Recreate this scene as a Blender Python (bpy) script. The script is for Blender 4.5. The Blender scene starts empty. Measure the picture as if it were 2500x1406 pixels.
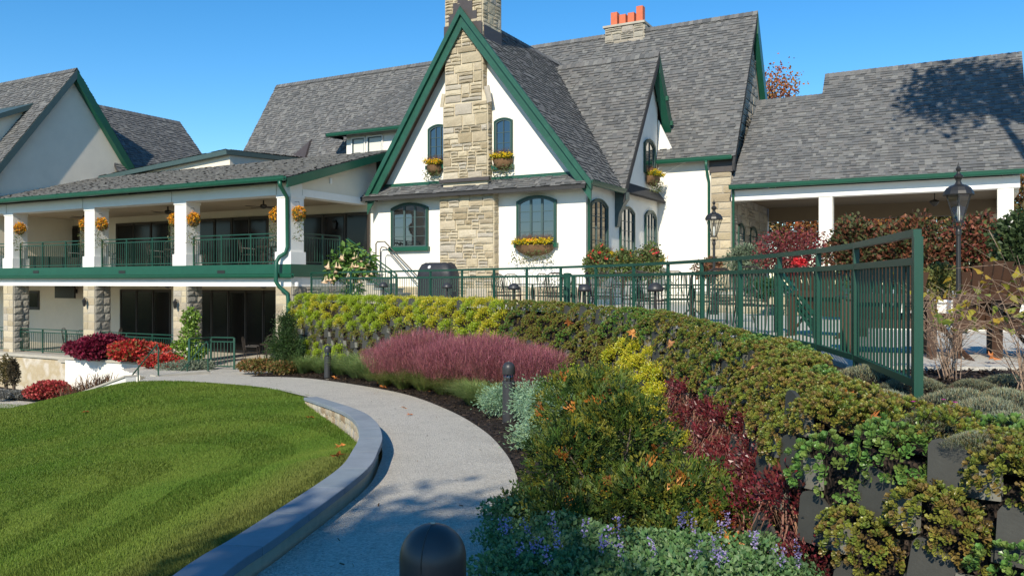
import bpy, math, random
import numpy as np
from mathutils import Matrix, Vector
rad = math.radians
sc = bpy.context.scene
COL = sc.collection
rng = np.random.default_rng(7)
random.seed(7)

# ------------------------------------------------------------------ camera, sky, sun, exposure
FPX, CX, HY, EYE = 2000.0, 1250.0, 690.0, 0.76      # focal (photo px), centre column, horizon row, eye height
cam_d = bpy.data.cameras.new('camera'); cam = bpy.data.objects.new('camera', cam_d); COL.objects.link(cam)
cam_d.sensor_width = 36.0; cam_d.lens = 36.0 * FPX / 2500.0
cam_d.shift_y = -(703.0 - HY) / 2500.0
cam_d.clip_start = 0.05; cam_d.clip_end = 3000
cam.location = (0, 0, EYE); cam.rotation_euler = (rad(90), 0, 0)
sc.camera = cam
SUN_EL, SUN_AZ = 34.0, 18.0      # elevation; degrees left of straight behind the camera
w = bpy.data.worlds.new('World'); sc.world = w; w.use_nodes = True
nt = w.node_tree; bg = nt.nodes['Background']; sky = nt.nodes.new('ShaderNodeTexSky')
sky.sky_type = 'NISHITA'; sky.sun_disc = False; sky.sun_elevation = rad(SUN_EL)
sky.sun_rotation = rad(180 + SUN_AZ); sky.air_density = 1.0; sky.dust_density = 0.0; sky.ozone_density = 4.0
hs = nt.nodes.new('ShaderNodeHueSaturation'); hs.inputs['Saturation'].default_value = 1.3; hs.inputs['Hue'].default_value = 0.497
nt.links.new(sky.outputs[0], hs.inputs['Color']); nt.links.new(hs.outputs[0], bg.inputs[0]); bg.inputs[1].default_value = 0.14
sl = bpy.data.lights.new('sun', 'SUN'); sl.energy = 4.9; sl.angle = rad(0.53); sl.color = (1.0, 0.91, 0.75)
so = bpy.data.objects.new('sun', sl); COL.objects.link(so)
sdir = Vector((-math.sin(rad(SUN_AZ)) * math.cos(rad(SUN_EL)), -math.cos(rad(SUN_AZ)) * math.cos(rad(SUN_EL)), math.sin(rad(SUN_EL))))
so.rotation_euler = (-sdir).to_track_quat('-Z', 'Y').to_euler(); so.location = (-10, -20, 30)
sc.view_settings.view_transform = 'Standard'; sc.view_settings.look = 'None'
sc.view_settings.exposure = 0.3; sc.view_settings.gamma = 1.0

# ------------------------------------------------------------------ coordinates
# world: x right, y away from the camera, z up (terrace = 0).  building: u along the facade, v into it
BU = np.array([0.8797, -0.4756]); BV = np.array([0.4756, 0.8797]); BO = np.array([-5.4, 31.2])
def b2w(u, v, z=0.0):
    p = BO + u * BU + v * BV
    return (p[0], p[1], z)
def BP(px, py, v=None, u=None):
    """pixel -> (u, v, z) on a vertical building plane v=const or u=const"""
    k = (px - CX) / FPX
    if v is not None:
        a = BO + v * BV
        u = (k * a[1] - a[0]) / (BU[0] - k * BU[1])
    else:
        a = BO + u * BU
        v = (k * a[1] - a[0]) / (BV[0] - k * BV[1])
    Y = BO[1] + u * BU[1] + v * BV[1]
    return (u, v, EYE + (HY - py) * Y / FPX)
def GP(px, py, z):
    Y = (EYE - z) * FPX / (py - HY)
    return ((px - CX) / FPX * Y, Y, z)
def AT(px, Y, z=0.0): return ((px - CX) / FPX * Y, Y, z)
def ZAT(py, Y): return EYE + (HY - py) * Y / FPX
def path_z(Y): return -0.72 - 0.052 * np.clip(Y, -6, 28)
def PP(px, py):
    Y = 1.48 / ((py - HY) / FPX - 0.052)
    return ((px - CX) / FPX * Y, Y, -0.72 - 0.052 * Y)

# ------------------------------------------------------------------ materials
MAT = {}
def mat(name, col, rough=0.6, var=0.0, nscale=6.0, bump=0.0, bscale=60.0, spec=0.5, metal=0.0, attr=False, orand=None,
        translucent=0.0, coat=0.0, col2=None, coords='Object', bdist=0.01):
    m = bpy.data.materials.new(name); m.use_nodes = True; MAT[name] = m
    t = m.node_tree; n = t.nodes; L = t.links.new
    p = n['Principled BSDF']; out = n['Material Output']
    p.inputs['Roughness'].default_value = rough; p.inputs['Metallic'].default_value = metal
    p.inputs['Specular IOR Level'].default_value = spec; p.inputs['Coat Weight'].default_value = coat
    tc = n.new('ShaderNodeTexCoord'); src = tc.outputs[coords]
    if attr:
        a = n.new('ShaderNodeAttribute'); a.attribute_name = 'col'; c = a.outputs['Color']
    else:
        rgb = n.new('ShaderNodeRGB'); rgb.outputs[0].default_value = (*col, 1); c = rgb.outputs[0]
    if orand:
        oi = n.new('ShaderNodeObjectInfo'); r = n.new('ShaderNodeValToRGB'); r.color_ramp.interpolation = 'CONSTANT' if orand.get('const') else 'LINEAR'
        el = r.color_ramp.elements; cs = orand['cols']
        el[0].position = 0; el[0].color = (*cs[0], 1); el[1].position = 1.0 if not orand.get('const') else (len(cs) - 1) / len(cs); el[1].color = (*cs[-1], 1)
        for i in range(1, len(cs) - 1):
            e = el.new(i / (len(cs) - 1) if not orand.get('const') else i / len(cs)); e.color = (*cs[i], 1)
        L(oi.outputs['Random'], r.inputs[0]); c = r.outputs[0]
    if var > 0 or col2:
        nz = n.new('ShaderNodeTexNoise'); nz.inputs['Scale'].default_value = nscale; nz.inputs['Detail'].default_value = 6; nz.inputs['Roughness'].default_value = 0.65
        L(src, nz.inputs['Vector'])
        if col2:
            mr = n.new('ShaderNodeMapRange'); mr.inputs[1].default_value = 0.38; mr.inputs[2].default_value = 0.62; L(nz.outputs[0], mr.inputs[0])
            mx = n.new('ShaderNodeMix'); mx.data_type = 'RGBA'; L(mr.outputs[0], mx.inputs[0]); L(c, mx.inputs[6]); mx.inputs[7].default_value = (*col2, 1); c = mx.outputs[2]
        if var > 0:
            mr = n.new('ShaderNodeMapRange'); mr.inputs[1].default_value = 0.25; mr.inputs[2].default_value = 0.75
            mr.inputs[3].default_value = 1 - var; mr.inputs[4].default_value = 1 + var; L(nz.outputs[0], mr.inputs[0])
            mm = n.new('ShaderNodeVectorMath'); mm.operation = 'SCALE'; L(c, mm.inputs[0]); L(mr.outputs[0], mm.inputs['Scale']); c = mm.outputs[0]
    L(c, p.inputs['Base Color'])
    if bump > 0:
        nb = n.new('ShaderNodeTexNoise'); nb.inputs['Scale'].default_value = bscale; nb.inputs['Detail'].default_value = 5; L(src, nb.inputs['Vector'])
        b = n.new('ShaderNodeBump'); b.inputs['Strength'].default_value = bump; b.inputs['Distance'].default_value = bdist
        L(nb.outputs[0], b.inputs['Height']); L(b.outputs[0], p.inputs['Normal'])
    if translucent > 0:
        tr = n.new('ShaderNodeBsdfTranslucent'); L(c, tr.inputs['Color'])
        ms = n.new('ShaderNodeMixShader'); ms.inputs[0].default_value = translucent
        L(p.outputs[0], ms.inputs[1]); L(tr.outputs[0], ms.inputs[2]); L(ms.outputs[0], out.inputs['Surface'])
    return m

def sr(r, g, b):
    f = lambda c: ((c / 255) / 12.92) if c / 255 <= 0.04045 else (((c / 255) + 0.055) / 1.055) ** 2.4
    return (f(r), f(g), f(b))

mat('stucco', (0.78, 0.75, 0.68), 0.85, var=0.09, nscale=1.1, bump=0.35, bscale=38, bdist=0.02)
mat('stucco_cream', (0.72, 0.65, 0.53), 0.85, var=0.06, nscale=1.2, bump=0.3, bscale=38, bdist=0.02)
mat('white_trim', (0.80, 0.78, 0.74), 0.5, var=0.04, nscale=2)
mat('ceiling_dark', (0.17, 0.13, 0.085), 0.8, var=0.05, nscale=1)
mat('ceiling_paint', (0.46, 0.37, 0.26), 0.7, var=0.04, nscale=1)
mat('green', (0.009, 0.078, 0.047), 0.38, var=0.12, nscale=3, spec=0.5)
mat('green_old', (0.009, 0.072, 0.045), 0.5, var=0.25, nscale=5, bump=0.1, bscale=40)
mat('fence_green', (0.008, 0.055, 0.034), 0.42, var=0.12, nscale=4)
mat('casing_green', (0.010, 0.050, 0.036), 0.45, var=0.15, nscale=5)
mat('window_paint', (0.05, 0.085, 0.085), 0.45, var=0.1, nscale=5)
mat('shingle', (0.1, 0.1, 0.1), 0.9, attr=True, var=0.22, nscale=24, bump=0.4, bscale=120, bdist=0.004)
mat('roof_deck', (0.035, 0.035, 0.036), 0.95, var=0.15, nscale=8)
mat('flashing', (0.055, 0.045, 0.043), 0.5, var=0.15, nscale=5)
mat('mortar', (0.56, 0.49, 0.36), 0.95, var=0.12, nscale=14, bump=0.4, bscale=60)
mat('mortar_grey', (0.38, 0.35, 0.29), 0.95, var=0.12, nscale=14, bump=0.4, bscale=60)
mat('stone', (0.4, 0.35, 0.26), 0.9, var=0.2, nscale=9, bump=0.6, bscale=26, bdist=0.02,
    orand={'cols': [(0.50, 0.42, 0.28), (0.44, 0.38, 0.28), (0.35, 0.29, 0.19), (0.54, 0.46, 0.32), (0.40, 0.36, 0.30), (0.30, 0.24, 0.15), (0.47, 0.40, 0.29)]})
mat('stone_grey', (0.34, 0.31, 0.26), 0.9, var=0.2, nscale=9, bump=0.6, bscale=26, bdist=0.02,  # grey rear chimney stone; also paints shade on column sides and gable end
    orand={'cols': [(0.36, 0.33, 0.27), (0.30, 0.28, 0.24), (0.41, 0.37, 0.29), (0.33, 0.30, 0.26), (0.27, 0.24, 0.19), (0.38, 0.34, 0.28)]})
mat('field_stone', (0.4, 0.35, 0.26), 0.9, var=0.25, nscale=9, bump=0.6, bscale=30, bdist=0.015,
    orand={'cols': [(0.52, 0.45, 0.32), (0.42, 0.36, 0.26), (0.30, 0.20, 0.11), (0.56, 0.50, 0.38), (0.36, 0.32, 0.28), (0.48, 0.38, 0.22)]})
mat('bluestone', (0.20, 0.235, 0.265), 0.8, var=0.16, nscale=3.5, bump=0.2, bscale=50, orand={'cols': [(0.185, 0.215, 0.245), (0.235, 0.26, 0.285), (0.20, 0.235, 0.26)]})
mat('coping', (0.40, 0.37, 0.31), 0.85, var=0.12, nscale=4)
mat('iron', (0.018, 0.017, 0.016), 0.45)
mat('iron_brown', (0.035, 0.026, 0.02), 0.5)
mat('bollard', (0.030, 0.031, 0.034), 0.42, var=0.12, nscale=12, spec=0.5)
mat('lens', (0.45, 0.45, 0.42), 0.12, spec=0.6)
mat('bulb', (0.75, 0.73, 0.68), 0.3)
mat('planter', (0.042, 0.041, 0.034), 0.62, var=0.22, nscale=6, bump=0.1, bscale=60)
mat('planter_lit', (0.15, 0.145, 0.12), 0.75, var=0.25, nscale=8)  # lighter copy of planter, paints the light caught by the panel ribs
mat('cover', (0.020, 0.021, 0.026), 0.55, bump=0.4, bscale=4, bdist=0.05)
mat('badge', (0.55, 0.55, 0.55), 0.35)
mat('brown_poly', (0.065, 0.032, 0.018), 0.5, var=0.15, nscale=8)
mat('white_poly', (0.80, 0.77, 0.70), 0.5, var=0.03, nscale=4)
mat('terracotta', (0.55, 0.14, 0.065), 0.8, var=0.12, nscale=6)
mat('orange_fruit', (0.75, 0.20, 0.015), 0.45, var=0.1, nscale=12)
mat('coco', (0.15, 0.085, 0.04), 0.95, var=0.35, nscale=40, bump=0.8, bscale=70)
mat('bark', (0.10, 0.075, 0.055), 0.95, var=0.3, nscale=14, bump=0.6, bscale=30)
mat('twig', (0.30, 0.21, 0.15), 0.9, var=0.25, nscale=20)
mat('leaf', (0.1, 0.1, 0.05), 0.55, attr=True, translucent=0.28, spec=0.35)
mat('waxy', (0.1, 0.1, 0.05), 0.38, attr=True, translucent=0.12, spec=0.5)
mat('petal', (0.5, 0.5, 0.05), 0.6, attr=True, translucent=0.3, spec=0.2)
mat('blade', (0.1, 0.1, 0.05), 0.6, attr=True, translucent=0.3, spec=0.25)
mat('screen_black', (0.012, 0.012, 0.013), 0.3)
mat('interior', (0.035, 0.032, 0.028), 0.9)
mat('blind', (0.62, 0.62, 0.56), 0.7)

mat('dark_glass', (0.008, 0.008, 0.008), 0.12, spec=0.25)
def glass_mat():
    m = bpy.data.materials.new('window_glass'); m.use_nodes = True; MAT['glass'] = m
    p = m.node_tree.nodes['Principled BSDF']; p.inputs['Base Color'].default_value = (0.012, 0.014, 0.016, 1)
    p.inputs['Roughness'].default_value = 0.03; p.inputs['Specular IOR Level'].default_value = 1.0; p.inputs['Coat Weight'].default_value = 1.0; p.inputs['Coat Roughness'].default_value = 0.02; p.inputs['Coat IOR'].default_value = 1.8
    t = m.node_tree; nb = t.nodes.new('ShaderNodeTexNoise'); nb.inputs['Scale'].default_value = 1.3
    tc = t.nodes.new('ShaderNodeTexCoord'); t.links.new(tc.outputs['Object'], nb.inputs['Vector'])
    b = t.nodes.new('ShaderNodeBump'); b.inputs['Strength'].default_value = 0.04; b.inputs['Distance'].default_value = 0.05
    t.links.new(nb.outputs[0], b.inputs['Height']); t.links.new(b.outputs[0], p.inputs['Normal'])
    m2 = bpy.data.materials.new('lantern_glass'); m2.use_nodes = True; MAT['clear_glass'] = m2
    t = m2.node_tree; o = t.nodes['Material Output']; g = t.nodes.new('ShaderNodeBsdfGlossy'); g.inputs['Roughness'].default_value = 0.03
    tr = t.nodes.new('ShaderNodeBsdfTransparent'); tr.inputs[0].default_value = (0.93, 0.95, 0.95, 1)
    mx = t.nodes.new('ShaderNodeMixShader'); mx.inputs[0].default_value = 0.1
    t.links.new(tr.outputs[0], mx.inputs[1]); t.links.new(g.outputs[0], mx.inputs[2]); t.links.new(mx.outputs[0], o.inputs['Surface'])
glass_mat()

def ground_mat(name, cols, scale, bump, bscale, bdist, rough=0.95, speck=None):
    """speckled granular surface: large patches (noise) x fine aggregate (voronoi cells)"""
    m = bpy.data.materials.new(name); m.use_nodes = True; MAT[name] = m
    t = m.node_tree; n = t.nodes; L = t.links.new; p = n['Principled BSDF']; p.inputs['Roughness'].default_value = rough
    p.inputs['Specular IOR Level'].default_value = 0.25
    g = n.new('ShaderNodeNewGeometry'); src = g.outputs['Position']
    nz = n.new('ShaderNodeTexNoise'); nz.inputs['Scale'].default_value = scale; nz.inputs['Detail'].default_value = 8; L(src, nz.inputs['Vector'])
    r = n.new('ShaderNodeValToRGB'); e = r.color_ramp.elements
    e[0].position = 0.3; e[0].color = (*cols[0], 1); e[1].position = 0.7; e[1].color = (*cols[-1], 1)
    for i, c in enumerate(cols[1:-1]):
        k = e.new(0.3 + 0.4 * (i + 1) / (len(cols) - 1)); k.color = (*c, 1)
    L(nz.outputs[0], r.inputs[0]); c = r.outputs[0]
    vo = n.new('ShaderNodeTexVoronoi'); vo.inputs['Scale'].default_value = bscale; L(src, vo.inputs['Vector'])
    if speck:
        hs = n.new('ShaderNodeSeparateColor'); L(vo.outputs['Color'], hs.inputs[0])
        mr = n.new('ShaderNodeMapRange'); mr.inputs[3].default_value = speck[0]; mr.inputs[4].default_value = speck[1]; L(hs.outputs[0], mr.inputs[0])
        mm = n.new('ShaderNodeVectorMath'); mm.operation = 'SCALE'; L(c, mm.inputs[0]); L(mr.outputs[0], mm.inputs['Scale']); c = mm.outputs[0]
    L(c, p.inputs['Base Color'])
    b = n.new('ShaderNodeBump'); b.inputs['Strength'].default_value = bump; b.inputs['Distance'].default_value = bdist
    L(vo.outputs['Distance'], b.inputs['Height']); L(b.outputs[0], p.inputs['Normal'])
ground_mat('concrete', [(0.49, 0.455, 0.39), (0.57, 0.53, 0.455), (0.52, 0.485, 0.415)], 1.1, 0.8, 75, 0.02, speck=(0.70, 1.18))
ground_mat('terrace_concrete', [(0.44, 0.42, 0.37), (0.52, 0.49, 0.43)], 0.8, 0.3, 90, 0.01, speck=(0.85, 1.1))
ground_mat('mulch', [(0.014, 0.010, 0.008), (0.030, 0.021, 0.016), (0.050, 0.036, 0.028)], 5.0, 1.0, 34, 0.05, speck=(0.4, 1.7))
ground_mat('turf', [(0.040, 0.070, 0.014), (0.055, 0.085, 0.018), (0.075, 0.085, 0.022)], 0.6, 0.6, 60, 0.03, speck=(0.7, 1.2))
ground_mat('old_concrete', [(0.50, 0.44, 0.33), (0.42, 0.34, 0.22), (0.55, 0.50, 0.42), (0.36, 0.29, 0.19)], 1.3, 0.3, 40, 0.01, speck=(0.9, 1.06))

# ------------------------------------------------------------------ mesh helpers
def link(o, parent=None):
    COL.objects.link(o)
    if parent is not None: o.parent = parent
    return o
def tag(o, label=None, cat=None, group=None, kind=None):
    if label: o['label'] = label
    if cat: o['category'] = cat
    if group: o['group'] = group
    if kind: o['kind'] = kind
    return o
def thing(name, label, cat, loc=(0, 0, 0), rz=0.0, group=None):
    o = bpy.data.objects.new(name, None); o.empty_display_size = 0.2; o.location = loc; o.rotation_euler = (0, 0, rz)
    link(o); return tag(o, label, cat, group)
def pymesh(name, verts, faces, m, col=None, smooth=False):
    me = bpy.data.meshes.new(name); me.from_pydata([tuple(map(float, v)) for v in verts], [], faces)
    me.materials.append(MAT[m] if isinstance(m, str) else m)
    if col is not None:
        a = me.attributes.new('col', 'FLOAT_COLOR', 'POINT')
        cc = np.ones((len(verts), 4), np.float32); cc[:, :3] = col; a.data.foreach_set('color', cc.ravel())
    if smooth: me.polygons.foreach_set('use_smooth', [True] * len(me.polygons))
    me.update(); return me
def npmesh(name, V, F, m, C=None, smooth=False):
    """V (n,3), F (k,3) or (k,4) ints, C (n,3)"""
    me = bpy.data.meshes.new(name); V = np.ascontiguousarray(V, np.float32); F = np.ascontiguousarray(F, np.int32); k = F.shape[1]
    me.vertices.add(len(V)); me.vertices.foreach_set('co', V.ravel())
    me.loops.add(F.size); me.loops.foreach_set('vertex_index', F.ravel())
    me.polygons.add(len(F)); me.polygons.foreach_set('loop_start', np.arange(0, F.size, k, dtype=np.int32))
    me.materials.append(MAT[m])
    if C is not None:
        a = me.attributes.new('col', 'FLOAT_COLOR', 'POINT'); cc = np.ones((len(V), 4), np.float32); cc[:, :3] = C; a.data.foreach_set('color', cc.ravel())
    me.update(calc_edges=True); me.validate()
    me.polygons.foreach_set('use_smooth', [bool(smooth)] * len(me.polygons))
    return me
def obj(name, me, parent=None, M=None, loc=None, rz=None, s=None):
    o = bpy.data.objects.new(name, me); link(o, parent)
    if M is not None: o.matrix_basis = M
    if loc is not None: o.location = loc
    if rz is not None: o.rotation_euler = (0, 0, rz)
    if s is not None: o.scale = s if hasattr(s, '__len__') else (s, s, s)
    return o

class MB:
    """collects simple solids that together are one part"""
    def __init__(s): s.v = []; s.f = []
    def add(s, vs, fs):
        b = len(s.v); s.v += [tuple(v) for v in vs]; s.f += [tuple(i + b for i in f) for f in fs]; return s
    def box(s, a, b):
        x0, y0, z0 = a; x1, y1, z1 = b
        return s.add([(x0, y0, z0), (x1, y0, z0), (x1, y1, z0), (x0, y1, z0), (x0, y0, z1), (x1, y0, z1), (x1, y1, z1), (x0, y1, z1)],
                     [(0, 3, 2, 1), (4, 5, 6, 7), (0, 1, 5, 4), (1, 2, 6, 5), (2, 3, 7, 6), (3, 0, 4, 7)])
    def prism(s, poly, d):
        """extrude a 3-D polygon by the vector d"""
        n = len(poly); P = [Vector(p) for p in poly]; Q = [p + Vector(d) for p in P]
        f = [tuple(range(n - 1, -1, -1)), tuple(range(n, 2 * n))] + [(i, (i + 1) % n, n + (i + 1) % n, n + i) for i in range(n)]
        return s.add(P + Q, f)
    def bar(s, p0, p1, w, h=None):
        return s.add(*bar_geo(p0, p1, w, h or w))
    def tube(s, pts, r, n=6, cap=True):
        P = [Vector(p) for p in pts]; R = r if hasattr(r, '__len__') else [r] * len(P); vs = []; fs = []
        up = Vector((0, 0, 1)); prev = None
        for i, p in enumerate(P):
            d = (P[min(i + 1, len(P) - 1)] - P[max(i - 1, 0)]).normalized()
            a = (prev - d * prev.dot(d)) if prev is not None else d.cross(up if abs(d.z) < 0.9 else Vector((1, 0, 0)))
            if a.length < 1e-6: a = d.orthogonal()
            a.normalize(); prev = a; b = d.cross(a)
            vs += [p + (a * math.cos(t) + b * math.sin(t)) * R[i] for t in [2 * math.pi * k / n for k in range(n)]]
        for i in range(len(P) - 1):
            for k in range(n): fs.append((i * n + k, i * n + (k + 1) % n, (i + 1) * n + (k + 1) % n, (i + 1) * n + k))
        if cap: fs += [tuple(range(n - 1, -1, -1)), tuple(range((len(P) - 1) * n, len(P) * n))]
        return s.add(vs, fs)
    def lathe(s, prof, n=16, c=(0, 0, 0), squash=1.0):
        vs = []; fs = []
        for r, z in prof:
            vs += [(c[0] + r * math.cos(2 * math.pi * k / n), c[1] + squash * r * math.sin(2 * math.pi * k / n), c[2] + z) for k in range(n)]
        for i in range(len(prof) - 1):
            for k in range(n): fs.append((i * n + k, i * n + (k + 1) % n, (i + 1) * n + (k + 1) % n, (i + 1) * n + k))
        fs += [tuple(range(n - 1, -1, -1)), tuple(range((len(prof) - 1) * n, len(prof) * n))]
        return s.add(vs, fs)
    def mesh(s, name, m, smooth=False): return pymesh(name, s.v, s.f, m, smooth=smooth)
    def build(s, name, m, parent=None, smooth=False, **k):
        return obj(name, s.mesh(name, m, smooth), parent, **k)
def bar_geo(p0, p1, w, h):
    a = Vector(p0); b = Vector(p1); d = (b - a).normalized()
    x = d.cross(Vector((0, 0, 1))) if abs(d.z) < 0.99 else Vector((1, 0, 0)); x.normalize(); y = x.cross(d)
    vs = [q + x * i * w / 2 + y * j * h / 2 for q in (a, b) for i, j in ((-1, -1), (1, -1), (1, 1), (-1, 1))]
    return vs, [(3, 2, 1, 0), (4, 5, 6, 7), (0, 1, 5, 4), (1, 2, 6, 5), (2, 3, 7, 6), (3, 0, 4, 7)]
_unit = {}
def unit_box(m):
    if m not in _unit:
        _unit[m] = MB().box((-.5, -.5, -.5), (.5, .5, .5)).mesh('unit_bar', m)
    return _unit[m]
def bar(name, p0, p1, w, h, m, parent=None):
    """a straight bar as its own object, sharing one mesh"""
    a = Vector(p0); b = Vector(p1); d = b - a; L = d.length; d.normalize()
    x = d.cross(Vector((0, 0, 1))) if abs(d.z) < 0.99 else Vector((1, 0, 0)); x.normalize(); y = x.cross(d)
    c = (a + b) / 2
    M = Matrix(((x.x * w, y.x * h, d.x * L, c.x), (x.y * w, y.y * h, d.y * L, c.y), (x.z * w, y.z * h, d.z * L, c.z), (0, 0, 0, 1)))
    return obj(name, unit_box(m), parent, M)
def boxo(name, a, b, m, parent=None):
    c = [(i + j) / 2 for i, j in zip(a, b)]; s = [abs(j - i) for i, j in zip(a, b)]
    return obj(name, unit_box(m), parent, Matrix.Translation(c) @ Matrix.Diagonal((*s, 1)))
def copy_tree(o, parent=None):
    c = o.copy(); COL.objects.link(c); c.parent = parent
    for ch in o.children: copy_tree(ch, c)
    return c
def catmull(pts, n):
    P = np.array(pts, float); P = np.vstack([2 * P[0] - P[1], P, 2 * P[-1] - P[-2]]); out = []
    m = len(P) - 3
    for t in np.linspace(0, m, n):
        i = min(int(t), m - 1); x = t - i; a, b, c, d = P[i:i + 4]
        out.append(0.5 * (2 * b + (c - a) * x + (2 * a - 5 * b + 4 * c - d) * x * x + (3 * b - a - 3 * c + d) * x ** 3))
    return np.array(out)
def resample(P, step=None, n=None):
    P = np.asarray(P); s = np.r_[0, np.cumsum(np.linalg.norm(np.diff(P, axis=0), axis=1))]
    if n is None: n = max(2, int(round(s[-1] / step)) + 1)
    t = np.linspace(0, s[-1], n)
    return np.stack([np.interp(t, s, P[:, k]) for k in range(P.shape[1])], 1)
ORD = ['first', 'second', 'third', 'fourth', 'fifth', 'sixth', 'seventh', 'eighth', 'ninth', 'tenth', 'eleventh', 'twelfth', 'thirteenth', 'fourteenth', 'fifteenth',
       'sixteenth', 'seventeenth', 'eighteenth', 'nineteenth', 'twentieth']
TENS = {20: 'twenty', 30: 'thirty', 40: 'forty', 50: 'fifty', 60: 'sixty', 70: 'seventy', 80: 'eighty', 90: 'ninety', 100: 'hundred'}
def ordinal(i):
    if i < 20: return ORD[i]
    n = i + 1; t = TENS[min(n // 10 * 10, 100)]
    if n >= 100: return 'hundredth' if n == 100 else 'hundred and ' + ORD[n - 101]
    return (t[:-1] + 'ieth') if n % 10 == 0 else t + '-' + ORD[n % 10 - 1]
# ------------------------------------------------------------------ masonry
def rough_stones(m, k=5, seed=1, rough=0.16):
    """unit stones: x,z in -.5...5, back at y=0, rough face near y=-1"""
    r = np.random.default_rng(seed); out = []
    for q in range(k):
        g = 4; vs = []; fs = []
        for j in range(g):
            for i in range(g):
                x = -.5 + i / (g - 1); z = -.5 + j / (g - 1); edge = i in (0, g - 1) or j in (0, g - 1)
                if edge: x *= 0.985 - 0.03 * r.random(); z *= 0.97 - 0.06 * r.random(); y = -0.62 + rough * (r.random() - .5)
                else: x += 0.08 * (r.random() - .5); z += 0.08 * (r.random() - .5); y = -0.95 + 2 * rough * (r.random() - .5)
                vs.append((x, y, z))
        for j in range(g - 1):
            for i in range(g - 1): a = j * g + i; fs.append((a, a + 1, a + g + 1, a + g))
        ring = [i for i in range(g)] + [(j + 1) * g + g - 1 for j in range(g - 1)] + [g * (g - 1) + i for i in range(g - 2, -1, -1)] + [j * g for j in range(g - 2, 0, -1)]
        b = len(vs); n = len(ring)
        for i in ring: vs.append((vs[i][0] * 1.0, 0.1, vs[i][2]))
        for i in range(n): fs.append((ring[(i + 1) % n], ring[i], b + i, b + (i + 1) % n))
        out.append(pymesh('stone', vs, fs, m))
    return out
STONES = {k: rough_stones(k, 6, i + 3) for i, k in enumerate(('stone', 'stone_grey', 'field_stone'))}
def ashlar(w, h, seed, rows=(0.2, 0.42), widths=(0.3, 0.85), thin=0.55):
    """rectangles (x, z, w, h) filling w x h: large blocks mixed with thin ledgers"""
    r = random.Random(seed); out = []; z = 0.0
    while z < h - 0.05:
        rh = r.uniform(*rows); rh = h - z if h - z - rh < 0.12 else rh
        x = 0.0
        while x < w - 0.02:
            sw = r.uniform(*widths); sw = w - x if w - x - sw < widths[0] * 0.6 else sw
            if r.random() < thin and rh > 0.18:
                n = 2 if rh < 0.27 else r.choice((2, 3, 3)); zz = z
                cuts = sorted(r.uniform(0.8, 1.2) for _ in range(n)); t = sum(cuts); r.shuffle(cuts)
                for c in cuts:
                    hh = rh * c / t
                    if sw > 0.55 and r.random() < 0.5:
                        q = sw * r.uniform(0.35, 0.65); out += [(x, zz, q, hh), (x + q, zz, sw - q, hh)]
                    else: out.append((x, zz, sw, hh))
                    zz += hh
            else: out.append((x, z, sw, rh))
            x += sw
        z += rh
    return out
def lay_stones(parent, M, rects, kind, depth=0.065, gap=0.026, clip=None):
    r = random.Random(len(rects))
    for x, z, w_, h_ in rects:
        if clip and not clip(x + w_ / 2, z + h_ / 2, w_, h_): continue
        me = r.choice(STONES[kind]); d = depth * r.uniform(0.75, 1.25); f = r.choice((-1, 1))
        obj('stone', me, parent, M @ Matrix.Translation((x + w_ / 2, 0, z + h_ / 2)) @ Matrix.Diagonal(((w_ - gap), d, (h_ - gap), 1)))
T = Matrix.Translation
def RZ(a): return Matrix.Rotation(rad(a), 4, 'Z')

# ------------------------------------------------------------------ shingled roof planes
SH_COLS = [sr(94, 95, 95), sr(104, 104, 103), sr(86, 87, 88), sr(113, 113, 111), sr(98, 97, 96), sr(91, 92, 93), sr(101, 100, 99), sr(79, 80, 81)]
_sh_unit = [pymesh('shingle', [(0, 0, 1), (1, 0, 1), (1, 1, .15), (0, 1, .15), (0, 0, -.2), (1, 0, -.2)], [(0, 1, 2, 3), (4, 5, 1, 0), (0, 3, 4), (1, 5, 2)], 'shingle', col=c) for c in SH_COLS]
TABS = {}
def clip_poly(p, a, b):
    """keep the left side of the line a->b"""
    out = []; n = len(p); ex, ey = b[0] - a[0], b[1] - a[1]
    d = [ex * (q[1] - a[1]) - ey * (q[0] - a[0]) for q in p]
    for i in range(n):
        j = (i + 1) % n
        if d[i] >= 0: out.append(p[i])
        if (d[i] >= 0) != (d[j] >= 0):
            t = d[i] / (d[i] - d[j]); out.append((p[i][0] + t * (p[j][0] - p[i][0]), p[i][1] + t * (p[j][1] - p[i][1])))
    return out
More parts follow.
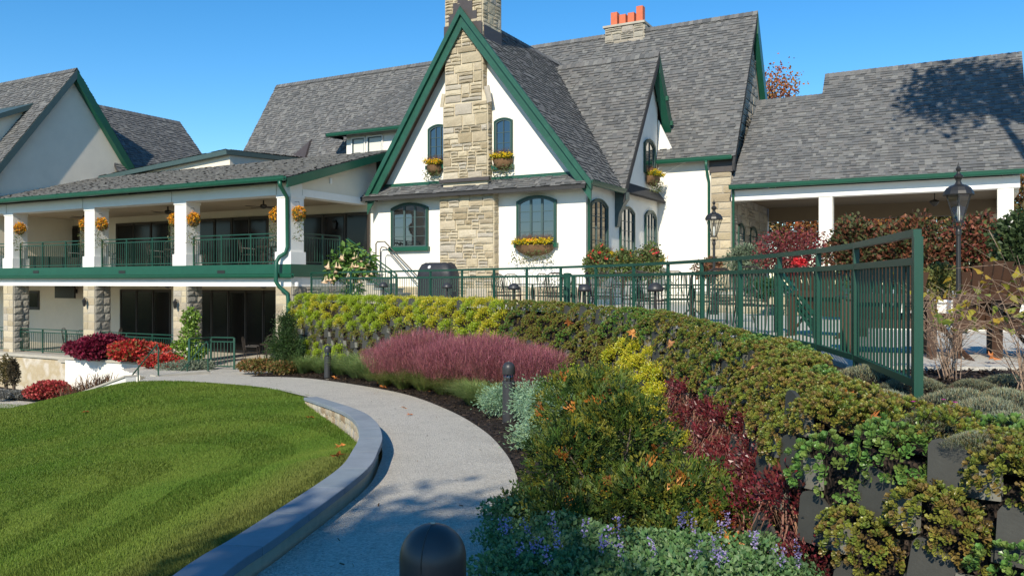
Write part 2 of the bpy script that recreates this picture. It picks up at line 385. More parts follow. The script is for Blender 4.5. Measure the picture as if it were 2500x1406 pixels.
def roof_plane(parent, poly, thick=0.1, key=None, exposure=0.15, seed=1, edge='roof_deck', hide=None):
    """one shingled plane: poly[0]->poly[1] is the eave (counter-clockwise seen from outside)"""
    P = [Vector(p) for p in poly]; e1 = (P[1] - P[0]).normalized(); n = Vector((0, 0, 0))
    for i in range(len(P)): n += (P[i] - P[0]).cross(P[(i + 1) % len(P)] - P[0])
    n.normalize(); e2 = n.cross(e1)
    deck = MB().prism([tuple(p - n * 0.004) for p in P], -n * thick).build('roof', edge, parent)
    q = [((p - P[0]).dot(e1), (p - P[0]).dot(e2)) for p in P]
    smin = min(a for a, b in q); smax = max(a for a, b in q); tmax = max(b for a, b in q)
    r = random.Random(seed); V = []; F = []; C = []; t = -0.02; kk = 0
    while t < tmax:
        s = smin - r.uniform(0, 0.3)
        while s < smax:
            wd = r.choice((0.13, 0.17, 0.20, 0.24)); ci = r.choices(range(8), (5, 5, 4, 3, 4, 4, 4, 2))[0]; th = r.choice((0.04, 0.034, 0.010))
            rect = [(s, t), (s + wd, t), (s + wd, t + exposure * 1.05), (s, t + exposure * 1.05)]
            inside = all((q[(i + 1) % len(q)][0] - q[i][0]) * (c[1] - q[i][1]) - (q[(i + 1) % len(q)][1] - q[i][1]) * (c[0] - q[i][0]) >= -0.02 for c in rect for i in range(len(q)))
            c3 = P[0] + e1 * (s + wd / 2) + e2 * (t + exposure / 2)
            if hide and hide(c3.x, c3.y, c3.z): s += wd; continue
            if inside and key is not None:
                TABS.setdefault(key, []).append((P[0] + e1 * s + e2 * t, e1, e2, n, wd, exposure * 1.05, th, ci, deck))
            else:
                c = rect
                if not inside:
                    for i in range(len(q)):
                        c = clip_poly(c, q[i], q[(i + 1) % len(q)])
                        if len(c) < 3: break
                if len(c) >= 3:
                    _tab(V, F, C, P[0], e1, e2, n, c, t, exposure * 1.05, th, SH_COLS[ci])
            s += wd
        t += exposure
    if key is None:
        tag(obj('shingle', pymesh('shingles', V, F, 'shingle', col=np.array(C)), deck), kind='stuff')
    else:
        EDGE.append((deck, V, F, C))
    return deck
EDGE = []
def _tab(V, F, C, o, e1, e2, n, c, t, ex, th, col):
    b = len(V)
    for (s_, t_) in c:
        k = th * (1 - 0.85 * min(max((t_ - t) / ex, 0), 1)); V.append(o + e1 * s_ + e2 * t_ + n * k); C.append(col)
    F.append(tuple(range(b, b + len(c))))
    lo = [i for i in range(len(c)) if c[i][1] < t + 0.002]
    if len(lo) >= 2:
        a, d = lo[0], lo[-1]; m_ = len(V)
        V.append(o + e1 * c[a][0] + e2 * c[a][1] - n * 0.004); V.append(o + e1 * c[d][0] + e2 * c[d][1] - n * 0.004); C += [col, col]
        F.append((m_, m_ + 1, b + d, b + a))
def finish_shingles(key, toworld, count=300):
    """the shingles that show largest become objects, the rest one part"""
    L = TABS.pop(key, []); camv = Vector((0, 0, EYE)); sc_ = []
    for i, (o, e1, e2, n, wd, ex, th, ci, deck) in enumerate(L):
        p = toworld @ o; nw = toworld.to_3x3() @ n; d = camv - p
        vis = max(nw.dot(d.normalized()), 0) * wd * ex / d.length_squared
        k = (p.x / p.y) if p.y > 1 else 9
        z = (p.z - EYE) / max(p.y, 1)
        if abs(k) > 0.61 or z > 0.33: vis = 0
        sc_.append(vis)
    order = np.argsort(-np.array(sc_)); pick = set(order[:count].tolist()); by = {}
    for i, tb in enumerate(L):
        o, e1, e2, n, wd, ex, th, ci, deck = tb
        if i in pick:
            a, b, c = e1 * wd, e2 * ex, n * th
            obj('shingle', _sh_unit[ci], deck, Matrix(((a.x, b.x, c.x, o.x), (a.y, b.y, c.y, o.y), (a.z, b.z, c.z, o.z), (0, 0, 0, 1))))
        else:
            by.setdefault(deck.name, (deck, [], [], []))
            _, V, F, C = by[deck.name]; _tab(V, F, C, o, e1, e2, n, [(0, 0), (wd, 0), (wd, ex), (0, ex)], 0, ex, th, SH_COLS[ci])
    for deck, V, F, C in EDGE:
        if deck.name in by: _, V2, F2, C2 = by.pop(deck.name)
        else: V2, F2, C2 = [], [], []
        b = len(V2); V2 = V2 + V; C2 = C2 + C; F2 = F2 + [tuple(i + b for i in f) for f in F]
        if V2: tag(obj('shingle', pymesh('shingles', V2, F2, 'shingle', col=np.array(C2)), deck), kind='stuff')
    EDGE.clear()
def ridge_caps(parent, a, b, side=0.16, step=0.2, seed=3):
    A = Vector(a); B = Vector(b); d = (B - A); L = d.length; d.normalize(); x = d.cross(Vector((0, 0, 1))).normalized(); r = random.Random(seed)
    V = []; F = []; C = []; s = 0
    while s < L:
        p = A + d * s; e = A + d * min(s + step * 1.15, L); c = r.choice(SH_COLS); k = len(V)
        for q, h in ((p, 0.035), (e, 0.015)):
            V += [q - x * side + Vector((0, 0, h - 0.2)), q + Vector((0, 0, h + 0.02)), q + x * side + Vector((0, 0, h - 0.2))]
        C += [c] * 6; F += [(k, k + 1, k + 4, k + 3), (k + 1, k + 2, k + 5, k + 4)]; s += step
    return tag(obj('ridge_shingle', pymesh('ridge_shingles', V, F, 'shingle', col=np.array(C)), parent), kind='stuff')

# ------------------------------------------------------------------ windows
def arch_top(x, w, h, rise): # height of the head at offset x
    if rise <= 0: return h
    R = (w * w / 4 + rise * rise) / (2 * rise); return h - rise + math.sqrt(max(R * R - x * x, 0)) - (R - rise)
def arch_outline(w, h, rise, n=12):
    pts = [(-w / 2, 0), (w / 2, 0)]
    if rise <= 0: return pts + [(w / 2, h), (-w / 2, h)]
    return pts + [(x, arch_top(x, w, h, rise)) for x in np.linspace(w / 2, -w / 2, n)]
def ring_mesh(name, outer, inner, y0, y1, m):
    """frame between two outlines with the same point count, from y0 (back) to y1 (front, smaller)"""
    n = len(outer); V = [(x, y1, z) for x, z in outer] + [(x, y1, z) for x, z in inner] + [(x, y0, z) for x, z in outer] + [(x, y0, z) for x, z in inner]; F = []
    for i in range(n):
        j = (i + 1) % n
        F += [(i, j, n + j, n + i), (i, 2 * n + i, 2 * n + j, j), (n + i, n + j, 3 * n + j, 3 * n + i)]
    return pymesh(name, V, F, m)
def window(parent, M, w, h, rise, nx, nz, casing=0.07, sash=0.045, cas_m='casing_green', sash_m='window_paint', mun=0.022, sill=True, mull=(), glass='glass', sill_m='green', label=None):
    """casement window; the part is its casing, its pieces are sash, panes, glazing bars and sill"""
    o = arch_outline(w + 2 * casing, h + casing, rise * 1.12); i_ = arch_outline(w, h, rise)
    W = obj('window', ring_mesh('window', o, i_, 0.0, -0.085, cas_m), parent, M)
    if label: W['label'] = label
    j = arch_outline(w - 2 * sash, h - sash, rise * 0.97); j = [(x, max(z, sash) if k < 2 else z) for k, (x, z) in enumerate(j)]
    obj('sash', ring_mesh('sash', i_, j, 0.0, -0.06, sash_m), W)
    x0, x1 = -w / 2 + sash, w / 2 - sash; cw = (x1 - x0) / nx; zs = sash; spring = h - sash - rise * 0.97; top = h - sash
    zr = [zs + (top - (rise * 0.55) - zs) * k / nz for k in range(nz)] + [None]
    def head(x): return arch_top(x, w - 2 * sash, h - sash, rise * 0.97)
    for a in range(nx):
        xa, xb = x0 + a * cw, x0 + (a + 1) * cw
        for b in range(nz):
            g = mun / 2
            if zr[b + 1] is None:
                xs = np.linspace(xb - g, xa + g, 5); poly = [(xa + g, zr[b] + g), (xb - g, zr[b] + g)] + [(x, head(x)) for x in xs]
            else: poly = [(xa + g, zr[b] + g), (xb - g, zr[b] + g), (xb - g, zr[b + 1] - g), (xa + g, zr[b + 1] - g)]
            MB().prism([(x, -0.018, z) for x, z in poly], (0, 0.006, 0)).build('pane', glass, W)
    for a in range(1, nx):
        x = x0 + a * cw; t = mun if a not in mull else 0.075
        boxo('glazing_bar', (x - t / 2, -0.05, zs), (x + t / 2, -0.012, head(x)), sash_m, W)
    for b in range(1, nz):
        boxo('glazing_bar', (x0, -0.036, zr[b] - mun / 2), (x1, -0.012, zr[b] + mun / 2), sash_m, W)
    if sill: boxo('sill', (-w / 2 - casing - 0.06, -0.16, -0.15), (w / 2 + casing + 0.06, 0.0, -0.002), sill_m, W)
    return W
def gutter(parent, a, b, m='green', r=0.085, name='gutter'):
    A = Vector(a); B = Vector(b); d = (B - A).normalized(); x = d.cross(Vector((0, 0, 1))); mb = MB()
    prof = [(0, 0.0), (0, -0.12), (0.05, -0.15), (0.11, -0.14), (0.14, -0.08), (0.15, 0.0), (0.165, 0.0), (0.165, 0.02), (0.13, 0.02), (0.12, -0.06), (0.1, -0.1), (0.03, -0.1), (0.02, 0.0)]
    n = len(prof); V = [q + x * p + Vector((0, 0, z)) for q in (A, B) for p, z in prof]
    F = [(i, (i + 1) % n, n + (i + 1) % n, n + i) for i in range(n)]
    F += [tuple(range(n - 1, -1, -1)), tuple(range(n, 2 * n))]
    return mb.add(V, F).build(name, m, parent)

# ------------------------------------------------------------------ railings
def railing(root, pts, posts, top, low, bal_step, m='fence_green', post_w=0.06, rail=0.05, second=0.14, bal=0.018, base=None, cap=None, top_h=None):
    """pts: post positions (x,y,z of the floor) in the root's space"""
    for i, p in enumerate(pts):
        b = (base[i] if base else 0.0)
        bar('post', (p[0], p[1], p[2] + b), (p[0], p[1], p[2] + top - 0.012), post_w, post_w, m, root)
    for a, b in zip(pts[:-1], pts[1:]):
        A = Vector(a); B = Vector(b); d = (B - A); L = d.length; u = d.normalized(); g = u * (post_w / 2)
        up = lambda p, h: Vector((p.x, p.y, p.z + h))
        bar('top_rail', up(A, top), up(B, top), rail, top_h or rail * 0.7, m, root)
        if second: bar('rail', up(A + g, top - second), up(B - g, top - second), rail * 0.8, rail * 0.7, m, root)
        bar('rail', up(A + g, low), up(B - g, low), rail * 0.8, rail * 0.7, m, root)
        n = max(2, int(round(L / bal_step)))
        for k in range(1, n):
            p = A + d * (k / n); bar('baluster', up(p, low), up(p, top - (second or 0.0)), bal, bal, m, root)
# ------------------------------------------------------------------ buildings (u, v, z)
BANG = math.atan2(BU[1], BU[0])
BW = Matrix.Translation((BO[0], BO[1], 0)) @ Matrix.Rotation(BANG, 4, 'Z')
def bthing(name, label, cat): return thing(name, label, cat, (BO[0], BO[1], 0), BANG)
house = bthing('clubhouse', 'white stucco clubhouse with steep grey shingle roofs, green rake boards and a tall stone chimney', 'building')
# --- walls
def wall(poly, d, m='stucco', parent=house, name='wall'): return MB().prism(poly, d).build(name, m, parent)
MB().box((0.02, 0, -0.6), (8.9, 7.4, 4.15)).build('wall', 'stucco', house)
pk = (4.36, 10.0)
wall([(0.55, 0.0, 4.12), (8.95, 0.0, 4.12), (4.36, 0.0, 9.98)], (0, 0.4, 0))
MB().box((-15.5, 7.45, -2.3), (11.85, 15.0, 5.68)).build('wall', 'stucco', house)
wall([(8.9, 2.75, 4.15), (8.9, 7.38, 4.15), (8.9, 7.38, 7.9), (8.9, 6.43, 9.6), (8.9, 6.2, 9.3)], (-0.3, 0, 0))
wall([(11.86, 7.42, 5.0), (11.86, 15.0, 5.0), (11.86, 11.2, 11.9)], (-0.4, 0, 0), 'mortar_grey')
wall([(-15.5, 7.45, 5.6), (-15.5, 14.9, 5.6), (-15.5, 11.2, 12.1)], (0.3, 0, 0))
# stone foot of the front wall
MB().box((-0.03, -0.05, -0.6), (8.95, -0.002, 0.62)).build('wall_foot', 'mortar', house)
ft = house.children[-1]
# --- roofs
GS, GLS = 1.288, 1.5325
def gz(u): return 10.33 - (GS * (u - 4.36) if u > 4.36 else GLS * (4.36 - u))
inside_main = lambda u, v, z: z < 5.65 + 1.646 * (v - 7.1) - 0.25
roof_plane(house, [(9.25, -0.5, gz(9.25)), (9.25, 10.2, gz(9.25)), (4.36, 10.2, gz(4.36)), (4.36, -0.5, gz(4.36))], key='house', seed=2,
           hide=lambda u, v, z: inside_main(u, v, z) or (v > 2.5 and z < 4.02 + 1.49 * (v - 2.54) - 0.2))
roof_plane(house, [(0.3, 10.2, gz(0.3)), (0.3, -0.5, gz(0.3)), (4.36, -0.5, gz(4.36)), (4.36, 10.2, gz(4.36))], seed=3)
roof_plane(house, [(-15.8, 7.1, 5.65), (12.12, 7.1, 5.65), (12.12, 11.2, 12.4), (-15.8, 11.2, 12.4)], key='house', seed=4,
           hide=lambda u, v, z: (v < 10 and 0.8 < u < 7.8 and z < gz(u) - 0.3) or (u < 1 and z < 5.3))
MB().prism([(-15.8, 11.2, 12.38), (-15.8, 15.3, 5.63), (12.12, 15.3, 5.63), (12.12, 11.2, 12.38)], (0, -0.05, -0.1)).build('roof', 'roof_deck', house)
cz = lambda v: 9.83 - 1.49 * abs(v - 6.43)
roof_plane(house, [(4.6, 2.54, cz(2.54)), (9.3, 2.54, cz(2.54)), (9.3, 6.43, cz(6.43)), (4.6, 6.43, cz(6.43))], key='house', seed=5, hide=lambda u, v, z: z < gz(u) - 0.2)
roof_plane(house, [(9.3, 8.6, cz(8.6)), (4.6, 8.6, cz(8.6)), (4.6, 6.43, cz(6.43)), (9.3, 6.43, cz(6.43))], seed=6)
finish_shingles('house', BW)
ridge_caps(house, (12.12, 11.2, 12.42), (-15.8, 11.2, 12.42)); ridge_caps(house, (9.3, 6.43, 9.85), (4.9, 6.43, 9.85), seed=5); ridge_caps(house, (4.36, 9.9, 10.35), (4.36, 0.6, 10.35), seed=6)
# pent roof above the ground-floor windows
roof_plane(house, [(0.0, -0.62, 3.93), (9.15, -0.62, 3.93), (9.0, 0.0, 4.36), (0.25, 0.0, 4.36)], thick=0.05, seed=8, exposure=0.13)
MB().box((0.02, -0.60, 3.80), (9.12, -0.56, 3.90)).build('fascia', 'roof_deck', house)
MB().box((0.3, -0.06, 4.30), (8.7, -0.003, 4.44)).build('trim_board', 'green_old', house)
# --- rake boards of the front gable
def rake(p_low, p_top, wid, v0, v1, m='green_old', up=0.0, parent=house, axis='v', low_drop=True):
    """a board below the sloping line p_low->p_top (coordinates along the wall and z), between depths v0 and v1"""
    a = Vector((p_low[0], p_low[1])); b = Vector((p_top[0], p_top[1])); d = (b - a).normalized(); n = Vector((-d.y, d.x)); n = n if n.y > 0 else -n
    drop = wid / n.y
    poly = [(a.x, a.y + up / n.y), (b.x, b.y + up / n.y), (b.x, b.y - drop), (a.x + (0 if not low_drop else 0), a.y - drop)]
    if axis == 'v': P = [(x, v0, z) for x, z in poly]; D = (0, v1 - v0, 0)
    else: P = [(v0, x, z) for x, z in poly]; D = (v1 - v0, 0, 0)
    return MB().prism(P, D).build('rake_board', m, parent)
g0 = lambda u: gz(u) - 0.02
rake((0.22, g0(0.22)), (4.36, g0(4.36)), 0.36, -0.46, -0.40); rake((9.28, g0(9.28)), (4.36, g0(4.36)), 0.36, -0.459, -0.399)
rake((0.2, g0(0.2)), (4.36, g0(4.36)), 0.10, -0.56, -0.462, up=0.06); rake((9.32, g0(9.32)), (4.36, g0(4.36)), 0.10, -0.559, -0.461, up=0.06)
for (ua, ub) in ((0.35, 4.3), (8.9, 4.42)):
    MB().prism([(ua, -0.40, gz(ua) - 0.36), (ub, -0.40, gz(ub) - 0.36), (ub, 0.0, gz(ub) - 0.36), (ua, 0.0, gz(ua) - 0.36)], (0, 0, 0.06)).build('soffit', 'brown_poly', house)
# rakes of the cross gable and the main gable end, seen from below on the far side
c0 = lambda v: cz(v) - 0.03
rake((2.5, c0(2.5)), (6.43, c0(6.43)), 0.20, 9.26, 9.32, 'roof_deck', axis='u'); rake((8.05, c0(8.05)), (6.43, c0(6.43)), 0.42, 9.02, 9.32, 'green', axis='u')
for k in range(5):
    v = 2.9 + k * 0.75; MB().box((8.88, v, cz(v) - 0.42), (9.28, v + 0.1, cz(v) - 0.26)).build('rafter_end', 'roof_deck', house)
for k, v in enumerate((7.15, 7.75)): MB().box((8.88, v, cz(v) - 0.66), (9.42, v + 0.14, cz(v) - 0.48)).build('rafter_end', 'green', house)
m0 = lambda v: 12.36 - 1.646 * abs(v - 11.2)
rake((6.95, m0(6.95)), (11.2, m0(11.2)), 0.14, 12.03, 12.12, 'roof_deck', axis='u'); rake((15.3, m0(15.3)), (11.2, m0(11.2)), 0.46, 11.9, 12.14, 'green', axis='u')
# --- big chimney on the front gable: (z, half-width) steps
chim = MB()
CHU = 4.36
chim.box((3.38, -0.32, -0.6), (5.60, 0.1, 3.95)); chim.box((3.51, -0.30, 3.95), (5.34, 0.35, 7.1))
chim.prism([(3.51, -0.298, 7.08), (5.34, -0.298, 7.08), (5.13, -0.298, 7.5), (3.59, -0.298, 7.5)], (0, 0.6, 0))
chim.box((3.59, -0.295, 7.45), (5.13, 1.05, 14.2)); chimney = chim.build('chimney', 'mortar', house)
front = lambda x, z, y=-0.32: T((x, y, z))
lay_stones(chimney, front(3.38, -0.05), ashlar(2.22, 3.95, 11), 'stone')
lay_stones(chimney, front(3.51, 4.36, -0.30), ashlar(1.83, 2.72, 12), 'stone')
lay_stones(chimney, front(3.59, 7.12, -0.298), ashlar(1.54, 2.2, 13), 'stone', clip=lambda x, z, w_, h_: z + 7.12 < 9.45 - 0.0 * x)
lay_stones(chimney, front(3.59, 9.35, -0.295), ashlar(1.54, 4.7, 14), 'stone')
side = lambda u, v, z: T((u, v, z)) @ RZ(90)
for (u_, v_, z_, w_, h_, sd) in ((5.60, -0.31, -0.05, 0.30, 3.95, 21), (5.34, -0.29, 4.36, 0.28, 2.7, 22), (5.13, -0.28, 7.5, 0.28, 1.8, 23), (5.13, -0.28, 9.5, 1.3, 4.6, 24)):
    lay_stones(chimney, side(u_, v_, z_), ashlar(w_, h_, sd, widths=(0.3, 0.6)), 'stone', depth=0.03)
obj('shoulder_stone', STONES['stone'][2], chimney, T((5.37, -0.30, 7.28)) @ Matrix.Rotation(rad(-12), 4, 'Y') @ Matrix.Diagonal((0.2, 0.07, 0.62, 1)))
obj('shoulder_stone', STONES['stone'][4], chimney, T((3.50, -0.30, 7.25)) @ Matrix.Rotation(rad(10), 4, 'Y') @ Matrix.Diagonal((0.14, 0.06, 0.5, 1)))
st_ = [(.78, 9.85), (.58, 10.25), (.40, 10.62), (.20, 11.0)]; poly = [(4.36 + .78, gz(5.14) - .06), (4.36, 10.27), (4.36 - .78, gz(3.4) + .03)]
for (a_, z_), nx_ in zip(st_, st_[1:] + [(None, None)]): poly += [(4.36 - a_, z_)] + ([(4.36 - nx_[0], z_)] if nx_[0] else [])
for (a_, z_), nx_ in zip(st_[::-1], st_[::-1][1:] + [(None, None)]): poly += [(4.36 + a_, z_)] + ([(4.36 + a_, nx_[1])] if nx_[0] else [])
poly = [p for i, p in enumerate(poly) if i == 0 or p != poly[i - 1]]
MB().prism([(u_, -0.37, z_) for u_, z_ in poly], (0, 0.02, 0)).build('flashing', 'flashing', house)
MB().box((3.40, -0.42, 4.30), (5.45, -0.30, 4.42)).build('flashing', 'flashing', house); MB().box((5.14, -0.25, 9.3), (5.175, 1.0, 9.75)).build('flashing', 'flashing', house)
# --- wall-foot stones
lay_stones(ft, T((0.05, -0.05, 0.0)), [r for r in ashlar(8.8, 0.6, 15, rows=(0.25, 0.32), thin=0.2)], 'stone', depth=0.035, clip=lambda x, z, w_, h_: not (3.2 < x < 5.7))
# --- windows in the front
def fwin(px0, px1, ptop, pbot, v, **k):
    a = BP(px0, pbot, v=v); b = BP(px1, ptop, v=v); c = BP((px0 + px1) / 2, pbot, v=v)
    return window(house, T(((a[0] + b[0]) / 2, v - 0.002, c[2])), b[0] - a[0] - 0.14, (BP((px0 + px1) / 2, ptop, v=v)[2] - c[2]) - 0.07, **k)
fwin(957, 1047, 495, 603, 0, rise=0.17, nx=3, nz=4, mull=(1, 2))
fwin(1263, 1360, 477, 594, 0, rise=0.17, nx=3, nz=4, mull=(1, 2))
fwin(1046, 1098, 303, 404, 0, rise=0.13, nx=3, nz=4, casing=0.05, mun=0.02)
fwin(1207, 1254, 287, 404, 0, rise=0.09, nx=2, nz=4, casing=0.05, mun=0.02)
# --- windows in the side wall (facing +u)
def swin(v0, v1, z0, z1, **k): return window(house, T((8.905, (v0 + v1) / 2, z0)) @ RZ(90), v1 - v0, z1 - z0, **k)
swin(0.35, 1.75, 1.75, 3.55, rise=0.2, nx=3, nz=4, casing=0.06, mull=(1, 2), sill=False)
swin(3.1, 4.45, 1.55, 3.52, rise=0.19, nx=3, nz=5, casing=0.06, mull=(1, 2), sill=False)
swin(5.85, 7.0, 1.75, 3.55, rise=0.22, nx=3, nz=4, casing=0.09, mull=(1, 2), sill=False)
swin(5.75, 6.85, 5.05, 6.35, rise=0.2, nx=2, nz=4, casing=0.09, sill=False)
# --- eave on the side, curved bracket, gutters, leaders
gutter(house, (9.20, -0.5, 4.05), (9.20, 2.6, 4.05))
MB().prism([(8.9, 2.62, 3.98), (9.34, 2.62, 3.98), (9.34, 2.62, 3.72), (9.22, 2.62, 3.55), (9.05, 2.62, 3.2), (8.99, 2.62, 2.75), (8.9, 2.62, 2.75)], (0, 0.3, 0)).build('bracket', 'window_paint', house)
def leader(pts, parent=house, r=0.05): return MB().tube(pts, r, 8).build('downspout', 'green', parent, smooth=True)
leader([(9.26, -0.40, 3.95), (9.26, -0.38, 3.8), (9.05, -0.15, 3.62), (8.98, 0.08, 3.5), (8.98, 0.08, 0.15), (9.05, 0.05, 0.02)])
gutter(house, (9.0, 7.08, 5.68), (12.0, 7.08, 5.68))
leader([(11.0, 7.0, 5.55), (11.0, 7.02, 5.3), (11.02, 7.36, 4.75), (11.02, 7.37, 0.1)], r=0.055)
# curved white flank between the cross gable and the main eave
MB().prism([(8.92, 7.40, 5.05), (9.4, 7.40, 5.3), (10.1, 7.40, 5.62), (9.5, 7.40, 6.2), (8.92, 7.40, 7.4)], (0, 0.1, 0)).build('wall', 'stucco', house)
# stone pier of the main gable end
pier = MB().box((11.10, 7.36, -0.3), (11.90, 7.44, 5.1)).build('stone_pier', 'mortar_grey', house)
MB().box((11.05, 7.30, 5.1), (12.05, 7.5, 5.62)).build('pier_head', 'flashing', house)
zz = 0.0; rr = random.Random(4); rects = []
while zz < 5.05:
    h_ = rr.uniform(0.24, 0.36); h_ = 5.1 - zz if 5.1 - zz - h_ < 0.2 else h_
    if rr.random() < 0.5: q = rr.uniform(0.3, 0.5); rects += [(0, zz, q, h_), (q, zz, 0.8 - q, h_)]
    else: rects.append((0, zz, 0.8, h_))
    zz += h_
lay_stones(pier, T((11.10, 7.36, 0.0)), rects, 'stone', depth=0.05)
gw = house.children
gable_stone = MB().box((11.861, 7.45, -0.3), (11.875, 14.5, 5.1)).build('gable_stonework', 'mortar_grey', house)
lay_stones(gable_stone, T((11.875, 7.5, 0.0)) @ RZ(90), ashlar(6.8, 5.0, 31, rows=(0.28, 0.45), widths=(0.4, 1.0), thin=0.2), 'stone_grey', depth=0.06)  # darker stone puts the carport's shade into the wall colour
lay_stones(gable_stone, T((11.865, 8.0, 5.2)) @ RZ(90), ashlar(6.6, 6.2, 32, rows=(0.28, 0.45), widths=(0.4, 1.0), thin=0.2), 'stone_grey', depth=0.06,
           clip=lambda x, z, w_, h_: z + 5.2 + h_ / 2 < 11.8 - 1.646 * (abs(x + 8.0 - 11.2) + w_ / 2))
window(house, T((11.89, 8.9, 0.9)) @ RZ(90), 0.9, 2.2, rise=0.2, nx=2, nz=4, sill=False); window(house, T((11.89, 11.2, 0.9)) @ RZ(90), 1.2, 2.2, rise=0.2, nx=2, nz=4, sill=False)
# --- rear chimney with clay pots
a = BP(1487, 72, v=11.4); b = BP(1580, 72, v=11.4); zt = a[2] - 0.12
ch2 = MB().box((a[0], 10.9, 11.6), (b[0], 12.1, zt)).build('chimney', 'mortar_grey', house)
MB().box((a[0] - 0.08, 10.8, zt + 0.003), (b[0] + 0.08, 12.2, zt + 0.1)).build('coping', 'coping', ch2)
lay_stones(ch2, T((a[0], 10.9, 11.7)), ashlar(b[0] - a[0], zt - 11.7, 41, rows=(0.25, 0.4), thin=0.2), 'stone_grey')
lay_stones(ch2, T((b[0], 10.9, 11.7)) @ RZ(90), ashlar(1.2, zt - 11.7, 42, rows=(0.25, 0.4), thin=0.2), 'stone_grey')
for i, h_ in enumerate((0.64, 0.48, 0.50, 0.74)):
    u_ = a[0] + 0.40 + i * (b[0] - a[0] - 0.55) / 3.2
    MB().box((u_ - 0.155, 11.0, zt + 0.1), (u_ + 0.155, 11.32, zt + 0.1 + h_)).build('chimney_pot', 'terracotta', ch2)
# --- dormer on the left slope
dz0 = BP(895, 372, v=7.7)[2]; dz1 = BP(895, 326, v=7.7)[2]; du0 = BP(846, 350, v=7.7)[0]; du1 = BP(985, 350, v=7.7)[0]
MB().box((du0, 7.7, dz0 - 0.8), (du1, 9.8, dz1 + 0.05)).build('dormer_wall', 'stucco', house)
for (xa, xb) in ((860, 893), (898, 936)):
    ua, ub = BP(xa, 350, v=7.7)[0], BP(xb, 350, v=7.7)[0]
    window(house, T(((ua + ub) / 2, 7.698, dz0 - 0.1)), ub - ua - 0.1, dz1 - dz0 - 0.12, 0, 1, 1, casing=0.05, cas_m='white_trim', sash_m='window_paint', sill=False, glass='blind')
eL = (du0 - 0.75, 7.2, dz1 + 0.05); eR = (du1 + 0.8, 7.2, dz1 + 0.05); tL = (du0 + 1.6, 10.5, 11.3)
roof_plane(house, [eL, eR, (du1 + 0.8, 10.5, 11.35), (du0 + 1.9, 10.5, 11.35)], seed=15)
roof_plane(house, [(du0 - 0.75, 9.8, dz1 + 0.3), eL, (du0 + 1.9, 10.5, 11.35), (du0 + 1.6, 10.9, 11.4)], seed=16)
gutter(house, (eL[0] - 0.05, 7.2, dz1 + 0.05), (eR[0], 7.2, dz1 + 0.05))
gutter(house, (eL[0] - 0.02, 8.4, dz1 + 0.1), (eL[0] - 0.02, 7.15, dz1 + 0.05), m='iron')
c1 = BP(702, 386, v=8.0); c2 = BP(756, 344, v=8.6)
MB().prism([(c1[0], 7.9, c1[2] - 0.2), (c1[0] + 1.25, 7.9, c1[2] - 0.2), (c2[0], 8.6, c2[2])], (0, 0.5, 0.3)).build('vent_cricket', 'flashing', house)

# ------------------------------------------------------------------ two-storey porch
porch = bthing('covered_porch', 'two storey white porch with a green band, low shingle roof and stone lower columns', 'porch')
VF, ZD, ZB = -4.24, 1.38, -2.2
pz = lambda v: 4.22 + 0.295 * (v + 4.75)
UL = -26.0
roof_plane(porch, [(UL, -4.75, pz(-4.75)), (0.28, -4.75, pz(-4.75)), (0.28, 1.1, pz(1.1)), (UL, 1.1, pz(1.1))], key='porch', seed=20, thick=0.14,
           hide=lambda u, v, z: (u < -18 and v > -3) or (v > 8.2))
finish_shingles('porch', BW, 0)
MB().prism([(UL, 1.1, pz(1.1) - .01), (0.28, 1.1, pz(1.1) - .01), (0.28, 7.3, 5.3), (UL, 7.3, 5.3)], (0, 0, -.12)).build('roof', 'roof_deck', porch)
gutter(porch, (UL, -4.80, pz(-4.75) + 0.02), (0.34, -4.80, pz(-4.75) + 0.02))
MB().prism([(0.285, -4.75, pz(-4.75) - 0.03), (0.285, 1.1, pz(1.1) - 0.03), (0.285, 1.1, pz(1.1) - 0.28), (0.285, -4.2, pz(-4.2) - 0.34), (0.285, -4.75, pz(-4.75) - 0.34)], (0.05, 0, 0)).build('rake_board', 'green', porch)
MB().prism([(-0.02, VF + 0.02, 3.72), (-0.02, 0.4, 3.72), (-0.02, 0.4, pz(0.4) - 0.16), (-0.02, VF + 0.02, pz(VF) - 0.16)], (-0.25, 0, 0)).build('gable_wall', 'stucco_cream', porch)
boxo('wall_vent', (-0.019, -2.3, 4.28), (0.03, -2.2, 4.48), 'white_trim', porch)
MB().box((UL, VF - 0.03, 3.72), (0.0, VF + 0.55, 4.12)).build('beam', 'white_trim', porch)
MB().box((-0.5, VF + 0.56, 3.70), (0.01, 0.0, 3.95)).build('beam', 'white_trim', porch)
for k in range(5): boxo('beam_joint', (-0.63 - 5.2 * k, VF - 0.04, 3.725), (-0.61 - 5.2 * k, VF - 0.029, 4.1), 'coping', porch)
MB().box((UL, VF + 0.6, 3.80), (-0.5, 0.0, 3.85)).build('ceiling', 'ceiling_paint', porch)
MB().box((UL, VF, 0.98), (-0.001, 0.0, ZD - 0.01)).build('deck', 'terrace_concrete', porch)
MB().box((UL, VF - 0.05, 0.96), (0.05, VF - 0.001, ZD)).build('green_band', 'green', porch)
MB().box((0.001, VF, 0.96), (0.05, -0.02, ZD)).build('green_band', 'green', porch)
gutter(porch, (UL, VF - 0.06, 1.06), (0.2, VF - 0.06, 1.06), r=0.07)
for px in (88, 298, 540): 
    c = BP(px, 664, v=VF - 0.05); MB().box((c[0] - 0.19, VF - 0.062, c[2] - 0.055), (c[0] + 0.19, VF - 0.049, c[2] + 0.055)).build('scupper', 'iron', porch)
MB().box((UL, VF + 0.04, 0.63), (-0.02, VF + 0.5, 0.955)).build('beam', 'white_trim', porch)
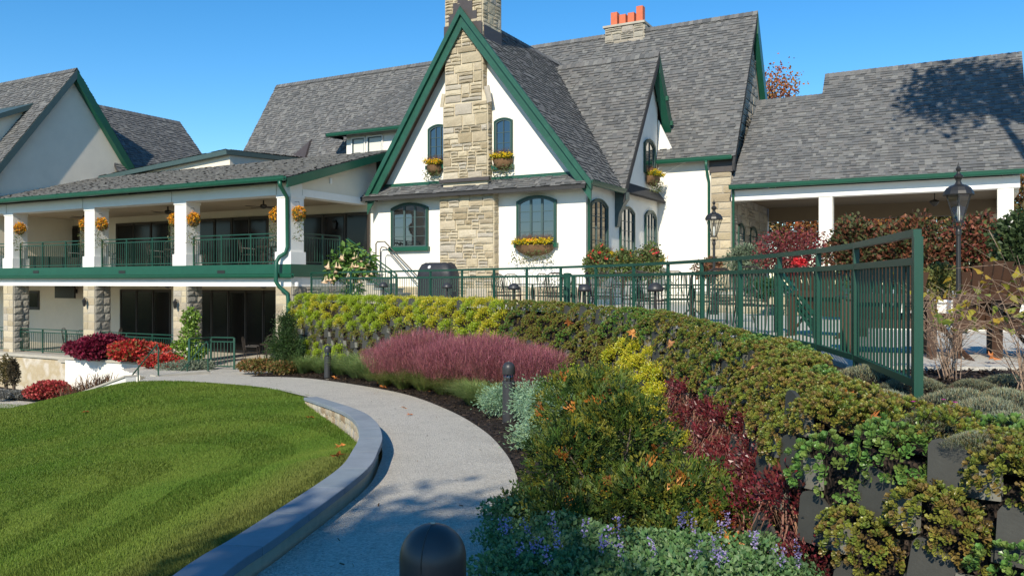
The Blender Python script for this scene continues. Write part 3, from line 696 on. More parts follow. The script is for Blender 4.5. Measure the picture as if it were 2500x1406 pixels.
MB().box((-0.5, VF + 0.51, 0.63), (-0.02, 0.0, 0.955)).build('beam', 'white_trim', porch)
MB().box((UL, VF + 0.5, 0.86), (-0.51, 0.0, 0.97)).build('ceiling', 'ceiling_paint', porch)
# rear walls with door openings filled by dark glazed doors
for z0, z1 in ((ZD, 3.82), (-2.35, 0.96)):
    MB().box((UL, -0.05, z0), (0.0, 0.15, z1)).build('rear_wall', 'stucco_cream', porch)
def doors(u0, u1, z0, z1, n, v=-0.05):
    D = MB().box((u0, v - 0.06, z0), (u1, v - 0.002, z1)).build('glazed_door', 'iron_brown', porch); wd = (u1 - u0) / n
    for i in range(n):
        boxo('pane', (u0 + i * wd + 0.09, v - 0.075, z0 + 0.14), (u0 + (i + 1) * wd - 0.09, v - 0.061, z1 - 0.12), 'dark_glass', D)
        boxo('door_stile', (u0 + i * wd - 0.03, v - 0.1, z0), (u0 + i * wd + 0.03, v - 0.0755, z1), 'iron_brown', D)
    return D
def ux(px, v=-0.05): return BP(px, 500, v=v)[0]
for (xa, xb, z0, z1, n) in ((487, 656, ZD, 3.5, 4), (288, 416, ZD, 3.5, 3), (55, 195, ZD, 3.5, 4), (738, 903, ZD, 3.45, 3), (480, 690, ZB, 0.45, 5), (298, 418, ZB, 0.45, 3)):
    doors(ux(xa), ux(xb), z0, z1, n)
doors(ux(64), ux(97), -0.6, 0.35, 1)
# columns
COLU = [-0.31, -5.39, -10.64, -16.1, -21.5]
for i, uc in enumerate(COLU):
    h_ = 0.31
    c = MB(); c.box((uc - h_, VF, ZD), (uc + h_, VF + 0.62, 3.72)); c.box((uc - h_ - 0.05, VF - 0.05, ZD), (uc + h_ + 0.05, VF + 0.67, ZD + 0.42)); c.box((uc - h_ - 0.025, VF - 0.025, 3.62), (uc + h_ + 0.025, VF + 0.645, 3.72))
    c.build('column', 'white_trim', porch)
    sc_ = MB().box((uc - h_ - 0.04, VF - 0.02, -2.4), (uc + h_ + 0.04, VF + 0.66, 0.632)).build('stone_column', 'mortar_grey', porch)
    rr = random.Random(50 + i); z = ZB - 0.1; fr = []; sd = []
    while z < 0.6:
        hh = rr.choice((0.2, 0.24, 0.28, 0.32)); hh = 0.63 - z if 0.63 - z - hh < 0.15 else hh
        if rr.random() < 0.55: q = rr.uniform(0.25, 0.45); fr += [(0, z, q, hh), (q, z, 0.7 - q, hh)]
        else: fr.append((0, z, 0.7, hh))
        q = rr.uniform(0.2, 0.45); sd += [(0, z, q, hh), (q, z, 0.66 - q, hh)]; z += hh
    lay_stones(sc_, T((uc - h_ - 0.04, VF - 0.02, 0)), fr, 'stone', depth=0.02, gap=0.012)
    lay_stones(sc_, T((uc + h_ + 0.04, VF - 0.0, 0)) @ RZ(90), sd, 'stone_grey', depth=0.07, gap=0.02)  # side stones darker than the front ones, shade painted in
# pier returning along the side of the porch
sp = MB().box((-0.5, VF + 0.67, -2.4), (0.04, 0.0, 0.632)).build('side_wall', 'mortar_grey', porch)
lay_stones(sp, T((0.045, VF + 0.7, -2.3)) @ RZ(90), ashlar(3.5, 2.9, 61, rows=(0.24, 0.36), widths=(0.4, 0.8), thin=0.15), 'stone_grey', depth=0.06)
leader([(0.10, VF - 0.62, 4.1), (0.10, VF - 0.6, 3.95), (-0.05, VF - 0.12, 3.6), (-0.05, VF - 0.1, 1.95), (-0.1, VF - 0.14, 1.75), (-0.32, VF - 0.2, 1.62), (-0.36, VF - 0.3, 1.45), (-0.36, VF - 0.32, 0.8),
        (-0.28, VF - 0.25, 0.62), (-0.06, VF - 0.1, 0.4), (-0.03, VF - 0.09, 0.2), (-0.03, VF - 0.09, -2.1)], porch, r=0.07)
f = MB(); f.tube([(0.05, VF + 0.15, 0.78), (0.2, VF + 0.1, 0.72)], 0.03); f.lathe([(0.02, 0), (0.07, 0.02), (0.07, 0.14), (0.02, 0.16)], 10, (0.22, VF + 0.05, 0.62)); f.build('floodlight', 'white_trim', porch)
# base wall under the lower floor
MB().box((UL, VF - 0.25, -3.9), (0.0, 0.0, ZB - 0.12)).build('base_wall', 'old_concrete', porch)
MB().box((UL, VF - 0.33, ZB - 0.12), (-8.9, 0.0, ZB)).build('floor_slab', 'coping', porch)
MB().box((-8.9, VF - 0.2, ZB - 0.12), (0.0, 0.0, ZB)).build('floor_slab', 'coping', porch)

# ------------------------------------------------------------------ stair from the deck to the terrace
stair = bthing('deck_stair', 'grey stone stair with green railings from the porch deck down to the terrace', 'stair')
N = 8; rise = ZD / N; run = 0.31; U0 = 0.25
for i in range(N - 1):
    MB().box((U0 + i * run, -1.7, -0.15 + 0.001 * i), (U0 + (i + 1) * run, -0.35, ZD - (i + 1) * rise)).build('step', 'coping', stair)
    boxo('tread', (U0 + i * run, -1.73, ZD - (i + 1) * rise + 0.001), (U0 + (i + 1) * run + 0.03, -0.33, ZD - (i + 1) * rise + 0.045), 'bluestone', stair)
ue = U0 + (N - 1) * run
for v_ in (-1.62, -0.42):
    a_, b_ = (U0, v_, ZD), (ue, v_, rise * 0.5)
    if v_ < -1: railing(stair, [a_, ((a_[0] + b_[0]) / 2, v_, (a_[2] + b_[2]) / 2), b_], None, 0.98, 0.12, 0.14, m='fence_green')
    else:
        MB().tube([(U0 + 0.35, v_, ZD - 0.15), (U0 + 0.35, v_, ZD + 0.82), (U0 + 0.42, v_, ZD + 0.9), (U0 + 0.75, v_, ZD + 0.9), (ue + 0.1, v_, 0.95), (ue + 0.2, v_, 0.88), (ue + 0.2, v_, 0.0)], 0.024, 8).build('handrail', 'iron', stair)
        MB().tube([(U0 + 0.55, v_, ZD - 0.2), (U0 + 0.55, v_, ZD + 0.62), (U0 + 0.62, v_, ZD + 0.7), (U0 + 0.8, v_, ZD + 0.68), (ue + 0.05, v_, 0.72)], 0.02, 8).build('handrail', 'iron', stair)

# ------------------------------------------------------------------ carport (porte cochere) on the right
carport = bthing('carport', 'open carport with a long grey shingle roof on white columns, right of the clubhouse', 'carport')
CE, CV = 4.45, 6.9; cs = 1.14; kz = lambda v: CE + cs * (v - CV)
roof_plane(carport, [(11.95, CV, CE), (14.85, CV, CE), (14.85, 10.32, kz(10.32)), (12.3, 10.32, kz(10.32))], key='carport', seed=31)
roof_plane(carport, [(14.85, CV, CE), (21.8, CV, CE), (21.8, 11.2, kz(11.2)), (14.85, 11.2, kz(11.2))], key='carport', seed=32)
finish_shingles('carport', BW)
MB().prism([(14.85, 11.2, kz(11.2) - 0.02), (14.85, 15.5, CE), (21.8, 15.5, CE), (21.8, 11.2, kz(11.2) - 0.02)], (0, -0.04, -0.08)).build('roof', 'roof_deck', carport)
MB().prism([(12.3, 10.32, kz(10.32) - 0.02), (12.3, 15.4, CE), (14.9, 15.4, CE), (14.9, 10.32, kz(10.32) - 0.02)], (0, -0.04, -0.08)).build('roof', 'roof_deck', carport)
wall([(21.5, 7.2, 4.3), (21.5, 15.2, 4.3), (21.5, 11.2, 9.1)], (-0.2, 0, 0), 'stucco', carport)
wall([(14.86, 10.2, 7.9), (14.86, 12.2, 7.9), (14.86, 11.2, 9.2)], (0.2, 0, 0), 'flashing', carport)
ridge_caps(carport, (21.8, 11.2, kz(11.2) + 0.02), (14.85, 11.2, kz(11.2) + 0.02), seed=8); ridge_caps(carport, (14.85, 10.32, kz(10.32) + 0.02), (12.2, 10.32, kz(10.32) + 0.02), seed=9)
gutter(carport, (11.95, CV - 0.04, CE + 0.03), (21.9, CV - 0.04, CE + 0.03))
MB().box((11.95, 7.15, 3.93), (21.5, 7.65, 4.33)).build('beam', 'white_trim', carport)
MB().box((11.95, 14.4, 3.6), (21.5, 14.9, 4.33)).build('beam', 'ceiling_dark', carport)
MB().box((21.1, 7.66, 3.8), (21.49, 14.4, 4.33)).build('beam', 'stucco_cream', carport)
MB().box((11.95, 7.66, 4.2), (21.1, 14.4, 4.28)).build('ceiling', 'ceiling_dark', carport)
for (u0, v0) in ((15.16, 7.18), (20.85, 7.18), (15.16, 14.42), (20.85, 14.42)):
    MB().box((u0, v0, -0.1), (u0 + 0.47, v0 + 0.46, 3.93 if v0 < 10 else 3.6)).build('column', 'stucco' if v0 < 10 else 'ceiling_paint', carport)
leader([(12.05, 6.95, 4.4), (12.05, 7.05, 4.2), (12.05, 7.1, 0.1)], carport)
ch = MB(); ch.tube([(18.9, 10.5, 4.2), (18.9, 10.5, 3.95)], 0.02); ch.lathe([(0.03, 0.1), (0.16, 0.05), (0.18, 0), (0.1, -0.1), (0.03, -0.16)], 10, (18.9, 10.5, 3.85))
t = bthing('carport_lantern', 'small black hanging light under the carport ceiling', 'light'); ch.build('lantern_body', 'iron', t)

# ------------------------------------------------------------------ annex at far left
annex = bthing('annex', 'cream stucco annex with steep shingle gable behind the porch roof at far left', 'building')
AU, AP = -18.0, (-0.1, 11.05); az = lambda v: AP[1] - 1.38 * abs(v - AP[0])
wall([(AU, -4.0, 2.0), (AU, 3.6, 2.0), (AU, 3.6, az(3.6) - 0.1), (AU, AP[0], AP[1] - 0.15), (AU, -4.0, az(-4.0) - 0.1)], (-0.4, 0, 0), 'stucco_cream', annex)
roof_plane(annex, [(-30, -4.6, az(-4.6)), (AU + 0.35, -4.6, az(-4.6)), (AU + 0.35, -0.1, AP[1]), (-30, -0.1, AP[1])], seed=51)
roof_plane(annex, [(AU + 0.35, 4.2, az(4.2)), (-30, 4.2, az(4.2)), (-30, -0.1, AP[1]), (AU + 0.35, -0.1, AP[1])], seed=52)
rake((-4.6, az(-4.6) - 0.02), (-0.1, AP[1] - 0.02), 0.26, AU + 0.1, AU + 0.37, 'window_paint', parent=annex, axis='u'); rake((3.9, az(3.9) - 0.02), (-0.1, AP[1] - 0.02), 0.34, AU + 0.05, AU + 0.371, 'green', parent=annex, axis='u')
ridge_caps(annex, (AU + 0.35, -0.1, AP[1] + 0.02), (-30, -0.1, AP[1] + 0.02), seed=12)
r1 = BP(246, 268, u=-20.5); r2 = BP(440, 300, u=-20.5)
roof_plane(annex, [(-16.6, r1[1] - 1.0, r2[2] - 5.2), (-16.6, r2[1] + 1.0, r2[2] - 5.2), (-20.5, r2[1], r2[2]), (-20.5, r1[1] - 1.0, r2[2])], seed=53)
ridge_caps(annex, (-20.5, r1[1] - 1.0, r2[2] + 0.02), (-20.5, r2[1], r2[2] + 0.02), seed=13)
# shed dormer on the annex roof
du = AU - 1.2; e1_, e2_, e3_ = BP(84, 251, u=du), BP(0, 276, u=du), BP(0, 335, u=du); k_ = (e2_[2] - e1_[2]) / (e2_[1] - e1_[1]); vf = e2_[1] - 1.0
MB().prism([(du, e1_[1], e1_[2] - .1), (du, vf, e1_[2] + k_ * (vf - e1_[1]) - .1), (du, vf, az(vf) - .1)], (-5, 0, 0)).build('dormer_wall', 'stucco_cream', annex)
MB().prism([(du + .25, e1_[1] + .3, e1_[2] + k_ * .3), (du + .25, vf - .4, e1_[2] + k_ * (vf - .4 - e1_[1])), (du + .25, vf - .4, e1_[2] + k_ * (vf - .4 - e1_[1]) - .22), (du + .25, e1_[1] + .1, e1_[2] - .22)], (-5.6, 0, 0)).build('dormer_roof', 'window_paint', annex)
# raised cricket on the porch roof
q1 = BP(272, 425, v=1.0); q2 = BP(561, 368, v=1.0); q3 = BP(561, 418, v=1.0)
MB().prism([(q1[0], 1.0, q1[2]), (q2[0], 1.0, q3[2] - 0.3), (q2[0], 1.0, q2[2] - 0.06)], (0, 4.5, 0)).build('raised_wall', 'stucco_cream', porch)
roof_plane(porch, [(q1[0] - 0.6, 0.7, q1[2] - 0.12), (q2[0] + 0.1, 0.7, q2[2]), (q2[0] + 0.1, 5.6, q2[2] + 0.25), (q1[0] - 0.6, 5.6, q1[2] + 0.25)], thick=0.2, seed=54, edge='window_paint')
# ------------------------------------------------------------------ terrain
def sheet(name, V, F, m, smooth=True):
    o = obj(name, pymesh(name, V, F, m, smooth=smooth)); return tag(o, kind='structure')
def loft(A, B, nt, zf, m, name, jitter=0.0):
    """sheet between two curves sampled alike; zf(x, y, s, t) gives the height"""
    n = len(A); V = []; F = []
    for i in range(n):
        for j in range(nt):
            t = j / (nt - 1); p = A[i] * (1 - t) + B[i] * t
            V.append((p[0], p[1], zf(p[0], p[1], i / (n - 1), t) + (jitter * (rng.random() - .5) if 0 < t < 1 else 0)))
    for i in range(n - 1):
        for j in range(nt - 1): a = i * nt + j; F.append((a, a + 1, a + nt + 1, a + nt))
    return sheet(name, V, F, m)
S = 1500
sheet('ground', [(-S, -S, -4.05), (S, -S, -4.05), (S, S, -4.05), (-S, S, -4.05)], [(0, 1, 2, 3)], 'turf')

# fence line (plan), posts read from the photograph
FPX_ = [(760, 27.6), (856, 25.3), (955, 23.7), (1051, 22.3), (1128, 20.9), (1206, 19.7), (1286, 18.6), (1369, 17.4), (1455, 16.3), (1547, 15.0), (1631, 13.7), (1713, 12.4), (1806, 11.0), (1903, 9.7), (1998, 8.45), (2090, 7.2), (2240, 5.35)]
FENCE = np.array([AT(x, y)[:2] for x, y in FPX_])
fdense = catmull(np.vstack([FENCE, [(2.70, 4.75), (3.02, 4.1), (3.55, 3.55), (4.3, 3.15), (5.6, 2.8)]]), 400)
def offset(P, d):
    t = np.gradient(P, axis=0); t /= np.linalg.norm(t, axis=1)[:, None]; n = np.stack([t[:, 1], -t[:, 0]], 1)
    return P + n * d       # right-hand side of the walking direction (towards the path when walking to the camera)
def wall_base_z(Y): return path_z(Y) + 0.10
def offset_by(P, dd):
    t = np.gradient(P, axis=0); t /= np.linalg.norm(t, axis=1)[:, None]; n = np.stack([t[:, 1], -t[:, 0]], 1)
    return P + n * dd[:, None]
WOFF = np.interp(fdense[:, 1], [4.0, 6.5, 9, 14], [0.66, 0.64, 0.60, 0.5])
WTOP = offset_by(fdense, WOFF)
top_z = lambda Y: np.interp(Y, [2, 5, 8, 12, 18, 28], [-0.12, -0.08, 0.0, 0.15, 0.22, 0.22])
hgt = np.array([top_z(p[1]) - wall_base_z(p[1]) for p in WTOP])
WBASE = offset_by(fdense, WOFF + 0.42 * hgt)

# path edges
PR = np.array([PP(x, y)[:2] for x, y in [(600, 918), (690, 920), (770, 925), (900, 944), (1000, 965), (1100, 1003), (1180, 1050), (1230, 1100), (1258, 1150), (1266, 1200), (1252, 1290), (1230, 1370)]])
PR = catmull(np.vstack([[(-9.3, 26.4)], PR, [(-0.10, 4.4), (-0.17, 3.2), (-0.36, 2.2), (-0.42, 1.0), (-0.3, -6)]]), 220)
capR = [GP(540, 1406, -0.808), GP(690, 1300, -0.845), GP(890, 1150, -0.935), GP(925, 1095, -0.985), GP(933, 1060, -1.035), GP(915, 1025, -1.13), GP(870, 998, -1.26), GP(775, 968, -1.53)]
capR = catmull(np.array([(-1.7, -6.0, -0.36), (-1.56, 0.0, -0.55), (-1.5, 2.4, -0.72)] + capR), 160)
capL = capR.copy(); capL[:, :2] = offset(capR[:, :2], -0.27)
far_left = np.array([PP(x, y)[:2] for x, y in [(770, 967), (640, 945), (480, 932), (335, 930)]])
PL = np.vstack([capR[:, :2][::-1][::1], ])[::-1]
PLc = np.vstack([capR[:, :2] + 0.0, catmull(np.vstack([capR[-1:, :2], far_left[1:]]), 30)[1:]])
PLs = resample(PLc[::-1], n=160); PRs = resample(PR, n=160)
loft(PLs, PRs, 8, lambda x, y, s, t: path_z(y), 'concrete', 'path')
# entrance plaza in front of the lower porch
pv = [(far_left[-1][0], far_left[-1][1]), PLs[6], (-6.0, 24.2), (-5.6, 26.0), b2w(0.4, VF - 0.2)[:2], b2w(-5.45, VF - 0.21)[:2], b2w(-5.5, -6.6)[:2], (-10.45, 23.4)]
sheet('entrance_walk', [(p[0], p[1], float(path_z(p[1])) - 0.012) for p in pv], [tuple(range(len(pv)))], 'concrete', False)

# terrace
rt = fdense[:320]
slab = [p for p in offset(fdense, -0.02) if p[1] > 7.55][::4]
tp = slab + [(3.06, 7.5), (6.5, 7.25), (14, 6.6), (60, 4), (80, 90), (-4, 90), b2w(0.3, 3)[:2], b2w(0.06, VF + 0.3)[:2]]
n = len(tp); V = [(p[0], p[1], 0.0) for p in tp] + [(p[0], p[1], -0.12) for p in tp]
sheet('terrace', V, [tuple(range(n))] + [(i, n + i, n + (i + 1) % n, (i + 1) % n) for i in range(n)], 'terrace_concrete', False)
# earth behind and on top of the planted wall
up_out = np.array([p for p in offset(fdense, -0.6)])
def bedz(x, y, s, t): return float(top_z(y)) - 0.07 - 0.05 * min(t * 1.2, 1) if y > 7.4 else -0.05 + 0.03 * math.sin(3 * x) * math.cos(2.3 * y) * t
nearR = np.array([p if p[1] > 7.7 else (p[0] + np.interp(p[1], [-3, 4, 7.2, 7.7], [14, 9, 9, 0.3]), p[1] - np.interp(p[1], [-3, 7, 7.7], [2, 0.1, 0])) for p in up_out])
keep = np.array([1 if p[1] < 8.6 else 0 for p in WTOP], bool)
loft(WTOP, np.array([p for p in offset(fdense, 0.03)]), 6, lambda x, y, s, t: (float(top_z(y)) - 0.06) * (1 - t) - 0.03 * t, 'mulch', 'planting_bed', 0.02)
nr = [p for p in offset(fdense, 0.02) if p[1] <= 7.9]
A_ = resample(np.array(nr), n=60); B_ = np.stack([np.linspace(3.2, 14, 60), np.linspace(7.62, 6.75, 60)], 1)
q = [tuple(p) for p in A_] + [(2.5, -4), (16, -4), (16, 6.5), (6.5, 7.4), (3.05, 7.62)]
gx, gy = np.meshgrid(np.linspace(0, 1, 40), np.linspace(-4, 7.62, 60)); V = []; F = []
for j in range(60):
    yy = gy[j, 0]; x0 = float(np.interp(yy, [p[1] for p in nr[::-1]], [p[0] for p in nr[::-1]])) - 0.01
    for i in range(40):
        t = gx[j, i]; x = x0 + t ** 1.6 * (16 - x0); V.append((x, yy - t * 0.9 * max(0, (yy - 4) / 3.6), -0.035 + (0.03 * math.sin(4 * x + yy) * math.cos(3.1 * yy - x) + 0.02 * rng.random()) * min(1, 3 * t) * (1 if j < 58 else 0)))
for j in range(59):
    for i in range(39): a = j * 40 + i; F.append((a, a + 1, a + 41, a + 40))
sheet('planting_bed', V, F, 'mulch')
# lower mulch strip between path and planted wall
wb = resample(WBASE[:385], n=160); k0 = int(np.argmin(np.abs(PR[:, 1] - 24.0)))
pr2 = resample(np.vstack([[(-6.4, 24.6)], PR[14:]]), n=160)
wb = resample(np.vstack([[(-7.2, 26.6)], WBASE[10:388]]), n=160)
loft(pr2, wb, 8, lambda x, y, s, t: float(path_z(y)) - 0.005 + 0.11 * t + (0.035 * math.sin(5 * x + 2 * y) * math.sin(3 * y)) * (t * (1 - t) * 4), 'mulch', 'mulch_bed', 0.03)
# ground under the near wall / behind the camera
sheet('lower_ground', [(-2.2, -30, -0.46), (20, -30, -0.46), (20, -5.5, -0.46), (-2.2, -5.5, -0.46)], [(0, 1, 2, 3)], 'turf', False)

# ------------------------------------------------------------------ lawn
LC = np.array([(-1.8, 4.3, -.85), (-1.75, 5.3, -.89), (-1.65, 7.2, -.98), (-1.8, 8.9, -1.06), (-1.95, 9.8, -1.24), (-2.3, 11.2, -1.46), (-2.8, 12.8, -1.58), (-4.0, 16.2, -1.65), (-4.15, 17.3, -1.645), (-5.98, 19.6, -1.765),
               (-8.3, 21.5, -1.865), (-9.97, 21.8, -1.88), (-13, 24.7, -2.85), (-15.7, 28.0, -3.52), (-19, 29.2, -3.6), (-27, 30, -3.7), (-3.4, 5.5, -1.2), (-6, 6, -1.75), (-6.4, 13.5, -1.93), (-10, 16.5, -2.45),
               (-12, 12, -2.85), (-20, 18, -3.55), (-5, 0, -1.5), (-1.8, 0, -.60), (-2.0, -6, -.42), (-12, -2, -2.7), (-28, 0, -3.7), (-30, 16, -3.75), (-3.6, 10, -1.55), (-7.5, 18.5, -1.98)])
def tps_fit(C):
    n = len(C); d = np.linalg.norm(C[:, None, :2] - C[None, :, :2], axis=2); K = np.where(d > 0, d * d * np.log(d + 1e-9), 0) + np.eye(n) * 0.35
    P = np.c_[np.ones(n), C[:, :2]]; A = np.zeros((n + 3, n + 3)); A[:n, :n] = K; A[:n, n:] = P; A[n:, :n] = P.T
    return np.linalg.solve(A, np.r_[C[:, 2], 0, 0, 0])
_tw = tps_fit(LC)
def lawn_z(x, y):
    x = np.atleast_1d(x); y = np.atleast_1d(y); d = np.hypot(x[:, None] - LC[None, :, 0], y[:, None] - LC[None, :, 1])
    return (np.where(d > 0, d * d * np.log(d + 1e-9), 0)) @ _tw[:-3] + _tw[-3] + _tw[-2] * x + _tw[-1] * y
lb = np.vstack([capL[:, :2] * 1.0, catmull(np.vstack([capL[-1:, :2], far_left[0:1] + [-0.02, -0.02], far_left[1:]]), 40)[1:], [(-12.0, 23.7), (-13.6, 25.4), (-15.0, 27.0), (-16.0, 28.6)]])
LBn = resample(lb, n=170); s_ = np.linspace(0, 1, 170)
LO = np.stack([np.interp(s_, [0, .5, .8, 1], [-26, -30, -38, -40]), np.interp(s_, [0, .5, .8, 1], [-12, 10, 26, 36])], 1)
LBz = np.interp(np.r_[0, np.cumsum(np.linalg.norm(np.diff(LBn, axis=0), axis=1))], *[np.r_[0, np.cumsum(np.linalg.norm(np.diff(lb, axis=0), axis=1))], np.zeros(len(lb))])
capz_at = lambda y: np.interp(y, capL[:, 1], capL[:, 2])
nt_ = 60; V = []; F = []
tt = np.linspace(0, 1, nt_) ** 1.7
for i in range(170):
    P = LBn[i][None] * (1 - tt[:, None]) + LO[i][None] * tt[:, None]; z = lawn_z(P[:, 0], P[:, 1])
    for j in range(nt_):
        zz = z[j]
        if P[j, 1] < 9 and P[j, 0] > -2.6 and tt[j] < 0.02: zz = min(zz, capz_at(P[j, 1]) - 0.05)
        V.append((P[j, 0], P[j, 1], zz))
for i in range(169):
    for j in range(nt_ - 1): a = i * nt_ + j; F.append((a, a + nt_, a + nt_ + 1, a + 1))
LAWN = sheet('lawn', V, F, 'turf')
LV = np.array(V).reshape(170, nt_, 3)

# grass blades standing on the lawn (density falls off with distance)
def lawn_grass(N):
    A = LV[:-1, :-1]; B = LV[1:, :-1]; C = LV[1:, 1:]; D = LV[:-1, 1:]
    ctr = (A + B + C + D) / 4; area = np.linalg.norm(np.cross(B - A, D - A), axis=2)
    k = ctr[..., 0] / np.maximum(ctr[..., 1], .5); zz = (ctr[..., 2] - EYE) / np.maximum(ctr[..., 1], .5)
    vis = (ctr[..., 1] > 2.5) & (k > -0.70) & (k < 0.7) & (zz > -0.42)
    dist = np.linalg.norm(ctr - np.array([0, 0, EYE]), axis=2)
    wgt = (area * vis / np.maximum(dist, 4) ** 1.55).ravel(); idx = rng.choice(len(wgt), N, p=wgt / wgt.sum()); a, b = np.divmod(idx, nt_ - 1)
    r1, r2 = rng.random(N)[:, None], rng.random(N)[:, None]
    P = (A[a, b] * (1 - r1) + B[a, b] * r1) * (1 - r2) + (D[a, b] * (1 - r1) + C[a, b] * r1) * r2
    dd = np.linalg.norm(P - np.array([0, 0, EYE]), axis=1)
    L = (0.020 + 0.020 * rng.random(N)) * (1 + 0.03 * dd); W = 0.0024 * (1 + 0.17 * dd)
    # mowing stripes: the blades lean alternately with the mower, which circled the mound; their shading is tinted in too
    cx_, cy_ = -6.0, 8.5; ang = np.arctan2(P[:, 1] - cy_, P[:, 0] - cx_); rr_ = np.hypot(P[:, 0] - cx_, (P[:, 1] - cy_) * .8) + 0.6 * np.sin(2 * ang + 1) + .25 * np.sin(P[:, 0] * 1.1 + P[:, 1] * .7)
    st = np.sign(np.sin(rr_ * 2 * np.pi / 1.3)); lean = 0.34 * st
    tang = np.stack([-np.sin(ang), np.cos(ang)], 1); az = rng.random(N) * 6.283
    dx = tang * lean[:, None] + 0.45 * np.stack([np.cos(az), np.sin(az)], 1)
    D3 = np.c_[dx, np.ones(N)]; D3 /= np.linalg.norm(D3, axis=1)[:, None]
    wd = np.stack([np.cos(az * 1.7), np.sin(az * 1.7), np.zeros(N)], 1) * W[:, None]
    V = np.stack([P - wd, P + wd, P + D3 * L[:, None]], 1).reshape(-1, 3); F = np.arange(3 * N).reshape(-1, 3)
    n1 = np.sin(P[:, 0] * 1.3 + 2 * np.sin(P[:, 1] * .7)) * np.cos(P[:, 1] * 1.1 + np.sin(P[:, 0])); t = np.clip(0.5 + 0.42 * n1 + 0.25 * rng.standard_normal(N), 0, 1)[:, None]
    dry = (np.clip(1.4 - np.abs(P[:, 0] + 1.9 - 0.06 * (P[:, 1] - 5)) / 0.5, 0, 1) * (P[:, 1] < 8.5))[:, None] * 0.5
    c = np.array([0.095, 0.165, 0.022]) * (1 - t) + np.array([0.165, 0.205, 0.036]) * t
    c = c * [1.0, 1.08, .9] * np.where(st > 0, 1.04, .94)[:, None] * (1 - dry) + np.array([0.19, 0.17, 0.05]) * dry; c = c * rng.uniform(0.8, 1.2, (N, 1))  # stripe brightness from the lean is also painted into the blade colour
    return npmesh('lawn_grass', V, F, 'blade', np.repeat(c, 3, 0))
tag(obj('lawn_grass', lawn_grass(620000)), 'short mown green grass covering the sloping lawn', 'grass', kind='stuff')

# loose bark chips on the mulch and bits of leaf litter on the path
def chips(A, B, zf, N, name, cols, size, m='leaf'):
    i = rng.integers(0, len(A) - 1, N); f = rng.random(N)[:, None]; t = rng.random(N)[:, None]; a = A[i] * (1 - f) + A[i + 1] * f; b = B[i] * (1 - f) + B[i + 1] * f; P = a * (1 - t) + b * t
    ok = (P[:, 1] > 2.5); P = P[ok]; t = t[ok]; N = len(P); z = np.array([zf(x, y, 0, tt_) for (x, y), tt_ in zip(P, t[:, 0])]) + .012; P = np.c_[P, z]
    L = size * rng.uniform(.5, 1.5, N)[:, None]; W = L * rng.uniform(.12, .4, N)[:, None]; az = rng.random(N) * 6.283; D = np.stack([np.cos(az), np.sin(az), .35 * rng.standard_normal(N)], 1); S_ = np.stack([-np.sin(az), np.cos(az), .35 * rng.standard_normal(N)], 1)
    V = np.stack([P - D * L - S_ * W, P + D * L - S_ * W, P + D * L + S_ * W, P - D * L + S_ * W], 1).reshape(-1, 3); c = np.array(cols)[rng.integers(0, len(cols), N)] * rng.uniform(.6, 1.4, (N, 1))
    return npmesh(name, V, np.arange(4 * N).reshape(-1, 4), m, np.repeat(c, 4, 0))
BARK = [(.03, .02, .015), (.05, .035, .025), (.09, .06, .04), (.02, .015, .012)]
tag(obj('bark_chips', chips(pr2, wb, lambda x, y, s, t: float(path_z(y)) + 0.11 * t + .01, 16000, 'bark_chips', BARK, .022)), 'dark bark chips strewn over the mulch bed', 'bark chips', kind='stuff')
fo_ = offset(fdense, -0.5)[300:]; fi_ = WTOP[300:]
nb_ = np.array([(x, y) for x, y in np.c_[np.linspace(2.6, 3.4, 60), np.linspace(7.3, 3.0, 60)]]); nc_ = nb_ + [2.6, 0]
tag(obj('bark_chips', chips(nb_, nc_, lambda x, y, s, t: -0.02, 9000, 'bark_chips', BARK, .022)), 'dark bark chips on the upper planting bed', 'bark chips', kind='stuff')
tag(obj('leaf_litter', chips(PLs[10:], PRs[10:], lambda x, y, s, t: float(path_z(y)) - .004, 260, 'leaf_litter', [(.16, .09, .04), (.10, .06, .03), (.22, .14, .06)], .012)), 'tiny bits of leaf litter scattered on the path', 'leaf litter', kind='stuff')

# ------------------------------------------------------------------ low garden wall with bluestone cap
gw = thing('garden_wall', 'low curved stone wall with a bluestone cap between the lawn and the path', 'wall')
iL = offset(capR[:, :2], -0.225); iR = offset(capR[:, :2], -0.045); V = []; F = []
for i in range(len(capR)):
    zt = capR[i, 2] - 0.055; zb = min(float(path_z(capR[i, 1])), float(lawn_z(iL[i, 0], iL[i, 1])[0])) - 0.25
    V += [(*iR[i], zb), (*iR[i], zt), (*iL[i], zt), (*iL[i], zb)]
for i in range(len(capR) - 1):
    for k in range(4): F.append((i * 4 + k, i * 4 + (k + 1) % 4, i * 4 + 4 + (k + 1) % 4, i * 4 + 4 + k))
F += [(3, 2, 1, 0), (len(V) - 4, len(V) - 3, len(V) - 2, len(V) - 1)]
wbody = obj('wall_body', pymesh('wall_body', V, F, 'mortar'), gw)
seg = np.r_[0, np.cumsum(np.linalg.norm(np.diff(capR[:, :2], axis=0), axis=1))]; tot = seg[-1]; s0 = 0.0; rr = random.Random(5)
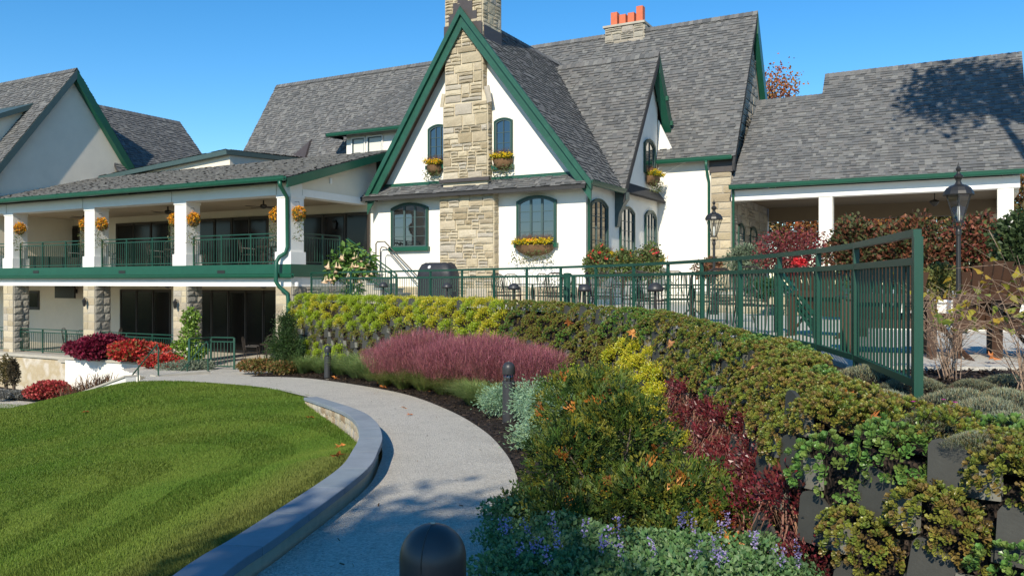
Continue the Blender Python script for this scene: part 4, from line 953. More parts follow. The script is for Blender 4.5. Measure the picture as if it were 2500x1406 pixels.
while s0 < tot - 0.2:
    s1 = min(s0 + rr.uniform(0.82, 1.0), tot); s1 = tot if tot - s1 < 0.4 else s1
    ss = np.linspace(s0 + 0.005, s1 - 0.005, 6); V = []; F = []
    for s in ss:
        R3 = [np.interp(s, seg, capR[:, k]) for k in range(3)]; L3 = [np.interp(s, seg, capL[:, k]) for k in range(2)]
        d = rr.uniform(-.002, .002); c = 0.004
        V += [(*R3[:2], R3[2] - 0.055), (*R3[:2], R3[2] - c), (R3[0] + (L3[0] - R3[0]) * 0.015, R3[1] + (L3[1] - R3[1]) * 0.015, R3[2]), (R3[0] + (L3[0] - R3[0]) * 0.985, R3[1] + (L3[1] - R3[1]) * 0.985, R3[2]), (*L3, R3[2] - c), (*L3, R3[2] - 0.055)]
    for i in range(5):
        for k in range(6): F.append((i * 6 + k, i * 6 + (k + 1) % 6, i * 6 + 6 + (k + 1) % 6, i * 6 + 6 + k))
    F += [(5, 4, 3, 2, 1, 0), tuple(range(30, 36))]
    obj('cap_stone', pymesh('cap_stone', V, F, 'bluestone'), gw)
    if s1 < tot - .01:
        J = []
        for s in (s1 - .0045, s1 + .0045): R3 = [np.interp(s, seg, capR[:, k]) for k in range(3)]; L3 = [np.interp(s, seg, capL[:, k]) for k in range(2)]; J.append((Vector(R3), Vector((*L3, R3[2]))))
        dn = Vector((0, 0, -.004)); lo = Vector((0, 0, -.05)); f_ = .03
        P_ = [J[0][0].lerp(J[0][1], f_), J[1][0].lerp(J[1][1], f_), J[1][0].lerp(J[1][1], 1 - f_), J[0][0].lerp(J[0][1], 1 - f_)]
        MB().prism([tuple(p + dn) for p in P_], (0, 0, -.045)).build('mortar_joint', 'mortar', gw)
    s0 = s1
# field stones on the lawn side where the lawn drops away
s = 10.0
for row in range(4):
    s = float(np.interp(8.4, capR[:, 1], seg)) + 0.1 * row
    while s < tot - 0.1:
        wd = rr.uniform(0.10, 0.30); p = np.array([np.interp(s + wd / 2, seg, iL[:, k]) for k in range(2)]); q = np.array([np.interp(s + wd / 2 + 0.05, seg, iL[:, k]) for k in range(2)])
        zt = float(np.interp(s + wd / 2, seg, capR[:, 2])) - 0.06 - 0.125 * row; zl = float(lawn_z(p[0], p[1])[0]); hh = rr.uniform(0.09, 0.125)
        if zt - hh * 0.4 > zl and rr.random() < 0.93:
            d = q - p; d /= np.linalg.norm(d); M = Matrix(((-d[0], d[1], 0, p[0]), (-d[1], -d[0], 0, p[1]), (0, 0, 1, zt - 0.065), (0, 0, 0, 1)))
            obj('stone', rr.choice(STONES['field_stone']), wbody, M @ Matrix.Rotation(rr.uniform(-.12, .12), 4, 'Y') @ Matrix.Diagonal((wd - 0.02, 0.03, hh, 1)))
        s += wd

# ------------------------------------------------------------------ curved metal fence on the terrace edge
fence = thing('terrace_fence', 'long curved dark green metal fence along the terrace edge', 'fence')
fp = [(*FENCE[i], 0.0) for i in range(len(FENCE))]; fb = [-0.02] * len(fp); fb[-1] = -0.12; fb[-2] = -0.06
n = len(fp)
for i in range(n):
    wd = 0.056 if i == n - 1 else 0.046
    x, y, z = fp[i]; d = FENCE[min(i + 1, n - 1)] - FENCE[max(i - 1, 0)]; a = math.atan2(d[1], d[0])
    obj('post', unit_box('fence_green'), fence, T((x, y, (fb[i] + 1.06) / 2)) @ Matrix.Rotation(a, 4, 'Z') @ Matrix.Diagonal((wd, wd, 1.06 - fb[i], 1)))
for i in range(n - 1):
    P = resample(catmull(FENCE, (n - 1) * 16 + 1)[i * 16:(i + 1) * 16 + 1], n=3)
    A, B = P[0], P[-1]; d = (B - A) / np.linalg.norm(B - A); A2, B2 = A + d * 0.031, B - d * 0.031
    bar('top_rail', (*A, 1.085), (*B, 1.085), 0.05, 0.05, 'fence_green', fence)
    bar('rail', (*A2, 0.90), (*B2, 0.90), 0.045, 0.05, 'fence_green', fence); bar('rail', (*A2, 0.10), (*B2, 0.10), 0.045, 0.05, 'fence_green', fence)
    nb = int(round(np.linalg.norm(B - A) / 0.112))
    for k in range(1, nb):
        p = A + (B - A) * k / nb; bar('baluster', (*p, 0.125), (*p, 0.875), 0.015, 0.015, 'fence_green', fence)
# ------------------------------------------------------------------ plant generators
def unit(v): return v / np.maximum(np.linalg.norm(v, axis=-1, keepdims=True), 1e-9)
def pal(cols, n, r, jit=0.18):
    c = np.array(cols)[r.integers(0, len(cols), n)]; return c * (1 + jit * (r.random((n, 1)) - .5) * 2)
def leaves(P, D, N, L, W, C, m, name='leaves', fold=0.12):
    """folded diamond leaves: base P, axis D, normal N, length L, half width W"""
    n = len(P); L = np.broadcast_to(L, n)[:, None]; W = np.broadcast_to(W, n)[:, None]; D = unit(D); S = unit(np.cross(D, N)); N = np.cross(S, D)
    V = np.stack([P, P + D * L * .52 + S * W + N * L * fold, P + D * L, P + D * L * .52 - S * W + N * L * fold], 1).reshape(-1, 3)
    return npmesh(name, V, np.arange(4 * n).reshape(-1, 4), m, np.repeat(C, 4, 0))
def spoons(P, D, N, L, W, C, m, name='leaves', cup=0.10):
    n = len(P); L = np.broadcast_to(L, n)[:, None]; W = np.broadcast_to(W, n)[:, None]; D = unit(D); S = unit(np.cross(D, N)); N = np.cross(S, D)
    V = np.stack([P, P + D * L * .5 + S * W * .55, P + D * L * .82 + S * W + N * L * cup, P + D * L + N * L * cup * .6, P + D * L * .82 - S * W + N * L * cup, P + D * L * .5 - S * W * .55], 1).reshape(-1, 3)
    return npmesh(name, V, np.arange(6 * n).reshape(-1, 6), m, np.repeat(C, 6, 0))
def blades(P, D, L, W, bend, C, m, name='blades', r=None, tipcol=None):
    """bent grass blades: two quads each"""
    n = len(P); D = unit(D); L = np.broadcast_to(L, n)[:, None]; W = np.broadcast_to(W, n)[:, None]; out = D.copy(); out[:, 2] = 0; out = unit(out + 1e-4)
    S = unit(np.cross(out, np.array([0, 0, 1.0]))); M1 = P + D * L * .55 + out * L * bend * .12; E = P + D * L * (1 - bend * .15) + out * L * bend * .55; E[:, 2] -= (L * bend * .30)[:, 0]
    V = np.stack([P - S * W, P + S * W, M1 - S * W * .8, M1 + S * W * .8, E - S * W * .12, E + S * W * .12], 1).reshape(-1, 3)
    b = np.arange(n)[:, None] * 6; F = np.concatenate([b + [0, 1, 3, 2], b + [2, 3, 5, 4]], 0)
    CC = np.repeat(C, 6, 0)
    if tipcol is not None: CC.reshape(n, 6, 3)[:, 2:4] = (C + tipcol)[:, None] / 2; CC.reshape(n, 6, 3)[:, 4:] = tipcol[:, None]
    return npmesh(name, V, F, m, CC)
def sph(n, r): return unit(r.standard_normal((n, 3)))
def merge(meshes, name):
    """join several meshes (each own material) into one"""
    bm_v = []; F = []; mats = []; mi = []; cols = []; off = 0
    me = bpy.data.meshes.new(name); lt = []; ls = []; lv = []
    for m in meshes:
        n = len(m.vertices); v = np.empty(n * 3, np.float32); m.vertices.foreach_get('co', v); bm_v.append(v)
        k = len(m.loops); l = np.empty(k, np.int32); m.loops.foreach_get('vertex_index', l); lv.append(l + off)
        p = len(m.polygons); a = np.empty(p, np.int32); m.polygons.foreach_get('loop_total', a); lt.append(a)
        mat_ = m.materials[0]
        if mat_ not in mats: mats.append(mat_)
        mi.append(np.full(p, mats.index(mat_), np.int32))
        c = np.ones(n * 4, np.float32)
        if 'col' in m.attributes: m.attributes['col'].data.foreach_get('color', c)
        cols.append(c); off += n
    V = np.concatenate(bm_v); lv = np.concatenate(lv); lt = np.concatenate(lt); ls = np.r_[0, np.cumsum(lt)[:-1]].astype(np.int32)
    me.vertices.add(len(V) // 3); me.vertices.foreach_set('co', V); me.loops.add(len(lv)); me.loops.foreach_set('vertex_index', lv.astype(np.int32))
    me.polygons.add(len(lt)); me.polygons.foreach_set('loop_start', ls)
    for m in mats: me.materials.append(m)
    me.polygons.foreach_set('material_index', np.concatenate(mi)); a = me.attributes.new('col', 'FLOAT_COLOR', 'POINT'); a.data.foreach_set('color', np.concatenate(cols))
    me.update(calc_edges=True); me.validate(); me.polygons.foreach_set('use_smooth', [False] * len(me.polygons)); return me

# --- sedum clumps for the planted wall: local x along the wall, -y outwards, z up; about 0.34 wide
def dome_points(n, r, sx, sy, sz):
    d = sph(n, r); d[:, 1] = -np.abs(d[:, 1]) * 0.9; d[:, 2] = np.where(d[:, 2] < -0.35, -d[:, 2], d[:, 2]); d = unit(d); k = (0.80 + 0.22 * r.random((n, 1)))
    return d * np.array([sx, sy, sz]) * k, d
def sedum_fine(seed, cols, n=650):
    r = np.random.default_rng(seed); B, Nn = dome_points(90, r, .215, .16, .145); i = r.integers(0, 90, n)
    P = B[i] + 0.022 * r.standard_normal((n, 3)); D = Nn[i] + 0.75 * sph(n, r) + [0, 0, .3]
    base = pal(cols, 90, r)[i] * r.uniform(.8, 1.2, (n, 1))
    return leaves(P, D, sph(n, r), r.uniform(.018, .034, n), r.uniform(.006, .011, n), base, 'waxy', 'sedum', .2)
def sedum_rosette(seed, cols, nr=58, k=9, ls=1.0):
    r = np.random.default_rng(seed); B, Nn = dome_points(nr, r, .215, .17, .15); Ps = []; Ds = []; Ns = []; Ls = []; Cs = []
    cr = pal(cols, nr, r, .2)
    for j in range(nr):
        ax = unit(Nn[j] + [0, -.1, .35]); a = unit(np.cross(ax, [0.3, .2, .9])); b = np.cross(ax, a)
        for q in range(k):
            t = q * 2.4; op = 0.35 + 0.9 * (q / k); d = ax * math.cos(op) + (a * math.cos(t) + b * math.sin(t)) * math.sin(op)
            Ps.append(B[j] + 0.004 * d); Ds.append(d); Ns.append(ax); Ls.append(ls * r.uniform(.028, .046)); Cs.append(cr[j] * r.uniform(.75, 1.2))
    L = np.array(Ls); return spoons(np.array(Ps), np.array(Ds), np.array(Ns), L, L * .30, np.array(Cs), 'waxy', 'sedum', .12)
def sedum_burgundy(seed):
    r = np.random.default_rng(seed); a = sedum_fine(seed, [(.10, .014, .020), (.16, .022, .028), (.07, .012, .016), (.13, .04, .03)], 520)
    n = 60; P = np.c_[r.uniform(-.15, .15, n), r.uniform(-.13, -.03, n), r.uniform(-.02, .05, n)]; D = np.c_[.4 * r.standard_normal((n, 2)), -np.ones(n)]
    return merge([a, blades(P, D, r.uniform(.1, .22, n), .0035, .5, pal([(.34, .19, .12), (.26, .12, .08)], n, r), 'leaf')], 'sedum')
YEL = [(.36, .36, .018), (.42, .38, .02), (.28, .33, .02), (.46, .40, .03)]
LIME = [(.24, .33, .016), (.30, .37, .02), (.20, .29, .018)]
OLV = [(.14, .18, .026), (.18, .19, .03), (.11, .17, .028), (.21, .18, .032), (.17, .12, .03)]
GRN = [(.08, .18, .03), (.12, .21, .035), (.15, .19, .03), (.16, .13, .035)]
BRZ = [(.17, .17, .03), (.21, .20, .035), (.16, .11, .034), (.13, .17, .028), (.20, .14, .036), (.17, .19, .03)]
DUL = [(.09, .10, .03), (.12, .10, .035), (.15, .10, .05), (.08, .12, .035)]
SED = {'yellow': [sedum_fine(100 + i, YEL) for i in range(3)], 'lime': [sedum_fine(110 + i, LIME) for i in range(3)], 'olive': [sedum_rosette(120 + i, OLV, 130, 8, .56) for i in range(3)],
       'green': [sedum_rosette(130 + i, GRN, 130, 8, .58) for i in range(3)], 'bronze': [sedum_rosette(140 + i, BRZ, 190, 9, .56) for i in range(4)], 'dull': [sedum_rosette(150 + i, DUL, 44, 6, .8) for i in range(2)],
       'burgundy': [sedum_burgundy(160 + i) for i in range(3)], 'fresh': [sedum_rosette(170 + i, [(.09, .19, .04), (.12, .22, .05), (.14, .20, .045)], 70, 10, .72) for i in range(2)]}
SEDNAME = {'yellow': 'bright yellow', 'lime': 'lime green', 'olive': 'olive green', 'green': 'dark green', 'bronze': 'bronze green', 'dull': 'dull brown green', 'burgundy': 'burgundy red', 'fresh': 'fresh green'}

# --- planter wall: a checkerboard of dark plates and plants, each row stepping out
lw = thing('planted_wall', 'curved retaining wall of stepped dark plastic planter panels', 'wall')
V = []; F = []; wb_ = WBASE[:390]; wt_ = WTOP[:390]
for i in range(390):
    V += [(*wb_[i], float(wall_base_z(wb_[i][1])) - 0.3), (*(wt_[i] * .88 + wb_[i] * .12), float(top_z(wt_[i][1])) - 0.10), (*offset(fdense, 0.2)[i], float(top_z(wt_[i][1])) - 0.13)] if i % 3 == 0 else []
nn = len(V) // 3
for i in range(nn - 1):
    for k in range(2): F.append((i * 3 + k, i * 3 + k + 1, i * 3 + 4 + k, i * 3 + 3 + k))
obj('soil_core', pymesh('soil_core', V, F, 'mulch'), lw)
def plate_mesh(seed):
    """planter panel: dark front with a rounded left shoulder and a lower rib on its right, painted lighter as if lit"""
    w, h = 0.235, 0.275; pts = [(-w / 2, 0), (w / 2, 0), (w / 2, h * .62), (w * .36, h * .74), (w * .12, h * .90), (-w * .12, h * .985), (-w * .30, h), (-w * .42, h * .96), (-w * .49, h * .86)]
    if seed % 2: pts = [(x, z * (.94 if z > h * .8 else 1)) for x, z in pts]
    a = MB().prism([(x, -.02 + .03 * (z / h), z) for x, z in pts], (0, 0.024, 0)).mesh('panel', 'planter')
    rb = MB().prism([(w / 2 - .002, -.024, 0), (w / 2 + .085, -.012, 0), (w / 2 + .085, .034, 0), (w / 2 - .002, -.001, 0)], (0, 0, h * .58)).mesh('rib', 'planter_lit')
    tr = MB().box((-w / 2 - 0.02, .012, -.01), (w / 2 + .05, .12, .05)).mesh('tray', 'planter')
    return merge([a, rb, tr], 'planter_panel')
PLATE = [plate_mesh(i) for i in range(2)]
def inpoly(x, y, poly):
    c = False; n = len(poly)
    for i in range(n):
        (x1, y1), (x2, y2) = poly[i], poly[i - 1]
        if (y1 > y) != (y2 > y) and x < (x2 - x1) * (y - y1) / (y2 - y1) + x1: c = not c
    return c
REDZ = [(1635, 925), (1720, 960), (1800, 1040), (1905, 1090), (1920, 1200), (2010, 1290), (1990, 1420), (1760, 1420), (1790, 1250), (1700, 1120), (1640, 1000)]
YELZ = [(1480, 860), (1610, 870), (1665, 980), (1730, 1100), (1790, 1230), (1700, 1260), (1540, 1060)]
PITCH, RH = 0.315, 0.225
CORE = resample(WTOP[:392], n=392)
lens = np.r_[0, np.cumsum(np.linalg.norm(np.diff(CORE, axis=0), axis=1))]
rr = random.Random(77); clumps = 0; nplate = 0; s = PITCH / 2; ci = 0
while s < lens[-1] - .2:
    p = np.array([np.interp(s, lens, CORE[:, k]) for k in range(2)]); e = np.array([np.interp(s + .05, lens, CORE[:, k]) for k in range(2)]) - p; e /= np.linalg.norm(e)
    nrm = np.array([e[1], -e[0]])      # towards the path
    zt = float(top_z(p[1])); rows = int((zt - float(wall_base_z(p[1])) + 0.12) / RH)
    for r_ in range(rows + 1):
        z = zt - 0.16 - r_ * RH; q = p + nrm * (0.02 + 0.42 * (r_ * RH)); px = CX + FPX * q[0] / q[1]; py = HY - FPX * (z - EYE) / q[1]
        if q[0] / q[1] > .82: continue
        M = Matrix(((e[0], -nrm[0], 0, q[0]), (e[1], -nrm[1], 0, q[1]), (0, 0, 1, z), (0, 0, 0, 1)))
        near = q[1] < 7.5; hid = (q[1] > 12.5 and z < float(path_z(q[1])) + 0.38) or (inpoly(px, py, [(1330, 1010), (1620, 1180), (1640, 1420), (1150, 1420)]) and q[1] > 4.6)
        if (ci + r_) % 2 == 0:
            if (r_ == 0 and rr.random() < 0.25) or (px > 1235 and q[1] > 7.5 and rr.random() < .38) or (px < 1235 and r_ < 3 and rr.random() < .35) or (near and rr.random() < .06): continue
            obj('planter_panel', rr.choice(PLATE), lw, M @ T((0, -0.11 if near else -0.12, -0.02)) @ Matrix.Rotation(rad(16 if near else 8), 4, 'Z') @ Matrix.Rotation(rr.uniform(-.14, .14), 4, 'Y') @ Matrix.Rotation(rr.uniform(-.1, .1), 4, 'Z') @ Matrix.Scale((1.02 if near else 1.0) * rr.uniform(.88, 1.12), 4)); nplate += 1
            continue
        if hid or px > 2680 or py > 1520: continue
        if inpoly(px, py, REDZ): kind = 'burgundy'
        elif inpoly(px, py, YELZ): kind = 'yellow'
        elif px < 1235 and (r_ <= (3 if px < 960 else 2)): kind = rr.choice(('yellow', 'yellow', 'lime')) if px > 950 else rr.choice(('lime', 'yellow', 'lime'))
        elif 1130 < px < 1240 and r_ <= 6: kind = 'lime'
        elif px < 1130: kind = rr.choice(('dull', 'dull', 'olive')) if r_ < 6 or px > 850 else 'lime'
        elif q[1] > 9: kind = rr.choice(('olive', 'green', 'olive', 'bronze'))
        else: kind = rr.choice(('bronze', 'bronze', 'bronze', 'olive', 'bronze', 'fresh')) if r_ < 3 else rr.choice(('bronze', 'burgundy', 'burgundy', 'olive'))
        sz = (0.8 if kind == 'dull' else 1.22 if near else 1.24) * rr.uniform(.82, 1.22)
        o = obj('sedum_clump', rr.choice(SED[kind]), None, M @ T((rr.uniform(-.06, .06), -0.04, 0.09 + rr.uniform(-.06, .05))) @ Matrix.Rotation(rr.uniform(-.25, .25), 4, 'Y') @ Matrix.Scale(sz, 4)); clumps += 1
        tag(o, f"{SEDNAME[kind]} sedum, {ordinal(r_)} row of the planted wall, {ordinal(ci)} pocket from the porch pier", 'sedum', 'sedum clumps in the planted wall')
    s += PITCH * (1.12 if p[1] < 7.5 else 1.0); ci += 1
# continuous planting along the top of the wall
tops = 0
for s in np.arange(0.2, lens[-1] - .1, 0.37):
    p = np.array([np.interp(s, lens, CORE[:, k]) for k in range(2)]); e = np.array([np.interp(s + .05, lens, CORE[:, k]) for k in range(2)]) - p; e /= np.linalg.norm(e); nrm = np.array([e[1], -e[0]])
    if p[0] / p[1] > .80: continue
    px = CX + FPX * p[0] / p[1]; nz = 2 if p[1] < 9 else 1
    for j in range(nz if p[1] > 9 else 2):
        q = p + nrm * (-0.0 - 0.20 * j + rr.uniform(-.03, .03)) + e * rr.uniform(-.06, .06); kind = ('yellow' if px > 940 else 'lime') if px < 1230 else (rr.choice(('green', 'olive')) if p[1] > 9 else rr.choice(('bronze', 'olive', 'bronze', 'bronze', 'olive', 'bronze', 'fresh')))
        M = Matrix(((e[0], -nrm[0], 0, q[0]), (e[1], -nrm[1], 0, q[1]), (0, 0, 1, float(top_z(p[1])) - .03), (0, 0, 0, 1)))
        o = obj('sedum_mound', rr.choice(SED[kind]), None, M @ T((0, 0.06, 0)) @ Matrix.Rotation(rad(-38), 4, 'X') @ Matrix.Scale(rr.uniform(1.05, 1.3), 4))
        tag(o, f"{SEDNAME[kind]} sedum mound on the wall top, {ordinal(tops)} from the porch pier{', fence side' if j else ''}", 'sedum', 'sedum mounds along the wall top')
    tops += 1
print('plates', nplate, 'clumps', clumps, 'tops', tops)
# ------------------------------------------------------------------ shrubs, grasses and flowers
def lobes_sample(lobes, n, r, shell=0.55):
    """points and outward directions inside a cluster of ellipsoids [(centre, radii)]"""
    vol = np.array([np.prod(np.array(R)) ** (2 / 3) for c, R in lobes]); i = r.choice(len(lobes), n, p=vol / vol.sum()); C = np.array([c for c, R in lobes], float)[i]; R = np.array([R if hasattr(R, '__len__') else (R,) * 3 for c, R in lobes], float)[i]
    d = sph(n, r); k = (shell + (1.06 - shell) * r.random((n, 1)) ** 0.6); return C + d * R * k, d, i
def rand_lobes(c, R, k, r, s=(0.38, 0.62)):
    out = [(np.array(c, float), np.array(R) * 0.72)]
    for _ in range(k):
        d = sph(1, r)[0]; d[2] = abs(d[2]) * 0.9 - 0.25; f = r.uniform(*s); out.append((np.array(c) + d * np.array(R) * (1.02 - f * .8), np.array(R) * f))
    return out
def bush(name, label, cat, loc, R, n, ll, cols, seed, m='leaf', lob=7, asp=0.36, stem=True, group=None, shell=0.5, out=0.7, clump=0, base=0.0, extra=None, zc=None):
    """shrub on the ground at loc: R = half sizes; foliage plus stems"""
    r = np.random.default_rng(seed); zc = R[2] if zc is None else zc; L = rand_lobes((0, 0, zc), R, lob, r) if lob else [((0, 0, zc), R)]
    P, d, i = lobes_sample(L, n, r, shell); C = pal(cols, n, r, .22)
    if clump:
        h = sph(clump, r); hc = pal(cols, clump, r, .1); B, bd, _ = lobes_sample(L, clump, r, shell); j = r.integers(0, clump, n); P = B[j] + ll * 1.6 * r.standard_normal((n, 3)); d = bd[j]; C = hc[j] * r.uniform(.75, 1.25, (n, 1))
    keep = P[:, 2] > 0.01; P, d, C = P[keep], d[keep], C[keep]; n = len(P)
    Lr = ll * r.uniform(.65, 1.3, n)
    me = leaves(P, d * out + 0.6 * sph(n, r), sph(n, r), Lr, Lr * asp, C, m)
    if extra: me = merge([me] + extra(P, d, r), 'foliage')
    if not stem: return tag(obj(name, me, None, loc=loc), label, cat, group)
    t = thing(name, label, cat, loc, 0, group); obj('foliage', me, t); mb = MB()
    for k in range(6):
        a = k * 1.05 + r.random(); e = np.array([math.cos(a) * R[0] * .55, math.sin(a) * R[1] * .55, zc + R[2] * .4]); mb.tube([(0.03 * math.cos(a), 0.03 * math.sin(a), -0.03), tuple(e * .45 + [0, 0, .05]), tuple(e)], [0.018 + .012 * R[2], 0.012, 0.004], 5)
    tag(mb.build('stem', 'bark', t), kind='stuff'); return t
def flower_bits(cols, frac, size, m='petal', lift=0.03, top=-0.2):
    def f(P, d, r):
        k = r.random(len(P)) < frac; k &= d[:, 2] > top; Q, dd = P[k] + d[k] * lift, d[k]; n = len(Q); a = []
        for q in range(3):
            a.append(leaves(Q, dd * .4 + sph(n, r), dd, size * r.uniform(.7, 1.2, n), size * .45, pal(cols, n, r, .15), m))
        return a
    return f
ground_z = lambda Y: float(path_z(Y)) + 0.04

# --- pink muhly grass
def muhly(seed):
    r = np.random.default_rng(seed); n = 900; a = r.random(n) * 6.283; q = r.random(n) ** .5 * .13; P = np.c_[q * np.cos(a), q * np.sin(a), np.zeros(n)]
    sp = r.uniform(.15, .95, n); D = np.c_[np.cos(a) * sp, np.sin(a) * sp, np.ones(n)]
    g = blades(P, D, r.uniform(.45, .75, n), .0045, .8, pal([(.15, .22, .05), (.19, .24, .06), (.23, .22, .08)], n, r), 'blade')
    n = 6000; a = r.random(n) * 6.283; q = r.random(n) ** .5; zz = .42 + .66 * r.random(n) ** .85; rad_ = (.20 + .52 * np.clip((zz - .25) / .7, 0, 1) * (1.12 - .35 * np.clip((zz - .8) / .35, 0, 1))) * q
    P = np.c_[rad_ * np.cos(a), rad_ * np.sin(a), zz - .10 * q]; D = np.c_[np.cos(a) * .5 * q, np.sin(a) * .5 * q, .75 * np.ones(n)] + .45 * r.standard_normal((n, 3))
    p = blades(P, D, r.uniform(.10, .24, n), .0024, .3, pal([(.37, .125, .155), (.31, .095, .125), (.43, .16, .185), (.30, .12, .11)], n, r), 'blade')
    n = 260; a = r.random(n) * 6.283; sp = r.uniform(.1, .7, n); D = np.c_[np.cos(a) * sp, np.sin(a) * sp, np.ones(n)]
    s = blades(np.c_[.08 * np.cos(a), .08 * np.sin(a), np.zeros(n)], D, r.uniform(.8, 1.15, n), .0022, .25, pal([(.30, .16, .12), (.35, .2, .15)], n, r), 'blade')
    return g, merge([p, s], 'plume')
MU = [muhly(200 + i) for i in range(3)]
for i, (px, Y, s_) in enumerate([(940, 19.6, .88), (985, 18.7, 1.0), (1035, 18.0, 1.05), (1085, 17.0, 1.0), (1135, 16.4, 1.05), (1185, 15.5, 1.0), (1250, 15.0, 1.08), (1305, 14.3, .9)]):
    x, y, _ = AT(px, Y); t = thing('muhly_grass', f"purple pink plumed ornamental grass before the planted wall, {ordinal(i)} clump from the left", 'grass clump', (x, y, ground_z(Y)), i * 1.3, 'plumed grasses before the planted wall')
    t.scale = (s_, s_, s_ * (0.94 + .1 * (i % 3))); g, p = MU[i % 3]; obj('grass_tuft', g, t); obj('plume', p, t)
# --- green fountain grasses
def fountain(seed, cols, n=1500, h=.75, sp0=.95):
    r = np.random.default_rng(seed); a = r.random(n) * 6.283; q = r.random(n) ** .5 * .16; P = np.c_[q * np.cos(a), q * np.sin(a), np.zeros(n)]; sp = r.uniform(.05, sp0, n)
    return blades(P, np.c_[np.cos(a) * sp, np.sin(a) * sp, np.ones(n)], h * r.uniform(.45, 1.15, n), .005, .7, pal(cols, n, r), 'blade')
FG = [fountain(220 + i, [(.18, .28, .08), (.24, .33, .11), (.30, .35, .14)], 1900, .85) for i in range(2)]
for i, (px, Y, s_) in enumerate([(742, 24.2, 1.0), (788, 23.8, .9), (838, 23.0, 1.1), (878, 22.0, 1.15), (915, 21.0, 1.05), (1160, 14.8, .75), (1190, 14.3, .7)]):
    x, y, _ = AT(px, Y); o = obj('ornamental_grass', FG[i % 2], None, loc=(x, y, ground_z(Y)), rz=i * .9, s=s_)
    tag(o, (f"green ornamental grass without plumes, {ordinal(i)} from the conifer by the porch" if i < 5 else ("green grass tuft before the purple plumes, farther from the bollard" if i == 5 else 'green grass tuft beside the tall bollard')), 'grass clump', 'green ornamental grasses')
# --- blue junipers, gold shrub, cypress, conifer
JUN = [(.20, .34, .22), (.27, .40, .28), (.15, .27, .16), (.25, .36, .19)]
for i, (px, Y, R) in enumerate([(1228, 12.95, (.36, .35, .22)), (1310, 11.9, (.42, .45, .30)), (1362, 11.0, (.42, .4, .30)), (1308, 9.7, (.22, .2, .12))]):
    x, y, _ = AT(px, Y); bush('blue_juniper', ['low blue green juniper left of the tall bollard', 'blue green juniper right of the tall bollard', 'blue green juniper against the dark cypress', 'smallest blue green juniper at the mulch edge'][i], 'juniper', (x, y, ground_z(Y)), R, 5200, .045, JUN, 230 + i, clump=330, asp=.16, out=1.2, group='blue junipers in the mulch bed')
x, y, _ = AT(1408, 11.9); bush('gold_shrub', 'round chartreuse gold shrub behind the dark cypress', 'shrub', (x, y, ground_z(11.9)), (.24, .26, .42), 3600, .035, YEL + LIME, 240, clump=200, asp=.3)
def cypress():
    r = np.random.default_rng(250)
    L = [((.70, 7.0, -.52), (.46, .5, .50)), ((.86, 6.5, -.60), (.46, .5, .50)), ((.46, 6.3, -.72), (.36, .4, .40)), ((1.30, 5.9, -.86), (.38, .38, .32)), ((.95, 5.7, -.85), (.46, .38, .30)), ((.42, 5.6, -.95), (.40, .35, .28)),
         ((.84, 7.3, -.30), (.26, .28, .28)), ((.50, 7.4, -.34), (.26, .25, .28)), ((1.52, 5.6, -.92), (.28, .3, .25)), ((1.1, 5.35, -1.0), (.3, .25, .2)), ((.12, 5.9, -.98), (.25, .3, .22))]
    K = 5000; B, bd, li = lobes_sample(L, K, r, .5); ok = B[:, 2] > -1.08; B, bd = B[ok], bd[ok]; K = len(B)
    cc = pal([(.030, .065, .012), (.050, .100, .016), (.075, .120, .018), (.025, .050, .012), (.10, .135, .02), (.14, .16, .022), (.19, .18, .02)], K, r, .2)
    dead = np.zeros(K, bool)
    for s_ in B[r.integers(0, K, 46)]: dead |= np.linalg.norm(B - s_, axis=1) < r.uniform(.03, .075)
    cc[dead] = pal([(.36, .12, .02), (.42, .16, .025), (.24, .09, .02)], int(dead.sum()), r)
    per = 17; j = np.repeat(np.arange(K), per); n = len(j)
    # fan-shaped sprays: leaves of one spray lie in one plane
    ax = unit(bd + .5 * sph(K, r) + [0, 0, .25]); sd = unit(np.cross(ax, sph(K, r))); t = r.uniform(-1, 1, n)[:, None]; u = r.random(n)[:, None]
    P = B[j] + ax[j] * (u * .075) + sd[j] * (t * u * .055); D = ax[j] + sd[j] * t * .9 + .25 * sph(n, r); N = np.cross(ax, sd)[j] + .3 * sph(n, r)
    return leaves(P, D, N, r.uniform(.022, .04, n), r.uniform(.005, .009, n), cc[j] * r.uniform(.75, 1.3, (n, 1)), 'leaf', 'foliage')
t = thing('cypress_shrub', 'large dark green mounded cypress with orange dead tips in the foreground', 'shrub', (0, 0, 0)); obj('foliage', cypress(), t)
mb = MB()
for e in ((.6, 7.0, -.2), (.95, 6.5, -.35), (.4, 6.3, -.5), (1.2, 6.0, -.7), (.8, 5.7, -.75), (.9, 7.3, .05)): mb.tube([(.78, 6.4, -1.08), ((.78 + e[0]) / 2, (6.4 + e[1]) / 2, -.8), e], [.03, .012, .004], 6)
tag(mb.build('stem', 'bark', t), kind='stuff')
x, y, _ = AT(697, 24.5); con = bush('dwarf_conifer', 'dark green upright dwarf conifer in front of the porch pier', 'conifer', (x, y, ground_z(24.5)), (.5, .5, .72), 9000, .06, [(.025, .055, .014), (.035, .075, .018), (.05, .10, .022)], 260, clump=500, asp=.2, lob=10, out=1.1)
bush('conifer_shoot', 'narrow pointed shoot of dark conifer rising behind the dwarf conifer', 'conifer', (x + .02, y + .1, ground_z(24.5) + 1.0), (.22, .22, .42), 2500, .06, [(.025, .055, .014), (.04, .085, .02)], 261, clump=160, asp=.2, lob=3, out=1.1, stem=False)
